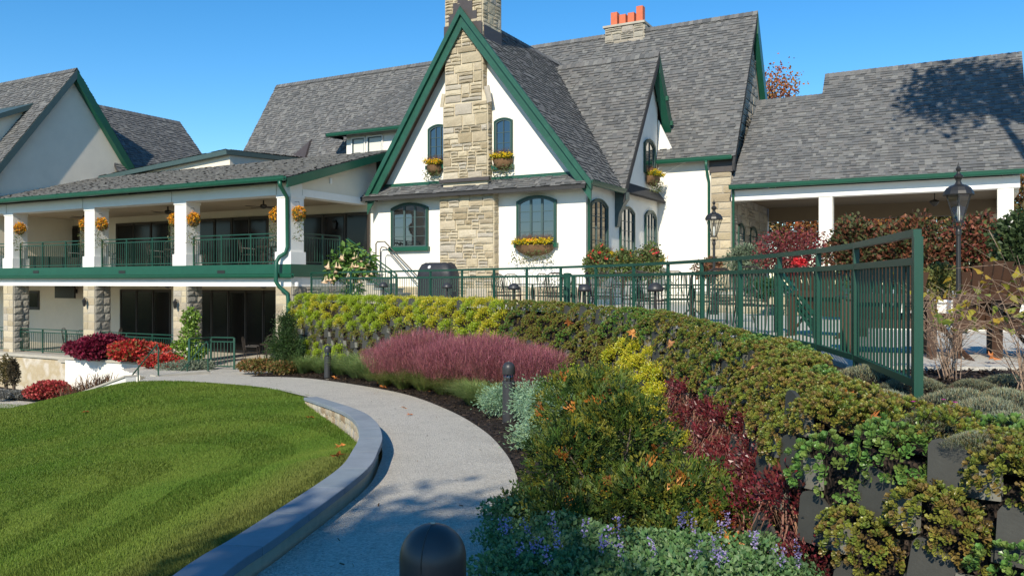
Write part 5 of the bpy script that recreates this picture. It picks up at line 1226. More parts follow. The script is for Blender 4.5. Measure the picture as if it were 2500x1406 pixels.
for i, (px, Y, R) in enumerate([(612, 24.9, (.55, .4, .22)), (655, 24.7, (.6, .4, .25)), (690, 24.0, (.55, .35, .2))]):
    x, y, _ = AT(px, Y); bush('brown_fern', ['rusty brown groundcover at the walk corner', 'rusty and green groundcover left of the dwarf conifer', 'low green brown groundcover under the dwarf conifer'][i], 'groundcover', (x, y, float(path_z(Y)) + .02), R, 1500, .09, [(.20, .12, .04), (.14, .13, .03), (.26, .13, .05), (.10, .12, .03)], 265 + i, asp=.25, stem=False, group='brown groundcovers by the walk')
# --- catmint
def catmint(seed, n=1500, ns=3):
    r = np.random.default_rng(seed); L = rand_lobes((0, 0, .10), (.28, .28, .16), 4, r); P, d, _ = lobes_sample(L, n, r, .55); k = P[:, 2] > 0; P, d = P[k], d[k]; n = len(P)
    ll = r.uniform(.022, .042, n); a = leaves(P, d * .5 + .7 * sph(n, r) + [0, 0, .2], d + .5 * sph(n, r), ll, ll * .36, pal([(.10, .20, .06), (.15, .25, .09), (.08, .17, .06), (.18, .27, .12)], n, r, .2), 'leaf')
    out = [a]
    for q in range(ns):
        b = P[r.integers(0, n)] * np.array([1, 1, 0]) + [0, 0, .2]; m = 30; tt = r.random(m); ax = np.array([.25 * r.standard_normal(), .25 * r.standard_normal(), 1.0]); Q = b + ax * (.02 + .10 * tt[:, None]) + .011 * r.standard_normal((m, 3))
        out.append(leaves(Q, sph(m, r) + [0, 0, .4], sph(m, r), .016, .006, pal([(.28, .22, .46), (.34, .28, .52), (.42, .34, .52)], m, r, .2), 'petal'))
    return merge(out, 'catmint')
CM = [catmint(270 + i) for i in range(3)]; CM0 = [catmint(280, 1500, 0)]
for i, (X, Y, s_, fl) in enumerate([(.06, 5.75, 1.0, 0), (-.02, 5.25, .8, 0), (.30, 5.2, 1.0, 0), (.12, 4.72, 1.0, 1), (.45, 4.75, 1.05, 1), (.75, 4.75, 1.05, 0), (1.05, 4.72, 1.0, 1), (1.32, 4.7, .95, 1), (1.5, 4.9, .8, 0), (.0, 4.3, .95, 1), (.30, 4.25, 1.0, 1), (.6, 4.25, 1.05, 1), (.9, 4.2, 1.05, 1), (1.2, 4.25, 1.0, 1), (1.45, 4.35, .8, 1)]):
    o = obj('catmint', (CM if fl else CM0)[i % (3 if fl else 1)], None, loc=(X, Y, float(path_z(Y)) + .05), rz=i * 1.7, s=s_)
    row = ('under the cypress at the path edge', 'in the middle of the bed', 'at the front of the bed')[0 if i < 3 else 1 if i < 9 else 2]; k = i - (0 if i < 3 else 3 if i < 9 else 9)
    tag(o, f"{'purple flowering' if fl else 'green leafy'} catmint {row}, {ordinal(k)} from the path", 'catmint', 'catmint at the foot of the bed')
# --- dianthus mounds on the upper bed
def dianthus(seed, fl=0):
    r = np.random.default_rng(seed); n = 4200; a = r.random(n) * 6.283; q = r.random(n) ** .5; P = np.c_[.34 * q * np.cos(a), .34 * q * np.sin(a), .12 * (1 - q * q) + .0 * q]
    P[:, 2] += .02 * np.sin(9 * P[:, 0]) * np.cos(8 * P[:, 1]); D = np.c_[np.cos(a) * q, np.sin(a) * q, .8 * np.ones(n)] + .45 * r.standard_normal((n, 3))
    b = blades(P, D, r.uniform(.02, .045, n), .0022, .4, pal([(.28, .30, .16), (.33, .32, .19), (.25, .29, .19), (.35, .27, .15), (.30, .34, .25)], n, r), 'blade'); L = [b]
    if fl:
        for q_ in range(fl):
            c = np.array([r.uniform(-.2, .2), r.uniform(-.25, .05), .20]); m = 9; t_ = np.linspace(0, 6.283, m); L.append(leaves(np.tile(c, (m, 1)), np.c_[np.cos(t_), np.sin(t_), .3 * np.ones(m)], np.tile([0, 0, 1.], (m, 1)), .022, .009, pal([(.62, .05, .36)], m, r), 'petal'))
    return merge(L, 'dianthus')
DI = [dianthus(290 + i) for i in range(3)] + [dianthus(294, 3)]
dl = [(2110, 915, 0, 1.15), (2165, 985, 1, 1.0), (2085, 960, 2, .9), (2290, 1035, 3, .92), (2235, 940, 2, 1.0), (2330, 980, 0, 1.1), (2400, 1010, 1, 1.1), (2465, 985, 2, 1.1), (2480, 1045, 0, 1.0), (2380, 940, 1, .8), (2455, 930, 0, .9), (2390, 1075, 2, .7)]
for i, (px, py, k, s_) in enumerate(dl):
    x, y, z = GP(px, py + 12, -.03); s_ *= .72; o = obj('dianthus', DI[k], None, loc=(x, y, -.04), rz=i * 1.1, s=(s_, s_, s_ * 1.15))
    tag(o, ['grey green pink mound by the concrete edge outside the fence', 'grey green mound just left of the end post', 'small grey green mound between wall top and fence', 'silvery mound with magenta flowers by the wall top', 'grey green mound right behind the end post', 'wide grey green mound under the bare shrub', 'grey green mound in the middle of the mulch bed', 'grey green mound at the right picture edge, behind', 'grey green mound at the right picture edge, in front', 'small tuft beside the bare shrub stems', 'tuft near the terrace edge at far right', 'smallest silvery tuft among the wall top sedums'][i], 'dianthus', 'dianthus mounds on the upper bed')
# --- bare twiggy shrubs
def twiggy(name, label, loc, seed, h, n, leafn, wide=.5):
    r = random.Random(seed); g = np.random.default_rng(seed); t = thing(name, label, 'shrub', loc, 0, 'bare shrubs beside the fence'); mb = MB(); ends = []
    for k in range(n):
        a = r.uniform(0, 6.283); sp = r.uniform(.15, wide); p0 = Vector((r.uniform(-.06, .06), r.uniform(-.06, .06), -.05)); L = h * r.uniform(.55, 1.1); p1 = p0 + Vector((math.cos(a) * sp * .35 * L, math.sin(a) * sp * .35 * L, L * .5)); p2 = p1 + Vector((math.cos(a + r.uniform(-.8, .8)) * sp * .8 * L, math.sin(a + r.uniform(-.8, .8)) * sp * .8 * L, L * .45))
        mb.tube([p0, p1, p2], [.0055, .003, .001], 4)
        for q in range(8):
            b = p0.lerp(p1, r.uniform(.4, 1)) if q < 2 else p1.lerp(p2, r.uniform(0, .9)); aa = r.uniform(0, 6.283); e = b + Vector((math.cos(aa), math.sin(aa), r.uniform(-.1, .9))) * r.uniform(.12, .38) * h; mb.tube([b, (b + e) / 2 + Vector((0, 0, r.uniform(-.03, .05))), e], [.002, .0014, .0006], 4); ends.append((b + e) / 2); ends.append(e)
    tag(mb.build('branch', 'twig', t), kind='stuff'); E = np.array([tuple(e) for e in ends]); E = E[E[:, 2] > h * .45]; P = E[g.integers(0, len(E), leafn)] + .02 * g.standard_normal((leafn, 3)); l = g.uniform(.05, .10, leafn)
    tag(obj('leaf', spoons(P, sph(leafn, g), sph(leafn, g), l, l * .3, pal([(.30, .26, .03), (.22, .25, .03), (.36, .24, .03), (.14, .18, .03)], leafn, g), 'leaf'), t), kind='stuff')
x, y, _ = GP(2318, 925, -.02); twiggy('bare_shrub', 'bare twiggy shrub with a few yellow leaves right of the fence end', (x, y, -.03), 31, .85, 26, 70, .55)
x, y, _ = GP(2505, 960, -.02); twiggy('bare_shrub', 'taller twiggy shrub with yellow leaves at the right picture edge', (x, y, -.03), 32, 1.15, 24, 110, .8)
# --- masses described by their photo extent at a known depth
def mass(name, label, cat, px0, px1, py0, py1, Y, n, ll, cols, seed, depth=None, **k):
    zb, zt = ZAT(py1, Y), ZAT(py0, Y); x = (px0 + px1) / 2; rx = (px1 - px0) / 2 * Y / FPX; X = AT(x, Y)[0]
    return bush(name, label, cat, (X, Y, zb), (rx, depth or rx * .8, (zt - zb) / 2), n, ll, cols, seed, **k)
RED = [(.50, .035, .035), (.58, .06, .04), (.40, .02, .03), (.30, .05, .02)]; BUR = [(.17, .010, .035), (.24, .014, .05), (.12, .010, .025), (.20, .02, .045)]
mass('coleus_bed', 'deep burgundy coleus at the back of the white planter', 'coleus', 168, 312, 812, 885, 30.2, 7500, .115, BUR, 301, asp=.42, lob=9, stem=False)
mass('coleus_bed', 'bright red coleus right of the burgundy coleus in the white planter', 'coleus', 258, 405, 830, 885, 29.3, 7500, .11, RED + [(.16, .10, .03)], 302, asp=.42, lob=9, stem=False)
mass('coleus_bed', 'red flowers spilling beside the stair handrail', 'coleus', 340, 462, 862, 905, 27.5, 3600, .085, RED + [(.14, .10, .03)], 303, asp=.4, lob=7, stem=False)
mass('coleus_bed', 'red coleus on the lower bed by the sloping wall', 'coleus', 70, 170, 928, 978, 29.8, 4600, .095, [(.42, .05, .05), (.36, .03, .04), (.22, .06, .03), (.50, .10, .09)], 304, asp=.4, lob=8, stem=False)
mass('grey_groundcover', 'grey green groundcover under the red flowers by the handrail', 'groundcover', 385, 520, 875, 912, 26.8, 2600, .07, [(.17, .20, .14), (.22, .25, .18), (.13, .17, .11)], 305, asp=.3, lob=6, stem=False)
for i, (a, b) in enumerate(((-20, 30), (28, 72), (5, 45))): mass('lavender', ['grey lavender mound at the left picture edge', 'grey lavender mound next to the lower red coleus', 'grey lavender mound between the other two'][i], 'lavender', a, b, 950, 978, 29.8 + .3 * i, 1500, .07, [(.20, .20, .18), (.26, .26, .24), (.15, .15, .14)], 306 + i, asp=.2, lob=4, stem=False, group='grey mounds at the lower walk')
mass('tall_shrub', 'sparse olive shrub against the tan base wall at far left', 'shrub', -10, 40, 862, 950, 31.2, 1500, .1, [(.15, .12, .05), (.10, .09, .03), (.20, .15, .06)], 310, asp=.25, lob=6)
mass('tall_shrub', 'dark narrow shrub against the tan base wall', 'shrub', 22, 46, 865, 955, 31.0, 900, .09, [(.06, .05, .03), (.09, .07, .04)], 311, asp=.25, lob=4)
def reeds(px, Y, zb, seed, n, h, cols):
    r = np.random.default_rng(seed); a = r.random(n) * 6.283; q = r.random(n) * .5; P = np.c_[q * np.cos(a), q * np.sin(a) * .6, np.zeros(n)]; D = np.c_[.25 * r.standard_normal((n, 2)), np.ones(n)]
    return obj('dry_grass', blades(P, D, h * r.uniform(.4, 1.1, n), .013, .9, pal(cols, n, r), 'blade'), None, loc=AT(px, Y, zb))
for i, px in enumerate((178, 205, 232, 256)):
    o = reeds(px, 28.6 - .25 * i, -3.35 + .16 * i, 320 + i, 90, 1.0, [(.16, .09, .05), (.22, .13, .07), (.10, .06, .05)]); tag(o, f"dry brown grass before the white planter wall, {ordinal(i)} from the red coleus", 'grass clump', 'dry grasses by the planter')
def cordyline():
    r = np.random.default_rng(330); n = 34; a = r.random(n) * 6.283; e = r.uniform(.25, 1.3, n); D = np.c_[np.cos(a) * np.cos(e), np.sin(a) * np.cos(e), np.sin(e)]
    return blades(np.zeros((n, 3)), D, r.uniform(.5, .85, n), .03, .5, pal([(.30, .34, .24), (.22, .28, .18), (.38, .40, .32)], n, r), 'blade')
tag(obj('spiky_plant', cordyline(), None, loc=AT(388, 27.9, ZAT(885, 27.9))), 'spiky grey green plant between red flowers and the stair handrail', 'plant')
# vine on a narrow frame in front of the third stone column
Yv = 29.0; vz0, vz1 = ZAT(905, Yv), ZAT(748, Yv); X = AT(462, Yv)[0]
vt = thing('climbing_vine', 'bright green climbing vine with white flowers in front of a stone column', 'vine', (X, Yv, vz0))
r = np.random.default_rng(340); H = vz1 - vz0; LB = [((0.05, 0, H * .82), (.30, .25, .38)), ((.02, 0, H * .55), (.33, .25, .45)), ((.15, 0, H * .35), (.42, .25, .3)), ((-.3, 0, H * .40), (.3, .2, .16)), ((.35, 0, H * .3), (.3, .2, .2)), ((-.35, 0, H * .2), (.35, .2, .14)), ((.2, 0, H * .12), (.35, .25, .25))]
P, d, _ = lobes_sample(LB, 2600, r, .4); l = r.uniform(.07, .14, 2600); fo = leaves(P, d * .5 + sph(2600, r) + [0, 0, -.3], d + .4 * sph(2600, r), l, l * .38, pal([(.12, .22, .025), (.17, .28, .035), (.22, .33, .05), (.09, .17, .025)], 2600, r), 'leaf')
k = r.random(2600) < .012; fw = leaves(P[k] + d[k] * .05, sph(int(k.sum()), r), d[k], .12, .06, pal([(.75, .72, .62)], int(k.sum()), r), 'petal'); obj('foliage', merge([fo, fw], 'foliage'), vt)
mb = MB()
for q in (-.15, 0, .15): mb.tube([(q, 0, -.05), (q * 1.3, .02, H * .5), (q * .6, 0, H * .95)], .014, 5)
tag(mb.build('trellis', 'twig', vt), kind='stuff')
# --- angel's trumpet in a pot behind the fence
def trumpet_mesh():
    mb = MB(); prof = [(.012, 0), (.02, -.06), (.026, -.14), (.045, -.21), (.10, -.27), (.125, -.275)]; V = []; F = []; C = []; n = 10
    for i, (rd, z) in enumerate(prof):
        for k in range(n):
            a = 2 * math.pi * k / n; s_ = 1.12 if (i == len(prof) - 1 and k % 2) else 1; V.append((rd * s_ * math.cos(a), rd * s_ * math.sin(a), z)); f = i / 5; C.append((.72 + .08 * f, .64 - .12 * f, .42 - .08 * f) if i else (.2, .28, .06))
    for i in range(len(prof) - 1):
        for k in range(n): F.append((i * n + k, i * n + (k + 1) % n, (i + 1) * n + (k + 1) % n, (i + 1) * n + k))
    return pymesh('trumpet', V, F, 'petal', col=np.array(C), smooth=True)
Yb = 26.2; X = AT(856, Yb)[0]; at_ = thing('angels_trumpet', 'angel trumpet shrub with hanging peach flowers above the fence', 'flowering shrub', (X, Yb, 0))
r = np.random.default_rng(350); LB = [((.0, 0, 1.75), (.35, .35, .25)), ((-.35, 0, 1.45), (.4, .3, .25)), ((.4, 0, 1.5), (.4, .3, .25)), ((-.55, -.1, 1.05), (.25, .25, .2)), ((.1, 0, 1.2), (.4, .35, .3)), ((.55, 0, 1.2), (.25, .3, .25)), ((0.1, 0, .6), (.3, .3, .3))]
P, d, _ = lobes_sample(LB, 900, r, .35); l = r.uniform(.14, .24, 900); obj('foliage', leaves(P, d * .5 + .6 * sph(900, r) + [0, 0, -.35], d + [0, 0, .6], l, l * .27, pal([(.07, .15, .025), (.10, .20, .035), (.14, .24, .05)], 900, r), 'leaf'), at_)
TR = trumpet_mesh()
for k in range(44):
    c = LB[int(r.integers(0, 6))]; p = np.array(c[0]) + unit(r.standard_normal(3) * [1, .6, .3] - [0, .9, .25]) * np.array(c[1]) * .95; obj('flower', TR, at_, T(tuple(p - [0, 0, .02])) @ Matrix.Rotation(r.uniform(-.3, .3), 4, 'X') @ Matrix.Rotation(r.uniform(-.3, .3), 4, 'Y') @ Matrix.Scale(r.uniform(.6, .85), 4))
mb = MB()
for e in ((-.3, 0, 1.4), (.35, 0, 1.45), (0, 0, 1.7), (-.5, -.1, 1.0)): mb.tube([(0, 0, .25), (e[0] * .3, 0, .7), e], [.03, .02, .008], 6)
tag(mb.build('stem', 'bark', at_), kind='stuff'); MB().lathe([(.16, 0), (.2, .02), (.25, .33), (.27, .34), (.27, .38), (.22, .38), (.2, .34)], 14).build('pot', 'iron_brown', at_, smooth=True)
# --- shrubs against the clubhouse and around the carport
bx_ = [(.10, .15, .04), (.13, .18, .05), (.08, .12, .03), (.17, .16, .06)]
mass('rose_bush', 'green rose bush with red blooms below the first side window', 'rose bush', 1428, 1500, 590, 700, 26.6, 1500, .09, bx_, 361, lob=8, extra=flower_bits([(.55, .03, .04), (.6, .08, .05)], .022, .10))
mass('rose_bush', 'green rose bush with orange blooms between the side windows', 'rose bush', 1485, 1560, 600, 700, 27.2, 1500, .09, bx_, 362, lob=8, extra=flower_bits([(.65, .14, .03), (.6, .05, .04)], .02, .10))
mass('rose_bush', 'rose bush with red and pink blooms at the clubhouse corner', 'rose bush', 1545, 1628, 585, 705, 27.6, 1700, .09, bx_, 363, lob=9, extra=flower_bits([(.6, .04, .08), (.65, .12, .06)], .025, .11))
mass('low_shrub', 'rust brown low shrub at the foot of the white wall', 'shrub', 1690, 1775, 622, 690, 28.5, 1300, .10, [(.22, .10, .05), (.16, .07, .04), (.12, .10, .04)], 364)
mass('grey_shrub', 'grey green feathery shrub left of the red bush', 'shrub', 1770, 1900, 585, 700, 24.5, 3000, .10, [(.14, .18, .11), (.18, .22, .14), (.10, .14, .08)], 365, lob=9, asp=.22)
def red_twigs(P, d, r): 
    k = r.choice(len(P), 160); return [blades(P[k] * [.3, .3, .3], P[k] - P[k] * [.3, .3, .3], .9, .008, .15, pal([(.35, .06, .06), (.28, .08, .06)], 160, r), 'blade')]
mass('burning_bush', 'red leaved burning bush in front of the carport', 'shrub', 1845, 2025, 535, 705, 21.5, 3600, .075, [(.18, .03, .035), (.13, .025, .03), (.24, .05, .05), (.12, .05, .03)], 366, lob=12, shell=.35, extra=red_twigs)
mass('red_flowers', 'patch of bright red flowers behind the fence', 'flowers', 1935, 1965, 632, 648, 17.0, 160, .07, [(.62, .03, .04), (.5, .03, .03)], 367, lob=3, stem=False)
HED = [(.075, .075, .03), (.055, .075, .025), (.12, .05, .03), (.16, .055, .03), (.09, .10, .035), (.19, .07, .035)]
mass('hedge_shrub', 'tall russet and green hedge left of the white carport column', 'hedge', 2018, 2170, 512, 745, 15.8, 6000, .085, HED, 371, lob=14, shell=.4)
mass('hedge_shrub', 'tall russet hedge between the carport column and the right lamp post', 'hedge', 2130, 2330, 505, 745, 15.4, 7500, .085, HED + [(.24, .09, .04)], 372, lob=14, shell=.4)
mass('hedge_shrub', 'tall reddish hedge right of the right lamp post', 'hedge', 2300, 2460, 500, 745, 15.0, 6000, .085, HED + [(.26, .09, .05), (.2, .05, .04)], 373, lob=14, shell=.4)
mass('hedge_shrub', 'dark green hedge at the right picture edge', 'hedge', 2425, 2620, 490, 745, 13.2, 6000, .085, [(.03, .055, .02), (.045, .075, .025), (.06, .09, .03)], 374, lob=12, shell=.4)
mass('low_shrub', 'yellow green low shrub under the right lamp post', 'shrub', 2255, 2345, 640, 745, 13.8, 1800, .07, [(.17, .17, .05), (.12, .14, .04), (.22, .18, .05)], 375, lob=7)
mass('box_shrub', 'dark green clipped shrub on the low terrace wall', 'shrub', 1820, 1910, 675, 735, 18.5, 2200, .06, [(.035, .08, .025), (.05, .10, .03)], 376, lob=6)
# ------------------------------------------------------------------ trees
def tree(name, label, loc, h, crown, n, ll, cols, seed, group=None, trunk_r=.16, lob=10, shell=.35, asp=.45, trunk_h=None):
    """crown = (centre offset, radii)"""
    r = np.random.default_rng(seed); t = thing(name, label, 'tree', loc, 0, group); c, R = np.array(crown[0], float), np.array(crown[1], float); L = rand_lobes(c, R, lob, r, (.3, .5)); mb = MB()
    mb.tube([(0, 0, -.2), (.05, .02, h * .3), (c[0] * .5, c[1] * .5, max(c[2] * .7, h * .4)), tuple(c + [0, 0, R[2] * .5])], [trunk_r * 1.25, trunk_r, trunk_r * .7, .03], 8); mb.build('trunk', 'bark', t)
    mb = MB()
    for lc, lr in L[1:]:
        b = np.array([c[0] * .4, c[1] * .4, max(c[2] - R[2] * .8, h * .3)]); mid = (b + lc) / 2 + [0, 0, .2]; mb.tube([tuple(b), tuple(mid), tuple(lc), tuple(lc + (lc - c) * .45)], [trunk_r * .5, trunk_r * .3, .03, .008], 5)
        for q in range(5): e = lc + sph(1, r)[0] * lr * .9; mb.tube([tuple(mid * .4 + lc * .6), tuple((lc + e) / 2 + [0, 0, .1]), tuple(e)], [.03, .018, .005], 4)
    tag(mb.build('branch', 'bark', t), kind='stuff')
    K = max(60, n // 30); B, bd, _ = lobes_sample(L, K, r, shell); j = r.integers(0, K, n); P = B[j] + ll * 2.2 * r.standard_normal((n, 3)); hc = pal(cols, K, r, .15); l = ll * r.uniform(.7, 1.3, n)
    obj('crown', leaves(P, sph(n, r) + [0, 0, -.3], sph(n, r), l, l * asp, hc[j] * r.uniform(.8, 1.2, (n, 1)), 'leaf'), t); return t
ORG = [(.34, .13, .03), (.42, .18, .04), (.28, .10, .03), (.30, .16, .04), (.36, .10, .05)]
tree('maple_tree', 'thin orange leaved tree rising behind the main roof gable', AT(1862, 50, 0), 13, ((0, 0, 11.3), (2.5, 2.5, 3.1)), 3200, .16, ORG + [(.4, .2, .14)], 401, lob=12, shell=.25)
bk = [(1905, 47, 8.5, ((0, 0, 5), (3.2, 3, 3.2)), [(.10, .12, .03), (.16, .13, .04), (.22, .13, .04)], 'green and yellow tree seen under the carport beside the stone wall'),
      (2060, 44, 7.2, ((0, 0, 4.2), (3.3, 3, 3)), ORG + [(.12, .10, .03)], 'orange tree seen under the carport behind the left column'),
      (2200, 46, 7.5, ((0, 0, 4.4), (3.5, 3, 3)), [(.20, .10, .03), (.14, .11, .03), (.30, .12, .04)], 'russet tree seen under the middle of the carport'),
      (2345, 44, 7.0, ((0, 0, 4.2), (3.2, 3, 2.8)), [(.09, .11, .035), (.13, .12, .04), (.20, .14, .05)], 'olive tree seen under the carport behind the right lamp post'),
      (2500, 42, 8.5, ((0, 0, 4.8), (3.4, 3, 3.4)), [(.18, .07, .03), (.10, .08, .03), (.26, .12, .04)], 'reddish tree at the right picture edge beyond the carport')]
for i, (px, Y, h, cr, cols, lab) in enumerate(bk): tree('background_tree', lab, AT(px, Y, 0), h, cr, 6500, .17, cols, 410 + i, 'trees beyond the carport', lob=12)
# ------------------------------------------------------------------ lower left: planter, steps, sloping wall, lower walk
pl = bthing('planter_wall', 'bright white planter wall with a stone coping below the red coleus', 'planter')
MB().box((-9.95, -5.7, -3.8), (-5.7, -5.5, -2.12)).build('wall_body', 'stucco', pl); MB().box((-10.0, -5.76, -2.12), (-5.65, -5.44, -2.04)).build('coping', 'coping', pl)
MB().box((-9.95, -5.49, -3.8), (-5.7, VF - 0.34, -2.2)).build('soil', 'mulch', pl)
MB().box((-5.9, -5.49, -3.8), (-5.7, VF - 0.34, -2.14)).build('end_wall', 'stucco', pl)
pp = bthing('planter_pier', 'stained tan block pier left of the white planter wall', 'pier'); MB().box((-10.75, -5.35, -3.8), (-9.97, VF - .34, -2.3)).build('pier_body', 'old_concrete', pp); MB().box((-10.85, -5.42, -2.3), (-9.96, VF - .34, -2.21)).build('pier_cap', 'coping', pp)
lwk = [(-45, 40), (-45, 26), (-17.5, 28.3), (-14.6, 26.9), (-12.6, 27.5), b2w(-9.9, -5.8)[:2], b2w(-24, -4.4)[:2]]
sheet('lower_walk', [(p[0], p[1], -3.56) for p in lwk], [tuple(range(len(lwk)))], 'concrete', False)
bedp = [b2w(-9.9, -5.75)[:2], b2w(-24, -4.5)[:2], b2w(-24, -6.3)[:2], b2w(-11.0, -7.2)[:2], b2w(-8.2, -6.9)[:2]]
sheet('planting_bed', [(p[0], p[1], -3.50) for p in bedp], [tuple(range(len(bedp)))], 'mulch', False)
# wall that slopes down beside the lower steps
A = Vector((-10.35, 22.25, 0)); Bp = Vector((-15.6, 27.6, 0)); d = (Bp - A).normalized(); nrm = Vector((-d.y, d.x, 0)) * .14
sw = thing('sloping_wall', 'white wall with grey cap sloping down along the lawn edge to the lower walk', 'wall')
za, zb = -1.80, -3.42
MB().add([A - nrm + Vector((0, 0, -3.9)), A + nrm + Vector((0, 0, -3.9)), Bp + nrm + Vector((0, 0, -3.9)), Bp - nrm + Vector((0, 0, -3.9)), A - nrm + Vector((0, 0, za)), A + nrm + Vector((0, 0, za)), Bp + nrm + Vector((0, 0, zb)), Bp - nrm + Vector((0, 0, zb))],
         [(0, 3, 2, 1), (4, 5, 6, 7), (0, 1, 5, 4), (1, 2, 6, 5), (2, 3, 7, 6), (3, 0, 4, 7)]).build('wall_body', 'stucco', sw)
bar('wall_cap', A + Vector((0, 0, za + .028)), Bp + Vector((0, 0, zb + .028)), .36, .05, 'coping', sw)
st = thing('garden_steps', 'short flight of stone steps with dark green handrails beside the red flowers', 'steps')
sA = Vector((-10.2, 23.9, 0)); sd = Vector((-.75, .66, 0)).normalized(); sn = Vector((sd.y, -sd.x, 0))
for i in range(7):
    c = sA + sd * (.34 * i); z = -1.93 - .2 * i; a = c - sn * .2; b = c + sn * 1.5
    V = [a, b, b + sd * .36, a + sd * .36]; MB().prism([(v.x, v.y, z - 1.2) for v in V], (0, 0, 1.2)).build('step', 'coping', st)
for off in (-.12, 1.42):
    o = sA + sn * off; q = [o - sd * .55 + Vector((0, 0, -1.05 - .9)), o - sd * .55 + Vector((0, 0, -1.0)), o - sd * .05 + Vector((0, 0, -1.02)), o + sd * 2.0 + Vector((0, 0, -2.25)), o + sd * 2.15 + Vector((0, 0, -2.45))]
    MB().tube([o + sd * .0 + Vector((0, 0, -1.93)), o + Vector((0, 0, -1.12)), o + sd * .08 + Vector((0, 0, -1.04)), o + sd * 2.1 + Vector((0, 0, -2.3)), o + sd * 2.2 + Vector((0, 0, -2.42))], .022, 7).build('handrail', 'fence_green', st)
    MB().tube([o + sd * 1.3 + Vector((0, 0, -2.9)), o + sd * 1.3 + Vector((0, 0, -1.81))], .02, 7).build('post', 'fence_green', st)
# ------------------------------------------------------------------ porch railings (each bay its own)
def bay(label, pts, top=1.07, step=.13): 
    t = bthing('porch_railing', label, 'railing'); t['group'] = 'porch railings'; railing(t, pts, None, top, .09, step, m='fence_green', post_w=.05, rail=.05, second=.13, bal=.018); return t
nm = ['right', 'middle', 'left', 'far left']
for k in range(4):
    a, b = COLU[k + 1] + .38, COLU[k] - .38; n = 3; v = VF + .28
    bay(f"dark green railing of the {nm[k]} bay on the upper porch", [(a + (b - a) * i / n, v, ZD) for i in range(n + 1)])
    if k > 0: bay(f"dark green railing of the {nm[k]} bay on the lower porch", [(a + (b - a) * i / n, v, ZB) for i in range(n + 1)], 1.0)
bay('dark green railing on the open end of the upper porch', [(-.12, VF + .75, ZD), (-.12, VF + 1.7, ZD), (-.12, -1.62, ZD)])
g1 = Vector(AT(462, 26.4, 0)); g2 = Vector(AT(515, 27.2, 0)); g3 = Vector(AT(572, 27.0, 0)); fr = thing('entrance_railing', 'dark green railing panel beside the vine at the lower entrance', 'railing')
railing(fr, [(g1.x, g1.y, -2.1), (g2.x, g2.y, -2.1), (g3.x, g3.y, -2.1)], None, 1.05, .1, .13, second=.14, bal=.018)
# ------------------------------------------------------------------ outdoor chairs and tables
def iron_chair(m='iron_brown'):
    t = thing('patio_chair', 'x', 'chair'); hw = .27
    for sx in (-1, 1):
        MB().tube([(sx * hw, -.26, 0), (sx * hw, -.25, .42), (sx * hw, -.22, .64), (sx * hw, .18, .66)], .013, 5).build('leg', m, t); MB().tube([(sx * hw, .30, 0), (sx * hw * .98, .22, .42), (sx * hw * .95, .30, .92)], .013, 5).build('leg', m, t)
    s = MB(); s.tube([(-hw, -.25, .42), (hw, -.25, .42), (hw, .22, .42), (-hw, .22, .42), (-hw, -.25, .42)], .012, 5)
    for k in range(1, 7): y = -.25 + .47 * k / 7; s.bar((-hw, y, .42), (hw, y, .42), .03, .012)
    tag(s.build('seat', m, t), kind='stuff'); b = MB(); b.tube([(-hw * .95, .30, .92), (-.12, .31, .99), (.12, .31, .99), (hw * .95, .30, .92)], .013, 5)
    for sx in (-1, 1):
        b.tube([(sx * .05, .24, .5), (sx * .12, .26, .62), (sx * .03, .27, .75), (sx * .12, .29, .88), (sx * .05, .31, .97)], .009, 4); b.tube([(sx * .19, .24, .48), (sx * .16, .27, .7), (sx * .2, .30, .95)], .009, 4)
    b.tube([(-hw, .24, .5), (hw, .24, .5)], .01, 4); tag(b.build('backrest', m, t), kind='stuff'); return t
def iron_table(m='iron_brown'):
    t = thing('patio_table', 'x', 'table'); top = MB().lathe([(.0, .70), (.55, .70), (.57, .715), (.55, .73), (.0, .73)], 20).build('table_top', m, t)
    MB().lathe([(.04, .05), (.03, .3), (.05, .5), (.03, .70)], 8).build('pedestal', m, t)
    for k in range(4): a = k * 1.571 + .78; MB().tube([(0, 0, .3), (.2 * math.cos(a), .2 * math.sin(a), .12), (.4 * math.cos(a), .4 * math.sin(a), 0)], .018, 5).build('leg', m, t)
    return t
c0, t0 = iron_chair(), iron_table(); used = {'c': 0, 't': 0}
def put(kind, loc, rz, label, group):
    src = c0 if kind == 'c' else t0
    o = src if not used[kind] else copy_tree(src); used[kind] = 1; o.location = loc; o.rotation_euler = (0, 0, rz); o['label'] = label; o['group'] = group; return o
G1 = 'iron furniture on the terrace'
sets = [(1300, 21.6), (1415, 20.2), (1560, 17.6), (1690, 15.6)]
nm2 = ['table set farthest left behind the fence', 'second table set behind the fence', 'third table set behind the fence', 'table set nearest the fence end']
for i, (px, Y) in enumerate(sets):
    x, y, _ = AT(px, Y); put('t', (x, y, 0), .3, f"round iron table of the {nm2[i]}", G1)
    for k, a in enumerate((0.5, 2.1, 3.7, 5.2)):
        a += i * .4; put('c', (x + .82 * math.cos(a), y + .82 * math.sin(a), 0), a - 1.571 + 3.1416 + 3.1416, f"scrolled iron chair on the {['right', 'far', 'left', 'near'][k]} side of the {nm2[i]}", G1)
for i, (px, Y, a) in enumerate([(1785, 13.2, .4), (1860, 12.2, 2.2), (1240, 22.6, 1.0)]):
    x, y, _ = AT(px, Y); put('c', (x, y, 0), a, ['lone iron chair behind the fence before the grey shrub', 'lone iron chair behind the fence near the ramp railing', 'lone iron chair left of the first table set'][i], G1)
G2 = 'furniture on the porch'
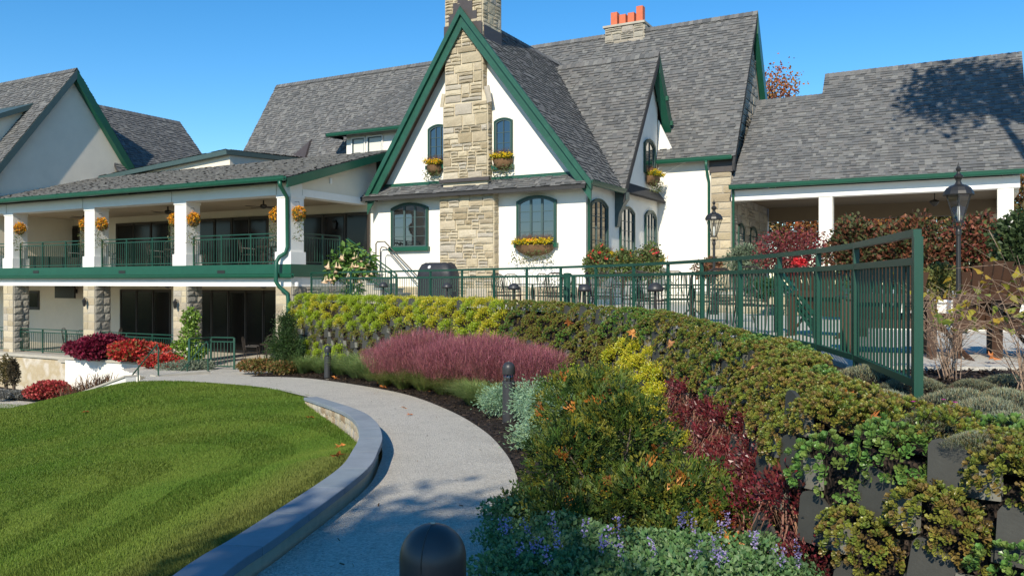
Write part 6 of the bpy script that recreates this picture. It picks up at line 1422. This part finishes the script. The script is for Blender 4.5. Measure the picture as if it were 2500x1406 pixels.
for k, (u, v, nmn, z) in enumerate([(-2.9, -2.2, 'right bay of the upper porch', ZD), (-8.0, -2.2, 'middle bay of the upper porch', ZD), (-13.2, -2.2, 'left bay of the upper porch', ZD), (-13.3, -2.3, 'left bay of the lower porch', ZB), (-2.3, -2.6, 'right bay of the lower porch', ZB)]):
    w_ = b2w(u, v, z); put('t', w_, 0, f"round dark table in the {nmn}", G2)
    for q, a in enumerate((.2, 1.9, 3.3, 4.9)):
        put('c', (w_[0] + .85 * math.cos(a), w_[1] + .85 * math.sin(a), z), a - 1.571, f"dark iron chair, {['right', 'back', 'left', 'front'][q]} seat, {nmn}", G2)
# ------------------------------------------------------------------ covered grill
gx_ = AT(1070, 25.6); gr = thing('grill', 'large barbecue grill under a fitted black cover by the stone chimney', 'grill', (gx_[0], gx_[1], 0), BANG)
V = []; F = []; prof = [(0.62, .34, .06), (.64, .35, .3), (.63, .34, .85), (.64, .36, .98), (.60, .34, 1.15), (.52, .27, 1.32), (.42, .16, 1.375)]; r = np.random.default_rng(9)
n = 28
for i, (a, b, z) in enumerate(prof):
    for k in range(n):
        t = 2 * math.pi * k / n; ct, st_ = math.cos(t), math.sin(t); e = .42; V.append((a * math.copysign(abs(ct) ** e, ct) * (1 + .012 * r.standard_normal()), b * math.copysign(abs(st_) ** e, st_) * (1 + .03 * r.standard_normal()), z + .01 * r.standard_normal()))
for i in range(len(prof) - 1):
    for k in range(n): F.append((i * n + k, i * n + (k + 1) % n, (i + 1) * n + (k + 1) % n, (i + 1) * n + k))
F.append(tuple(range((len(prof) - 1) * n, len(prof) * n))); obj('cover', pymesh('cover', V, F, 'cover', smooth=True), gr)
MB().lathe([(.0, 0), (.055, 0), (.055, .008), (0, .008)], 14).build('badge', 'badge', gr, M=T((-.12, -.315, 1.24)) @ Matrix.Rotation(rad(65), 4, 'X') @ Matrix.Diagonal((1, 1, 1, 1)))
for sx in (-.45, .45): MB().lathe([(.0, 0), (.05, 0), (.05, .07), (0, .07)], 10).build('wheel', 'iron', gr, M=T((sx, -.2, 0.03)))
# ------------------------------------------------------------------ bollard lights
def bollard(label, loc, h=.95, rz=0.):
    t = thing('bollard_light', label, 'bollard', loc, rz, 'bollard lights along the path'); R = .095
    MB().lathe([(R * 1.12, -.02), (R * 1.12, .012), (R * 1.0, .013)], 24).build('base_plate', 'coping', t); MB().lathe([(R, .012), (R, h - .30), (R * .96, h - .295)], 28).build('post', 'bollard', t, smooth=False)
    for k in range(3): a = k * 2.094 + .6; MB().bar((R * .78 * math.cos(a), R * .78 * math.sin(a), h - .30), (R * .78 * math.cos(a), R * .78 * math.sin(a), h - .19), .018).build('strut', 'bollard', t)
    MB().lathe([(R * .9, h - .295), (R * .9, h - .19)], 28).build('lens', 'clear_glass', t, smooth=True); MB().lathe([(.035, h - .295), (.04, h - .24), (.02, h - .19)], 12).build('lamp_core', 'iron', t)
    dm = [(R * .96, h - .193), (R, h - .185), (R, h - .10)] + [(R * math.cos(q), h - .10 + R * 1.0 * math.sin(q)) for q in np.linspace(.12, 1.5, 9)]; D = MB().lathe(dm, 32).build('dome', 'bollard', t, smooth=True)
    MB().tube([(R * 1.005 * math.cos(q) * -.25, -R * 1.0 * math.cos(q) * .97, h - .10 + R * 1.005 * math.sin(q)) for q in np.linspace(-.7, 1.4, 9)], .0018, 4).build('dome_seam', 'iron', t)
    MB().lathe([(.0, 0), (.007, 0), (.006, .005), (0, .006)], 8).build('dome_screw', 'coping', t, M=T((0, 0, h - .004))); return t
b1 = bollard('dark bollard light closest to the camera at the path edge', (AT(1057, 2.33)[0], 2.33, -1.61 + EYE), .93); b2 = bollard('dark bollard light in front of the purple grass', (AT(1242, 12.3)[0], 12.3, float(path_z(12.3)) + .01), .93); b3 = bollard('small dark bollard light far along the path by the green grasses', (AT(800, 22.5)[0], 22.5, float(path_z(22.5)) + .0), .93)
# ------------------------------------------------------------------ mushroom lights and slim post inside the fence
def dome_light(label, px, Y, py):
    z = ZAT(py, Y); t = thing('terrace_light', label, 'path light', AT(px, Y, 0), 0, 'domed lights along the fence'); MB().lathe([(.05, 0), (.05, .02), (.022, .03), (.022, z - .08)], 10).build('stem', 'iron', t)
    MB().lathe([(.10, z - .09), (.135, z - .08), (.13, z - .03), (.095, z + .03), (.04, z + .06), (.0, z + .065)], 20).build('dome', 'bollard', t, smooth=True)
for i, (px, Y, py) in enumerate([(936, 23.2, 694), (1092, 20.9, 696), (1255, 18.5, 698), (1427, 16.1, 701), (1600, 13.7, 699)]): dome_light(f"black domed terrace light at the fence, {ordinal(i)} from the stairs", px, Y, py)
lp = thing('slim_post', 'slim dark green cylindrical post behind the fence', 'post', AT(1385, 18.2, 0)); MB().lathe([(.085, 0), (.085, .02), (.075, .03), (.075, .93), (.085, .94), (.085, .97), (.0, .98)], 16).build('post_body', 'fence_green', lp); MB().lathe([(.05, 0), (.05, .9), (0, .91)], 12).build('inner_tube', 'fence_green', lp, M=T((.14, .05, 0)))
# ------------------------------------------------------------------ street-style lamps
def lamp(label, px, Y, top):
    zt = ZAT(top, Y); t = thing('lamp_post', label, 'lamp post', AT(px, Y, 0), 0, 'black lantern lamp posts'); t.scale = (.86, .86, 1); zl = zt - .98
    MB().lathe([(.14, 0), (.14, .06), (.09, .1), (.075, .5), (.05, .55), (.042, .6), (.036, zl - .15), (.05, zl - .13), (.05, zl - .08), (.036, zl - .05), (.05, zl)], 14).build('post', 'iron', t, smooth=False)
    for a in range(6):
        c, s = math.cos(a * 1.0472), math.sin(a * 1.0472); MB().bar((.075 * c, .075 * s, zl + .07), (.215 * c, .215 * s, zl + .47), .014).build('cage_bar', 'iron', t)
        c2, s2 = math.cos((a + 1) * 1.0472), math.sin((a + 1) * 1.0472); f = .97; V = [(.075 * c * f, .075 * s * f, zl + .07), (.075 * c2 * f, .075 * s2 * f, zl + .07), (.215 * c2 * f, .215 * s2 * f, zl + .47), (.215 * c * f, .215 * s * f, zl + .47)]; obj('pane', pymesh('pane', V, [(0, 1, 2, 3)], 'clear_glass'), t)
    for a in (0, 1.57, 3.14, 4.71): MB().tube([(.045 * math.cos(a), .045 * math.sin(a), zl - .05), (.11 * math.cos(a), .11 * math.sin(a), zl - .0), (.09 * math.cos(a), .09 * math.sin(a), zl + .07)], .008, 5).build('scroll', 'iron', t)
    MB().lathe([(.085, zl + .05), (.085, zl + .075), (.0, zl + .08)], 12).build('cage_base', 'iron', t); MB().lathe([(.02, zl + .08), (.025, zl + .2), (.018, zl + .3)], 10).build('lamp_core', 'bulb', t); MB().lathe([(.022, zl + .3), (.022, zl + .46)], 8).build('lamp_core', 'iron', t)
    MB().lathe([(.24, zl + .46), (.25, zl + .475), (.235, zl + .52), (.19, zl + .58), (.12, zl + .615), (.065, zl + .63), (.04, zl + .67), (.045, zl + .70), (.075, zl + .735), (.078, zl + .755), (.035, zl + .79), (.022, zl + .82), (.04, zl + .85), (.045, zl + .87), (.016, zl + .90), (.01, zl + .94), (.0, zl + .98)], 12).build('hood', 'iron', t, smooth=False)
lamp('black lantern lamp post before the white wall of the clubhouse', 1743, 19.6, 484); lamp('tall black lantern lamp post in front of the carport at right', 2340, 12.4, 394)
# ------------------------------------------------------------------ garden chairs with fan backs
def adirondack(label, loc, rz):
    t = thing('adirondack_chair', label, 'chair', loc, rz, 'brown garden chairs'); n = 7; hw = .33     # local: back of the chair faces -y (towards the camera)
    for i in range(n):
        x = -hw + (2 * hw) * (i + .5) / n; w_ = 2 * hw / n - .012; top = .98 - .16 * (abs(x) / hw) ** 2.2; ang = .28; fan = x * 1.16
        V = []
        for z, xx, ww in ((.30, x * .88, w_ * .88), (.62, x, w_), (top, fan, w_ * 1.12)):
            y = -.06 - (z - .30) * math.tan(ang); V += [(xx - ww / 2, y, z - (.0)), (xx + ww / 2, y, z), (xx + ww / 2, y + .022, z), (xx - ww / 2, y + .022, z)]
        F = [(0, 3, 2, 1), (8, 9, 10, 11)] + [(a + k, a + (k + 1) % 4, a + 4 + (k + 1) % 4, a + 4 + k) for a in (0, 4) for k in range(4)]; obj('back_slat', pymesh('back_slat', V, F, 'brown_poly'), t)
    bar('back_rail', (-.38, -.175, .60), (.38, -.175, .60), .03, .09, 'brown_poly', t); bar('back_rail', (-.36, -.09, .33), (.36, -.09, .33), .03, .09, 'brown_poly', t)
    for k in range(6): y = .0 + .085 * k; bar('seat_slat', (-.33, y, .33 + .018 * k), (.33, y, .33 + .018 * k), .075, .022, 'brown_poly', t)
    for sx in (-1, 1):
        MB().prism([(sx * .36, -.42, .0), (sx * .36, -.30, .0), (sx * .36, .12, .34), (sx * .36, .50, .42), (sx * .36, .50, .32), (sx * .36, .06, .24)], (sx * .025, 0, 0)).build('rear_leg', 'brown_poly', t)
        MB().box((sx * .36 - .055, .38, 0), (sx * .36 + .055, .42, .58)).build('front_leg', 'brown_poly', t); MB().prism([(sx * .33, -.24, .585), (sx * .33, .50, .585), (sx * .50, .50, .585), (sx * .50, .20, .585), (sx * .40, -.24, .585)], (0, 0, .025)).build('arm', 'brown_poly', t); bar('arm_post', (sx * .40, -.18, .0), (sx * .40, -.20, .585), .09, .03, 'brown_poly', t)
    return t
adirondack('brown garden chair behind the last fence panel', AT(2165, 8.6, 0), -.35); adirondack('brown garden chair with rounded back right of the fence end', AT(2402, 8.4, 0), .06); adirondack('brown garden chair cut by the right picture edge', AT(2590, 8.0, 0), .45); adirondack('brown garden chair seen between fence bars near the ramp railing', AT(2015, 11.6, 0), -.9)
# ramp railing crossing behind the fence, low stone wall behind the terrace
rp = thing('ramp_railing', 'dark green railing sloping down behind the curved fence', 'railing')
pa, pb, pc = AT(1895, 12.6, 0), AT(1990, 11.2, -.75), AT(2090, 12.5, -.75); railing(rp, [pa, ((pa[0] + pb[0]) / 2, (pa[1] + pb[1]) / 2, -.36), AT(1990, 11.2, -.72)], None, 1.02, .8, .12, second=.12)
sw2 = thing('terrace_wall', 'low pale stone wall at the back of the terrace', 'wall'); wa, wc = Vector(AT(1700, 21.5, 0)), Vector(AT(2150, 17.2, 0)); dd = (wc - wa); L = dd.length; dd.normalize(); Mw = Matrix(((dd.x, -dd.y, 0, wa.x), (dd.y, dd.x, 0, wa.y), (0, 0, 1, 0), (0, 0, 0, 1)))
wb2 = MB().box((0, 0, -.1), (L, .35, .46)).build('wall_body', 'mortar', sw2, M=Mw); MB().box((-.05, -.05, .46), (L + .05, .4, .53)).build('coping', 'coping', sw2, M=Mw); lay_stones(wb2, Matrix.Identity(4), ashlar(L, .45, 71, rows=(.14, .22), widths=(.25, .6), thin=.2), 'stone', depth=.03)
sw3 = thing('seat_wall', 'low sunlit white wall behind the brown garden chairs', 'wall'); va, vc = Vector(AT(2150, 13.4, 0)), Vector(AT(2640, 12.6, 0)); d3 = (vc - va).normalized(); M3 = Matrix(((d3.x, -d3.y, 0, va.x), (d3.y, d3.x, 0, va.y), (0, 0, 1, 0), (0, 0, 0, 1)))
MB().box((0, 0, -.05), ((vc - va).length, .3, .44)).build('wall_body', 'stucco', sw3, M=M3); MB().box((-.03, -.04, .44), ((vc - va).length + .03, .34, .50)).build('coping', 'white_trim', sw3, M=M3)
# ------------------------------------------------------------------ porch fittings
def fan(label, u, v, z, a):
    t = bthing('ceiling_fan', label, 'ceiling fan'); t['group'] = 'porch ceiling fans'; w_ = b2w(u, v, z); t.location = w_; t.rotation_euler = (0, 0, a)
    MB().lathe([(.03, 0), (.03, -.14), (.11, -.16), (.13, -.22), (.11, -.28), (.05, -.31), (0, -.32)], 12).build('motor', 'iron_brown', t)
    for k in range(5): q = k * 1.2566; MB().prism([(.12 * math.cos(q) - .04 * math.sin(q), .12 * math.sin(q) + .04 * math.cos(q), -.25), (.12 * math.cos(q) + .04 * math.sin(q), .12 * math.sin(q) - .04 * math.cos(q), -.24), (.66 * math.cos(q) + .075 * math.sin(q), .66 * math.sin(q) - .075 * math.cos(q), -.235), (.66 * math.cos(q) - .075 * math.sin(q), .66 * math.sin(q) + .075 * math.cos(q), -.265)], (0, 0, .012)).build('blade', 'iron_brown', t)
for k, nme in enumerate(('right', 'middle', 'left')):
    fan(f"brown ceiling fan in the {nme} bay of the upper porch", -2.9 - 5.2 * k, -2.6, 3.80, .3 * k); fan(f"brown ceiling fan in the {nme} bay of the lower porch", -2.9 - 5.2 * k, -2.6, .86, .5 + .3 * k)
def wall_lantern(label, u, v, z, s=1.0):
    t = bthing('wall_lantern', label, 'lantern'); t['group'] = 'porch lanterns'; t.location = b2w(u, v, z)
    MB().bar((0, -.0, .12), (0, -.12, .18), .02).build('arm', 'iron', t); MB().lathe([(.03, -.16), (.05, -.13), (.085, .08), (.03, .14), (.012, .2)], 6, (0, -.13, 0)).build('lantern_body', 'iron', t)
wall_lantern('black lantern on the second stone column', COLU[2] - .05, VF - .06, -.02); wall_lantern('black lantern on the third stone column', COLU[1] - .05, VF - .06, -.02); wall_lantern('black lantern on the upper porch rear wall', -1.6, -.06, 3.0)
tv = bthing('television', 'black wall mounted screen in the left bay of the lower porch', 'television'); uu = BP(160, 700, v=-.6)[0]; MB().box((uu - .75, -.66, .02), (uu + .75, -.58, .70)).build('screen', 'screen_black', tv); MB().box((uu - .1, -.58, .25), (uu + .1, -.05, .45)).build('bracket', 'iron', tv)
# ------------------------------------------------------------------ flower baskets
def basket(name, label, loc, rz, w, h, d, petals, seed, grass=True, trail=True, group='flower baskets', pumpkin=False, hang=False):
    t = thing(name, label, 'flower basket', loc, rz, group); r = np.random.default_rng(seed); V = []; F = []; n = 16     # half bowl with its flat side on the wall (y = 0), front at -y
    for i in range(6):
        q = i / 5 * 1.5; k = math.cos(q) ** .7
        for j in range(n): a = math.pi * j / (n - 1) if not hang else 2 * math.pi * j / n; j_ = 1 + .06 * r.standard_normal(); V.append((w / 2 * k * math.cos(a) * j_, -d * k * math.sin(a) * j_, -h * math.sin(q) * j_))
    for i in range(5):
        for j in range(n - 1 if not hang else n): F.append((i * n + j, i * n + (j + 1) % n, (i + 1) * n + (j + 1) % n, (i + 1) * n + j))
    obj('basket_liner', pymesh('basket_liner', V, F, 'coco', smooth=True), t); n = int(700 * w); P = np.c_[r.uniform(-w / 2, w / 2, n), -d * r.random(n) * 1.15, .02 + .13 * r.random(n)]; P[:, 2] += .03 * np.sin(P[:, 0] * 20)
    if hang: n = 520; dd = sph(n, r); P = dd * np.array([w * .62, w * .62, .24]) * r.uniform(.75, 1.05, (n, 1)); P[:, 2] -= .02
    l = r.uniform(.035, .06, n); L = [leaves(P, sph(n, r) + [0, -.3, .4], sph(n, r), l, l * .4, pal([(.08, .15, .03), (.12, .19, .04)], n, r), 'leaf')]; m = int(n * 1.2); i = r.integers(0, n, m); l = r.uniform(.035, .055, m)
    L.append(leaves(P[i] + .02 * r.standard_normal((m, 3)) + [0, -.02, .03], sph(m, r), sph(m, r) + [0, -1, .8], l, l * .5, pal(petals, m, r, .15), 'petal'))
    obj('flower', merge(L, 'flower'), t); L = []
    if grass: k = int(260 * w); P = np.c_[r.uniform(-w * .42, w * .42, k), -d * .4 * np.ones(k), np.zeros(k) + .05]; L.append(blades(P, np.c_[.35 * r.standard_normal((k, 2)), np.ones(k)], r.uniform(.25, .55, k), .004, .6, pal([(.26, .11, .06), (.32, .16, .08), (.2, .09, .06)], k, r), 'blade')); tag(obj('ornamental_grass', merge(L, 'grass'), t), kind='stuff')
    if trail: k = int(240 * w) + 40; P = np.c_[r.uniform(-w * .55, w * .55, k), -d * (.3 + .9 * r.random(k)), -h * .4 - r.random(k) * h * (1.3 if not hang else 3.2)]; l = r.uniform(.04, .07, k); tag(obj('trailing_vine', leaves(P, sph(k, r) + [0, 0, -1], sph(k, r), l, l * .42, pal([(.12, .15, .05), (.16, .13, .06), (.08, .12, .03)], k, r), 'leaf'), t), kind='stuff')
    if pumpkin:
        for k in range(3): MB().lathe([(.02, -.04), (.06, -.045), (.085, 0), (.06, .05), (.015, .055)], 12, ((k - 1) * .13, -d * .75, .13)).build('pumpkin', 'orange_fruit', t, smooth=True)
    return t
YP = [(.70, .50, .01), (.75, .56, .02), (.62, .40, .01)]; OP = [(.72, .28, .01), (.66, .20, .01), (.75, .36, .02)]
def wb_at(px, py, v, dv=0): q = BP(px, py, v=v); return b2w(q[0], q[1] + dv, q[2])
basket('window_basket', 'long window basket with yellow flowers and small pumpkins below the right ground floor window', wb_at(1306, 598, -.15), BANG, 1.42, .36, .34, YP, 501, pumpkin=True)
basket('window_basket', 'window basket with yellow flowers below the right upper gable window', wb_at(1230, 390, -.1), BANG, .74, .34, .3, YP, 502); basket('window_basket', 'window basket with yellow and orange flowers left of the upper chimney', wb_at(1063, 405, -.1), BANG, .66, .32, .3, YP + OP[:1], 503)
for i, (v_, z_, w_, lab) in enumerate([(6.3, 4.95, 1.1, 'window basket high on the side gable wall'), (1.05, 1.62, 1.3, 'window basket below the nearest side window'), (3.75, 1.45, 1.2, 'window basket below the middle side window'), (6.4, 1.55, 1.0, 'window basket below the farthest side window')]):
    basket('window_basket', lab + ' with yellow flowers', b2w(8.98, v_, z_), BANG + math.pi / 2, w_, .36, .34, YP, 510 + i)
hb = [(1, 'third column, right face', 0), (2, 'second column, right face', 0), (3, 'first column, right face', 0), (0, 'corner column, right face', 0), (1, 'third column, left face', 1), (2, 'second column, left face', 1), (0, 'corner column, left face', 1)]
for i, (c, lab, left) in enumerate(hb):
    u = COLU[c] + (.31 + .20) * (-1 if left else 1); w_ = b2w(u, VF + .18, 3.08); t = basket('hanging_basket', f"hanging basket of orange flowers on the upper porch {lab}", w_, 0, .36, .26, .18, OP, 530 + i, grass=False, group='orange hanging baskets', hang=True)
    MB().tube([(0, 0, .02), (0, 0, .38), (.0, .0, .40)], .006, 4).build('hanger', 'iron', t); MB().tube([(0, 0, .40), (.24 * (1 if left else -1) * BU[0], .24 * (1 if left else -1) * BU[1], .40)], .008, 4).build('wall_bracket', 'iron', t)
# ------------------------------------------------------------------ fallen leaves
def leaf_mesh(seed):
    r = random.Random(seed); V = [(0, 0, .02)]; k = 14
    for i in range(k): a = 2 * math.pi * i / k; rd = (.075 if i % 2 == 0 else .038) * r.uniform(.8, 1.2); V.append((rd * math.cos(a), rd * math.sin(a), .025 * r.random() + (.03 if r.random() < .3 else 0)))
    c = np.array(random.Random(seed).choice([(.60, .22, .05), (.52, .17, .04), (.64, .30, .09), (.44, .20, .08)])); return pymesh('fallen_leaf', V, [(0, i + 1, (i + 1) % k + 1) for i in range(k)], 'leaf', col=c)
FL = [leaf_mesh(i) for i in range(6)]
def fleaf(loc, lab, i, s=1.0, tilt=.3):
    o = obj('fallen_leaf', FL[i % 6], None, loc=loc, s=s); o.rotation_euler = (tilt * math.sin(i * 2.3), tilt * math.cos(i * 1.7), i * 1.9); tag(o, lab, 'leaf', 'fallen orange leaves')
for i, (px, py) in enumerate([(986, 997), (1000, 1014)]): x, y, z = PP(px, py); fleaf((x, y, z + .006), f"fallen leaf on the concrete path, {['farther', 'nearer'][i]} of the pair", i, .8)
for i, (px, py) in enumerate([(818, 928), (925, 940), (935, 950), (1028, 955), (1055, 962)]): x, y, z = PP(px, py); fleaf((x, y, z + .03), f"orange leaf on the mulch along the far path, {ordinal(i)} from the far bollard", i + 2, 1.5)
for i, (px, py, zz) in enumerate([(757, 1025, -1.62), (832, 1098, -1.35), (826, 1123, -1.25), (210, 1010, -2.3)]):
    Y = 10.0
    for _ in range(30): Y = (EYE - float(lawn_z((px - CX) / FPX * Y, Y)[0])) * FPX / (py - HY)
    X = (px - CX) / FPX * Y; fleaf((X, Y, float(lawn_z(X, Y)[0]) + .035), ['fallen leaf on the lawn near the wall end', 'upper of two fallen leaves on the lawn beside the cap', 'lower of two fallen leaves on the lawn beside the cap', 'lone fallen leaf at the far left of the lawn'][i], i + 7, 1.0)
for i, (px, py, Y, s_) in enumerate([(1650, 1190, 5.55, 1.0), (1850, 895, 6.9, .8), (2075, 975, 5.15, .9), (1895, 878, 7.4, .9), (2135, 1022, 4.6, .8), (1388, 757 + 32, 15.1, 1.3), (1540, 815, 12.6, 1.2), (1640, 842, 10.6, 1.0), (2420, 875, 7.7, 1.0), (1780, 1330, 4.75, 1.1)]):
    z = ZAT(py, Y); fleaf((AT(px, Y)[0], Y, z), ['large curled orange leaf caught on the cypress', 'orange leaf on the mulch above the planted wall', 'orange leaf beside the fence end mulch', 'orange leaf by the concrete edge', 'orange leaf at the wall top beside a silvery mound', 'orange leaf on the wall sedums farthest left', 'orange leaf in the middle of the wall sedums', 'orange leaf on the wall sedums above the cypress', 'yellow orange leaf under the bare shrub', 'orange leaf pile between catmint and wall panels'][i], i + 11, s_, 1.0)
# ------------------------------------------------------------------ trees behind the viewer that shade the foreground and the carport roof
OAK = [(.06, .09, .025), (.09, .10, .03), (.13, .10, .03)]
def shadow_source(target, h):
    """crown position at height h whose shadow falls on target"""
    t = Vector(target); k = (h - t.z) / sdir.z; return t + sdir * k
c = shadow_source((-.85, 3.7, -.9), 7.0); tree('oak_tree', 'shade tree behind the viewpoint to the left of the path', (c.x - 1.8, c.y - .4, -.6), 8, ((1.8, .4, 7.6), (1.1, 2.4, 1.0)), 6500, .17, OAK, 601, lob=12, trunk_r=.14)
c = shadow_source(b2w(20.3, 9.5, 7.5), 16.5); tree('oak_tree', 'tall shade tree right of the view before the carport', (c.x + 2.2, c.y - .5, 0), 18, ((-2.2, .5, 16.5), (2.5, 2.5, 2.8)), 2900, .24, OAK, 602, lob=14, trunk_r=.25)
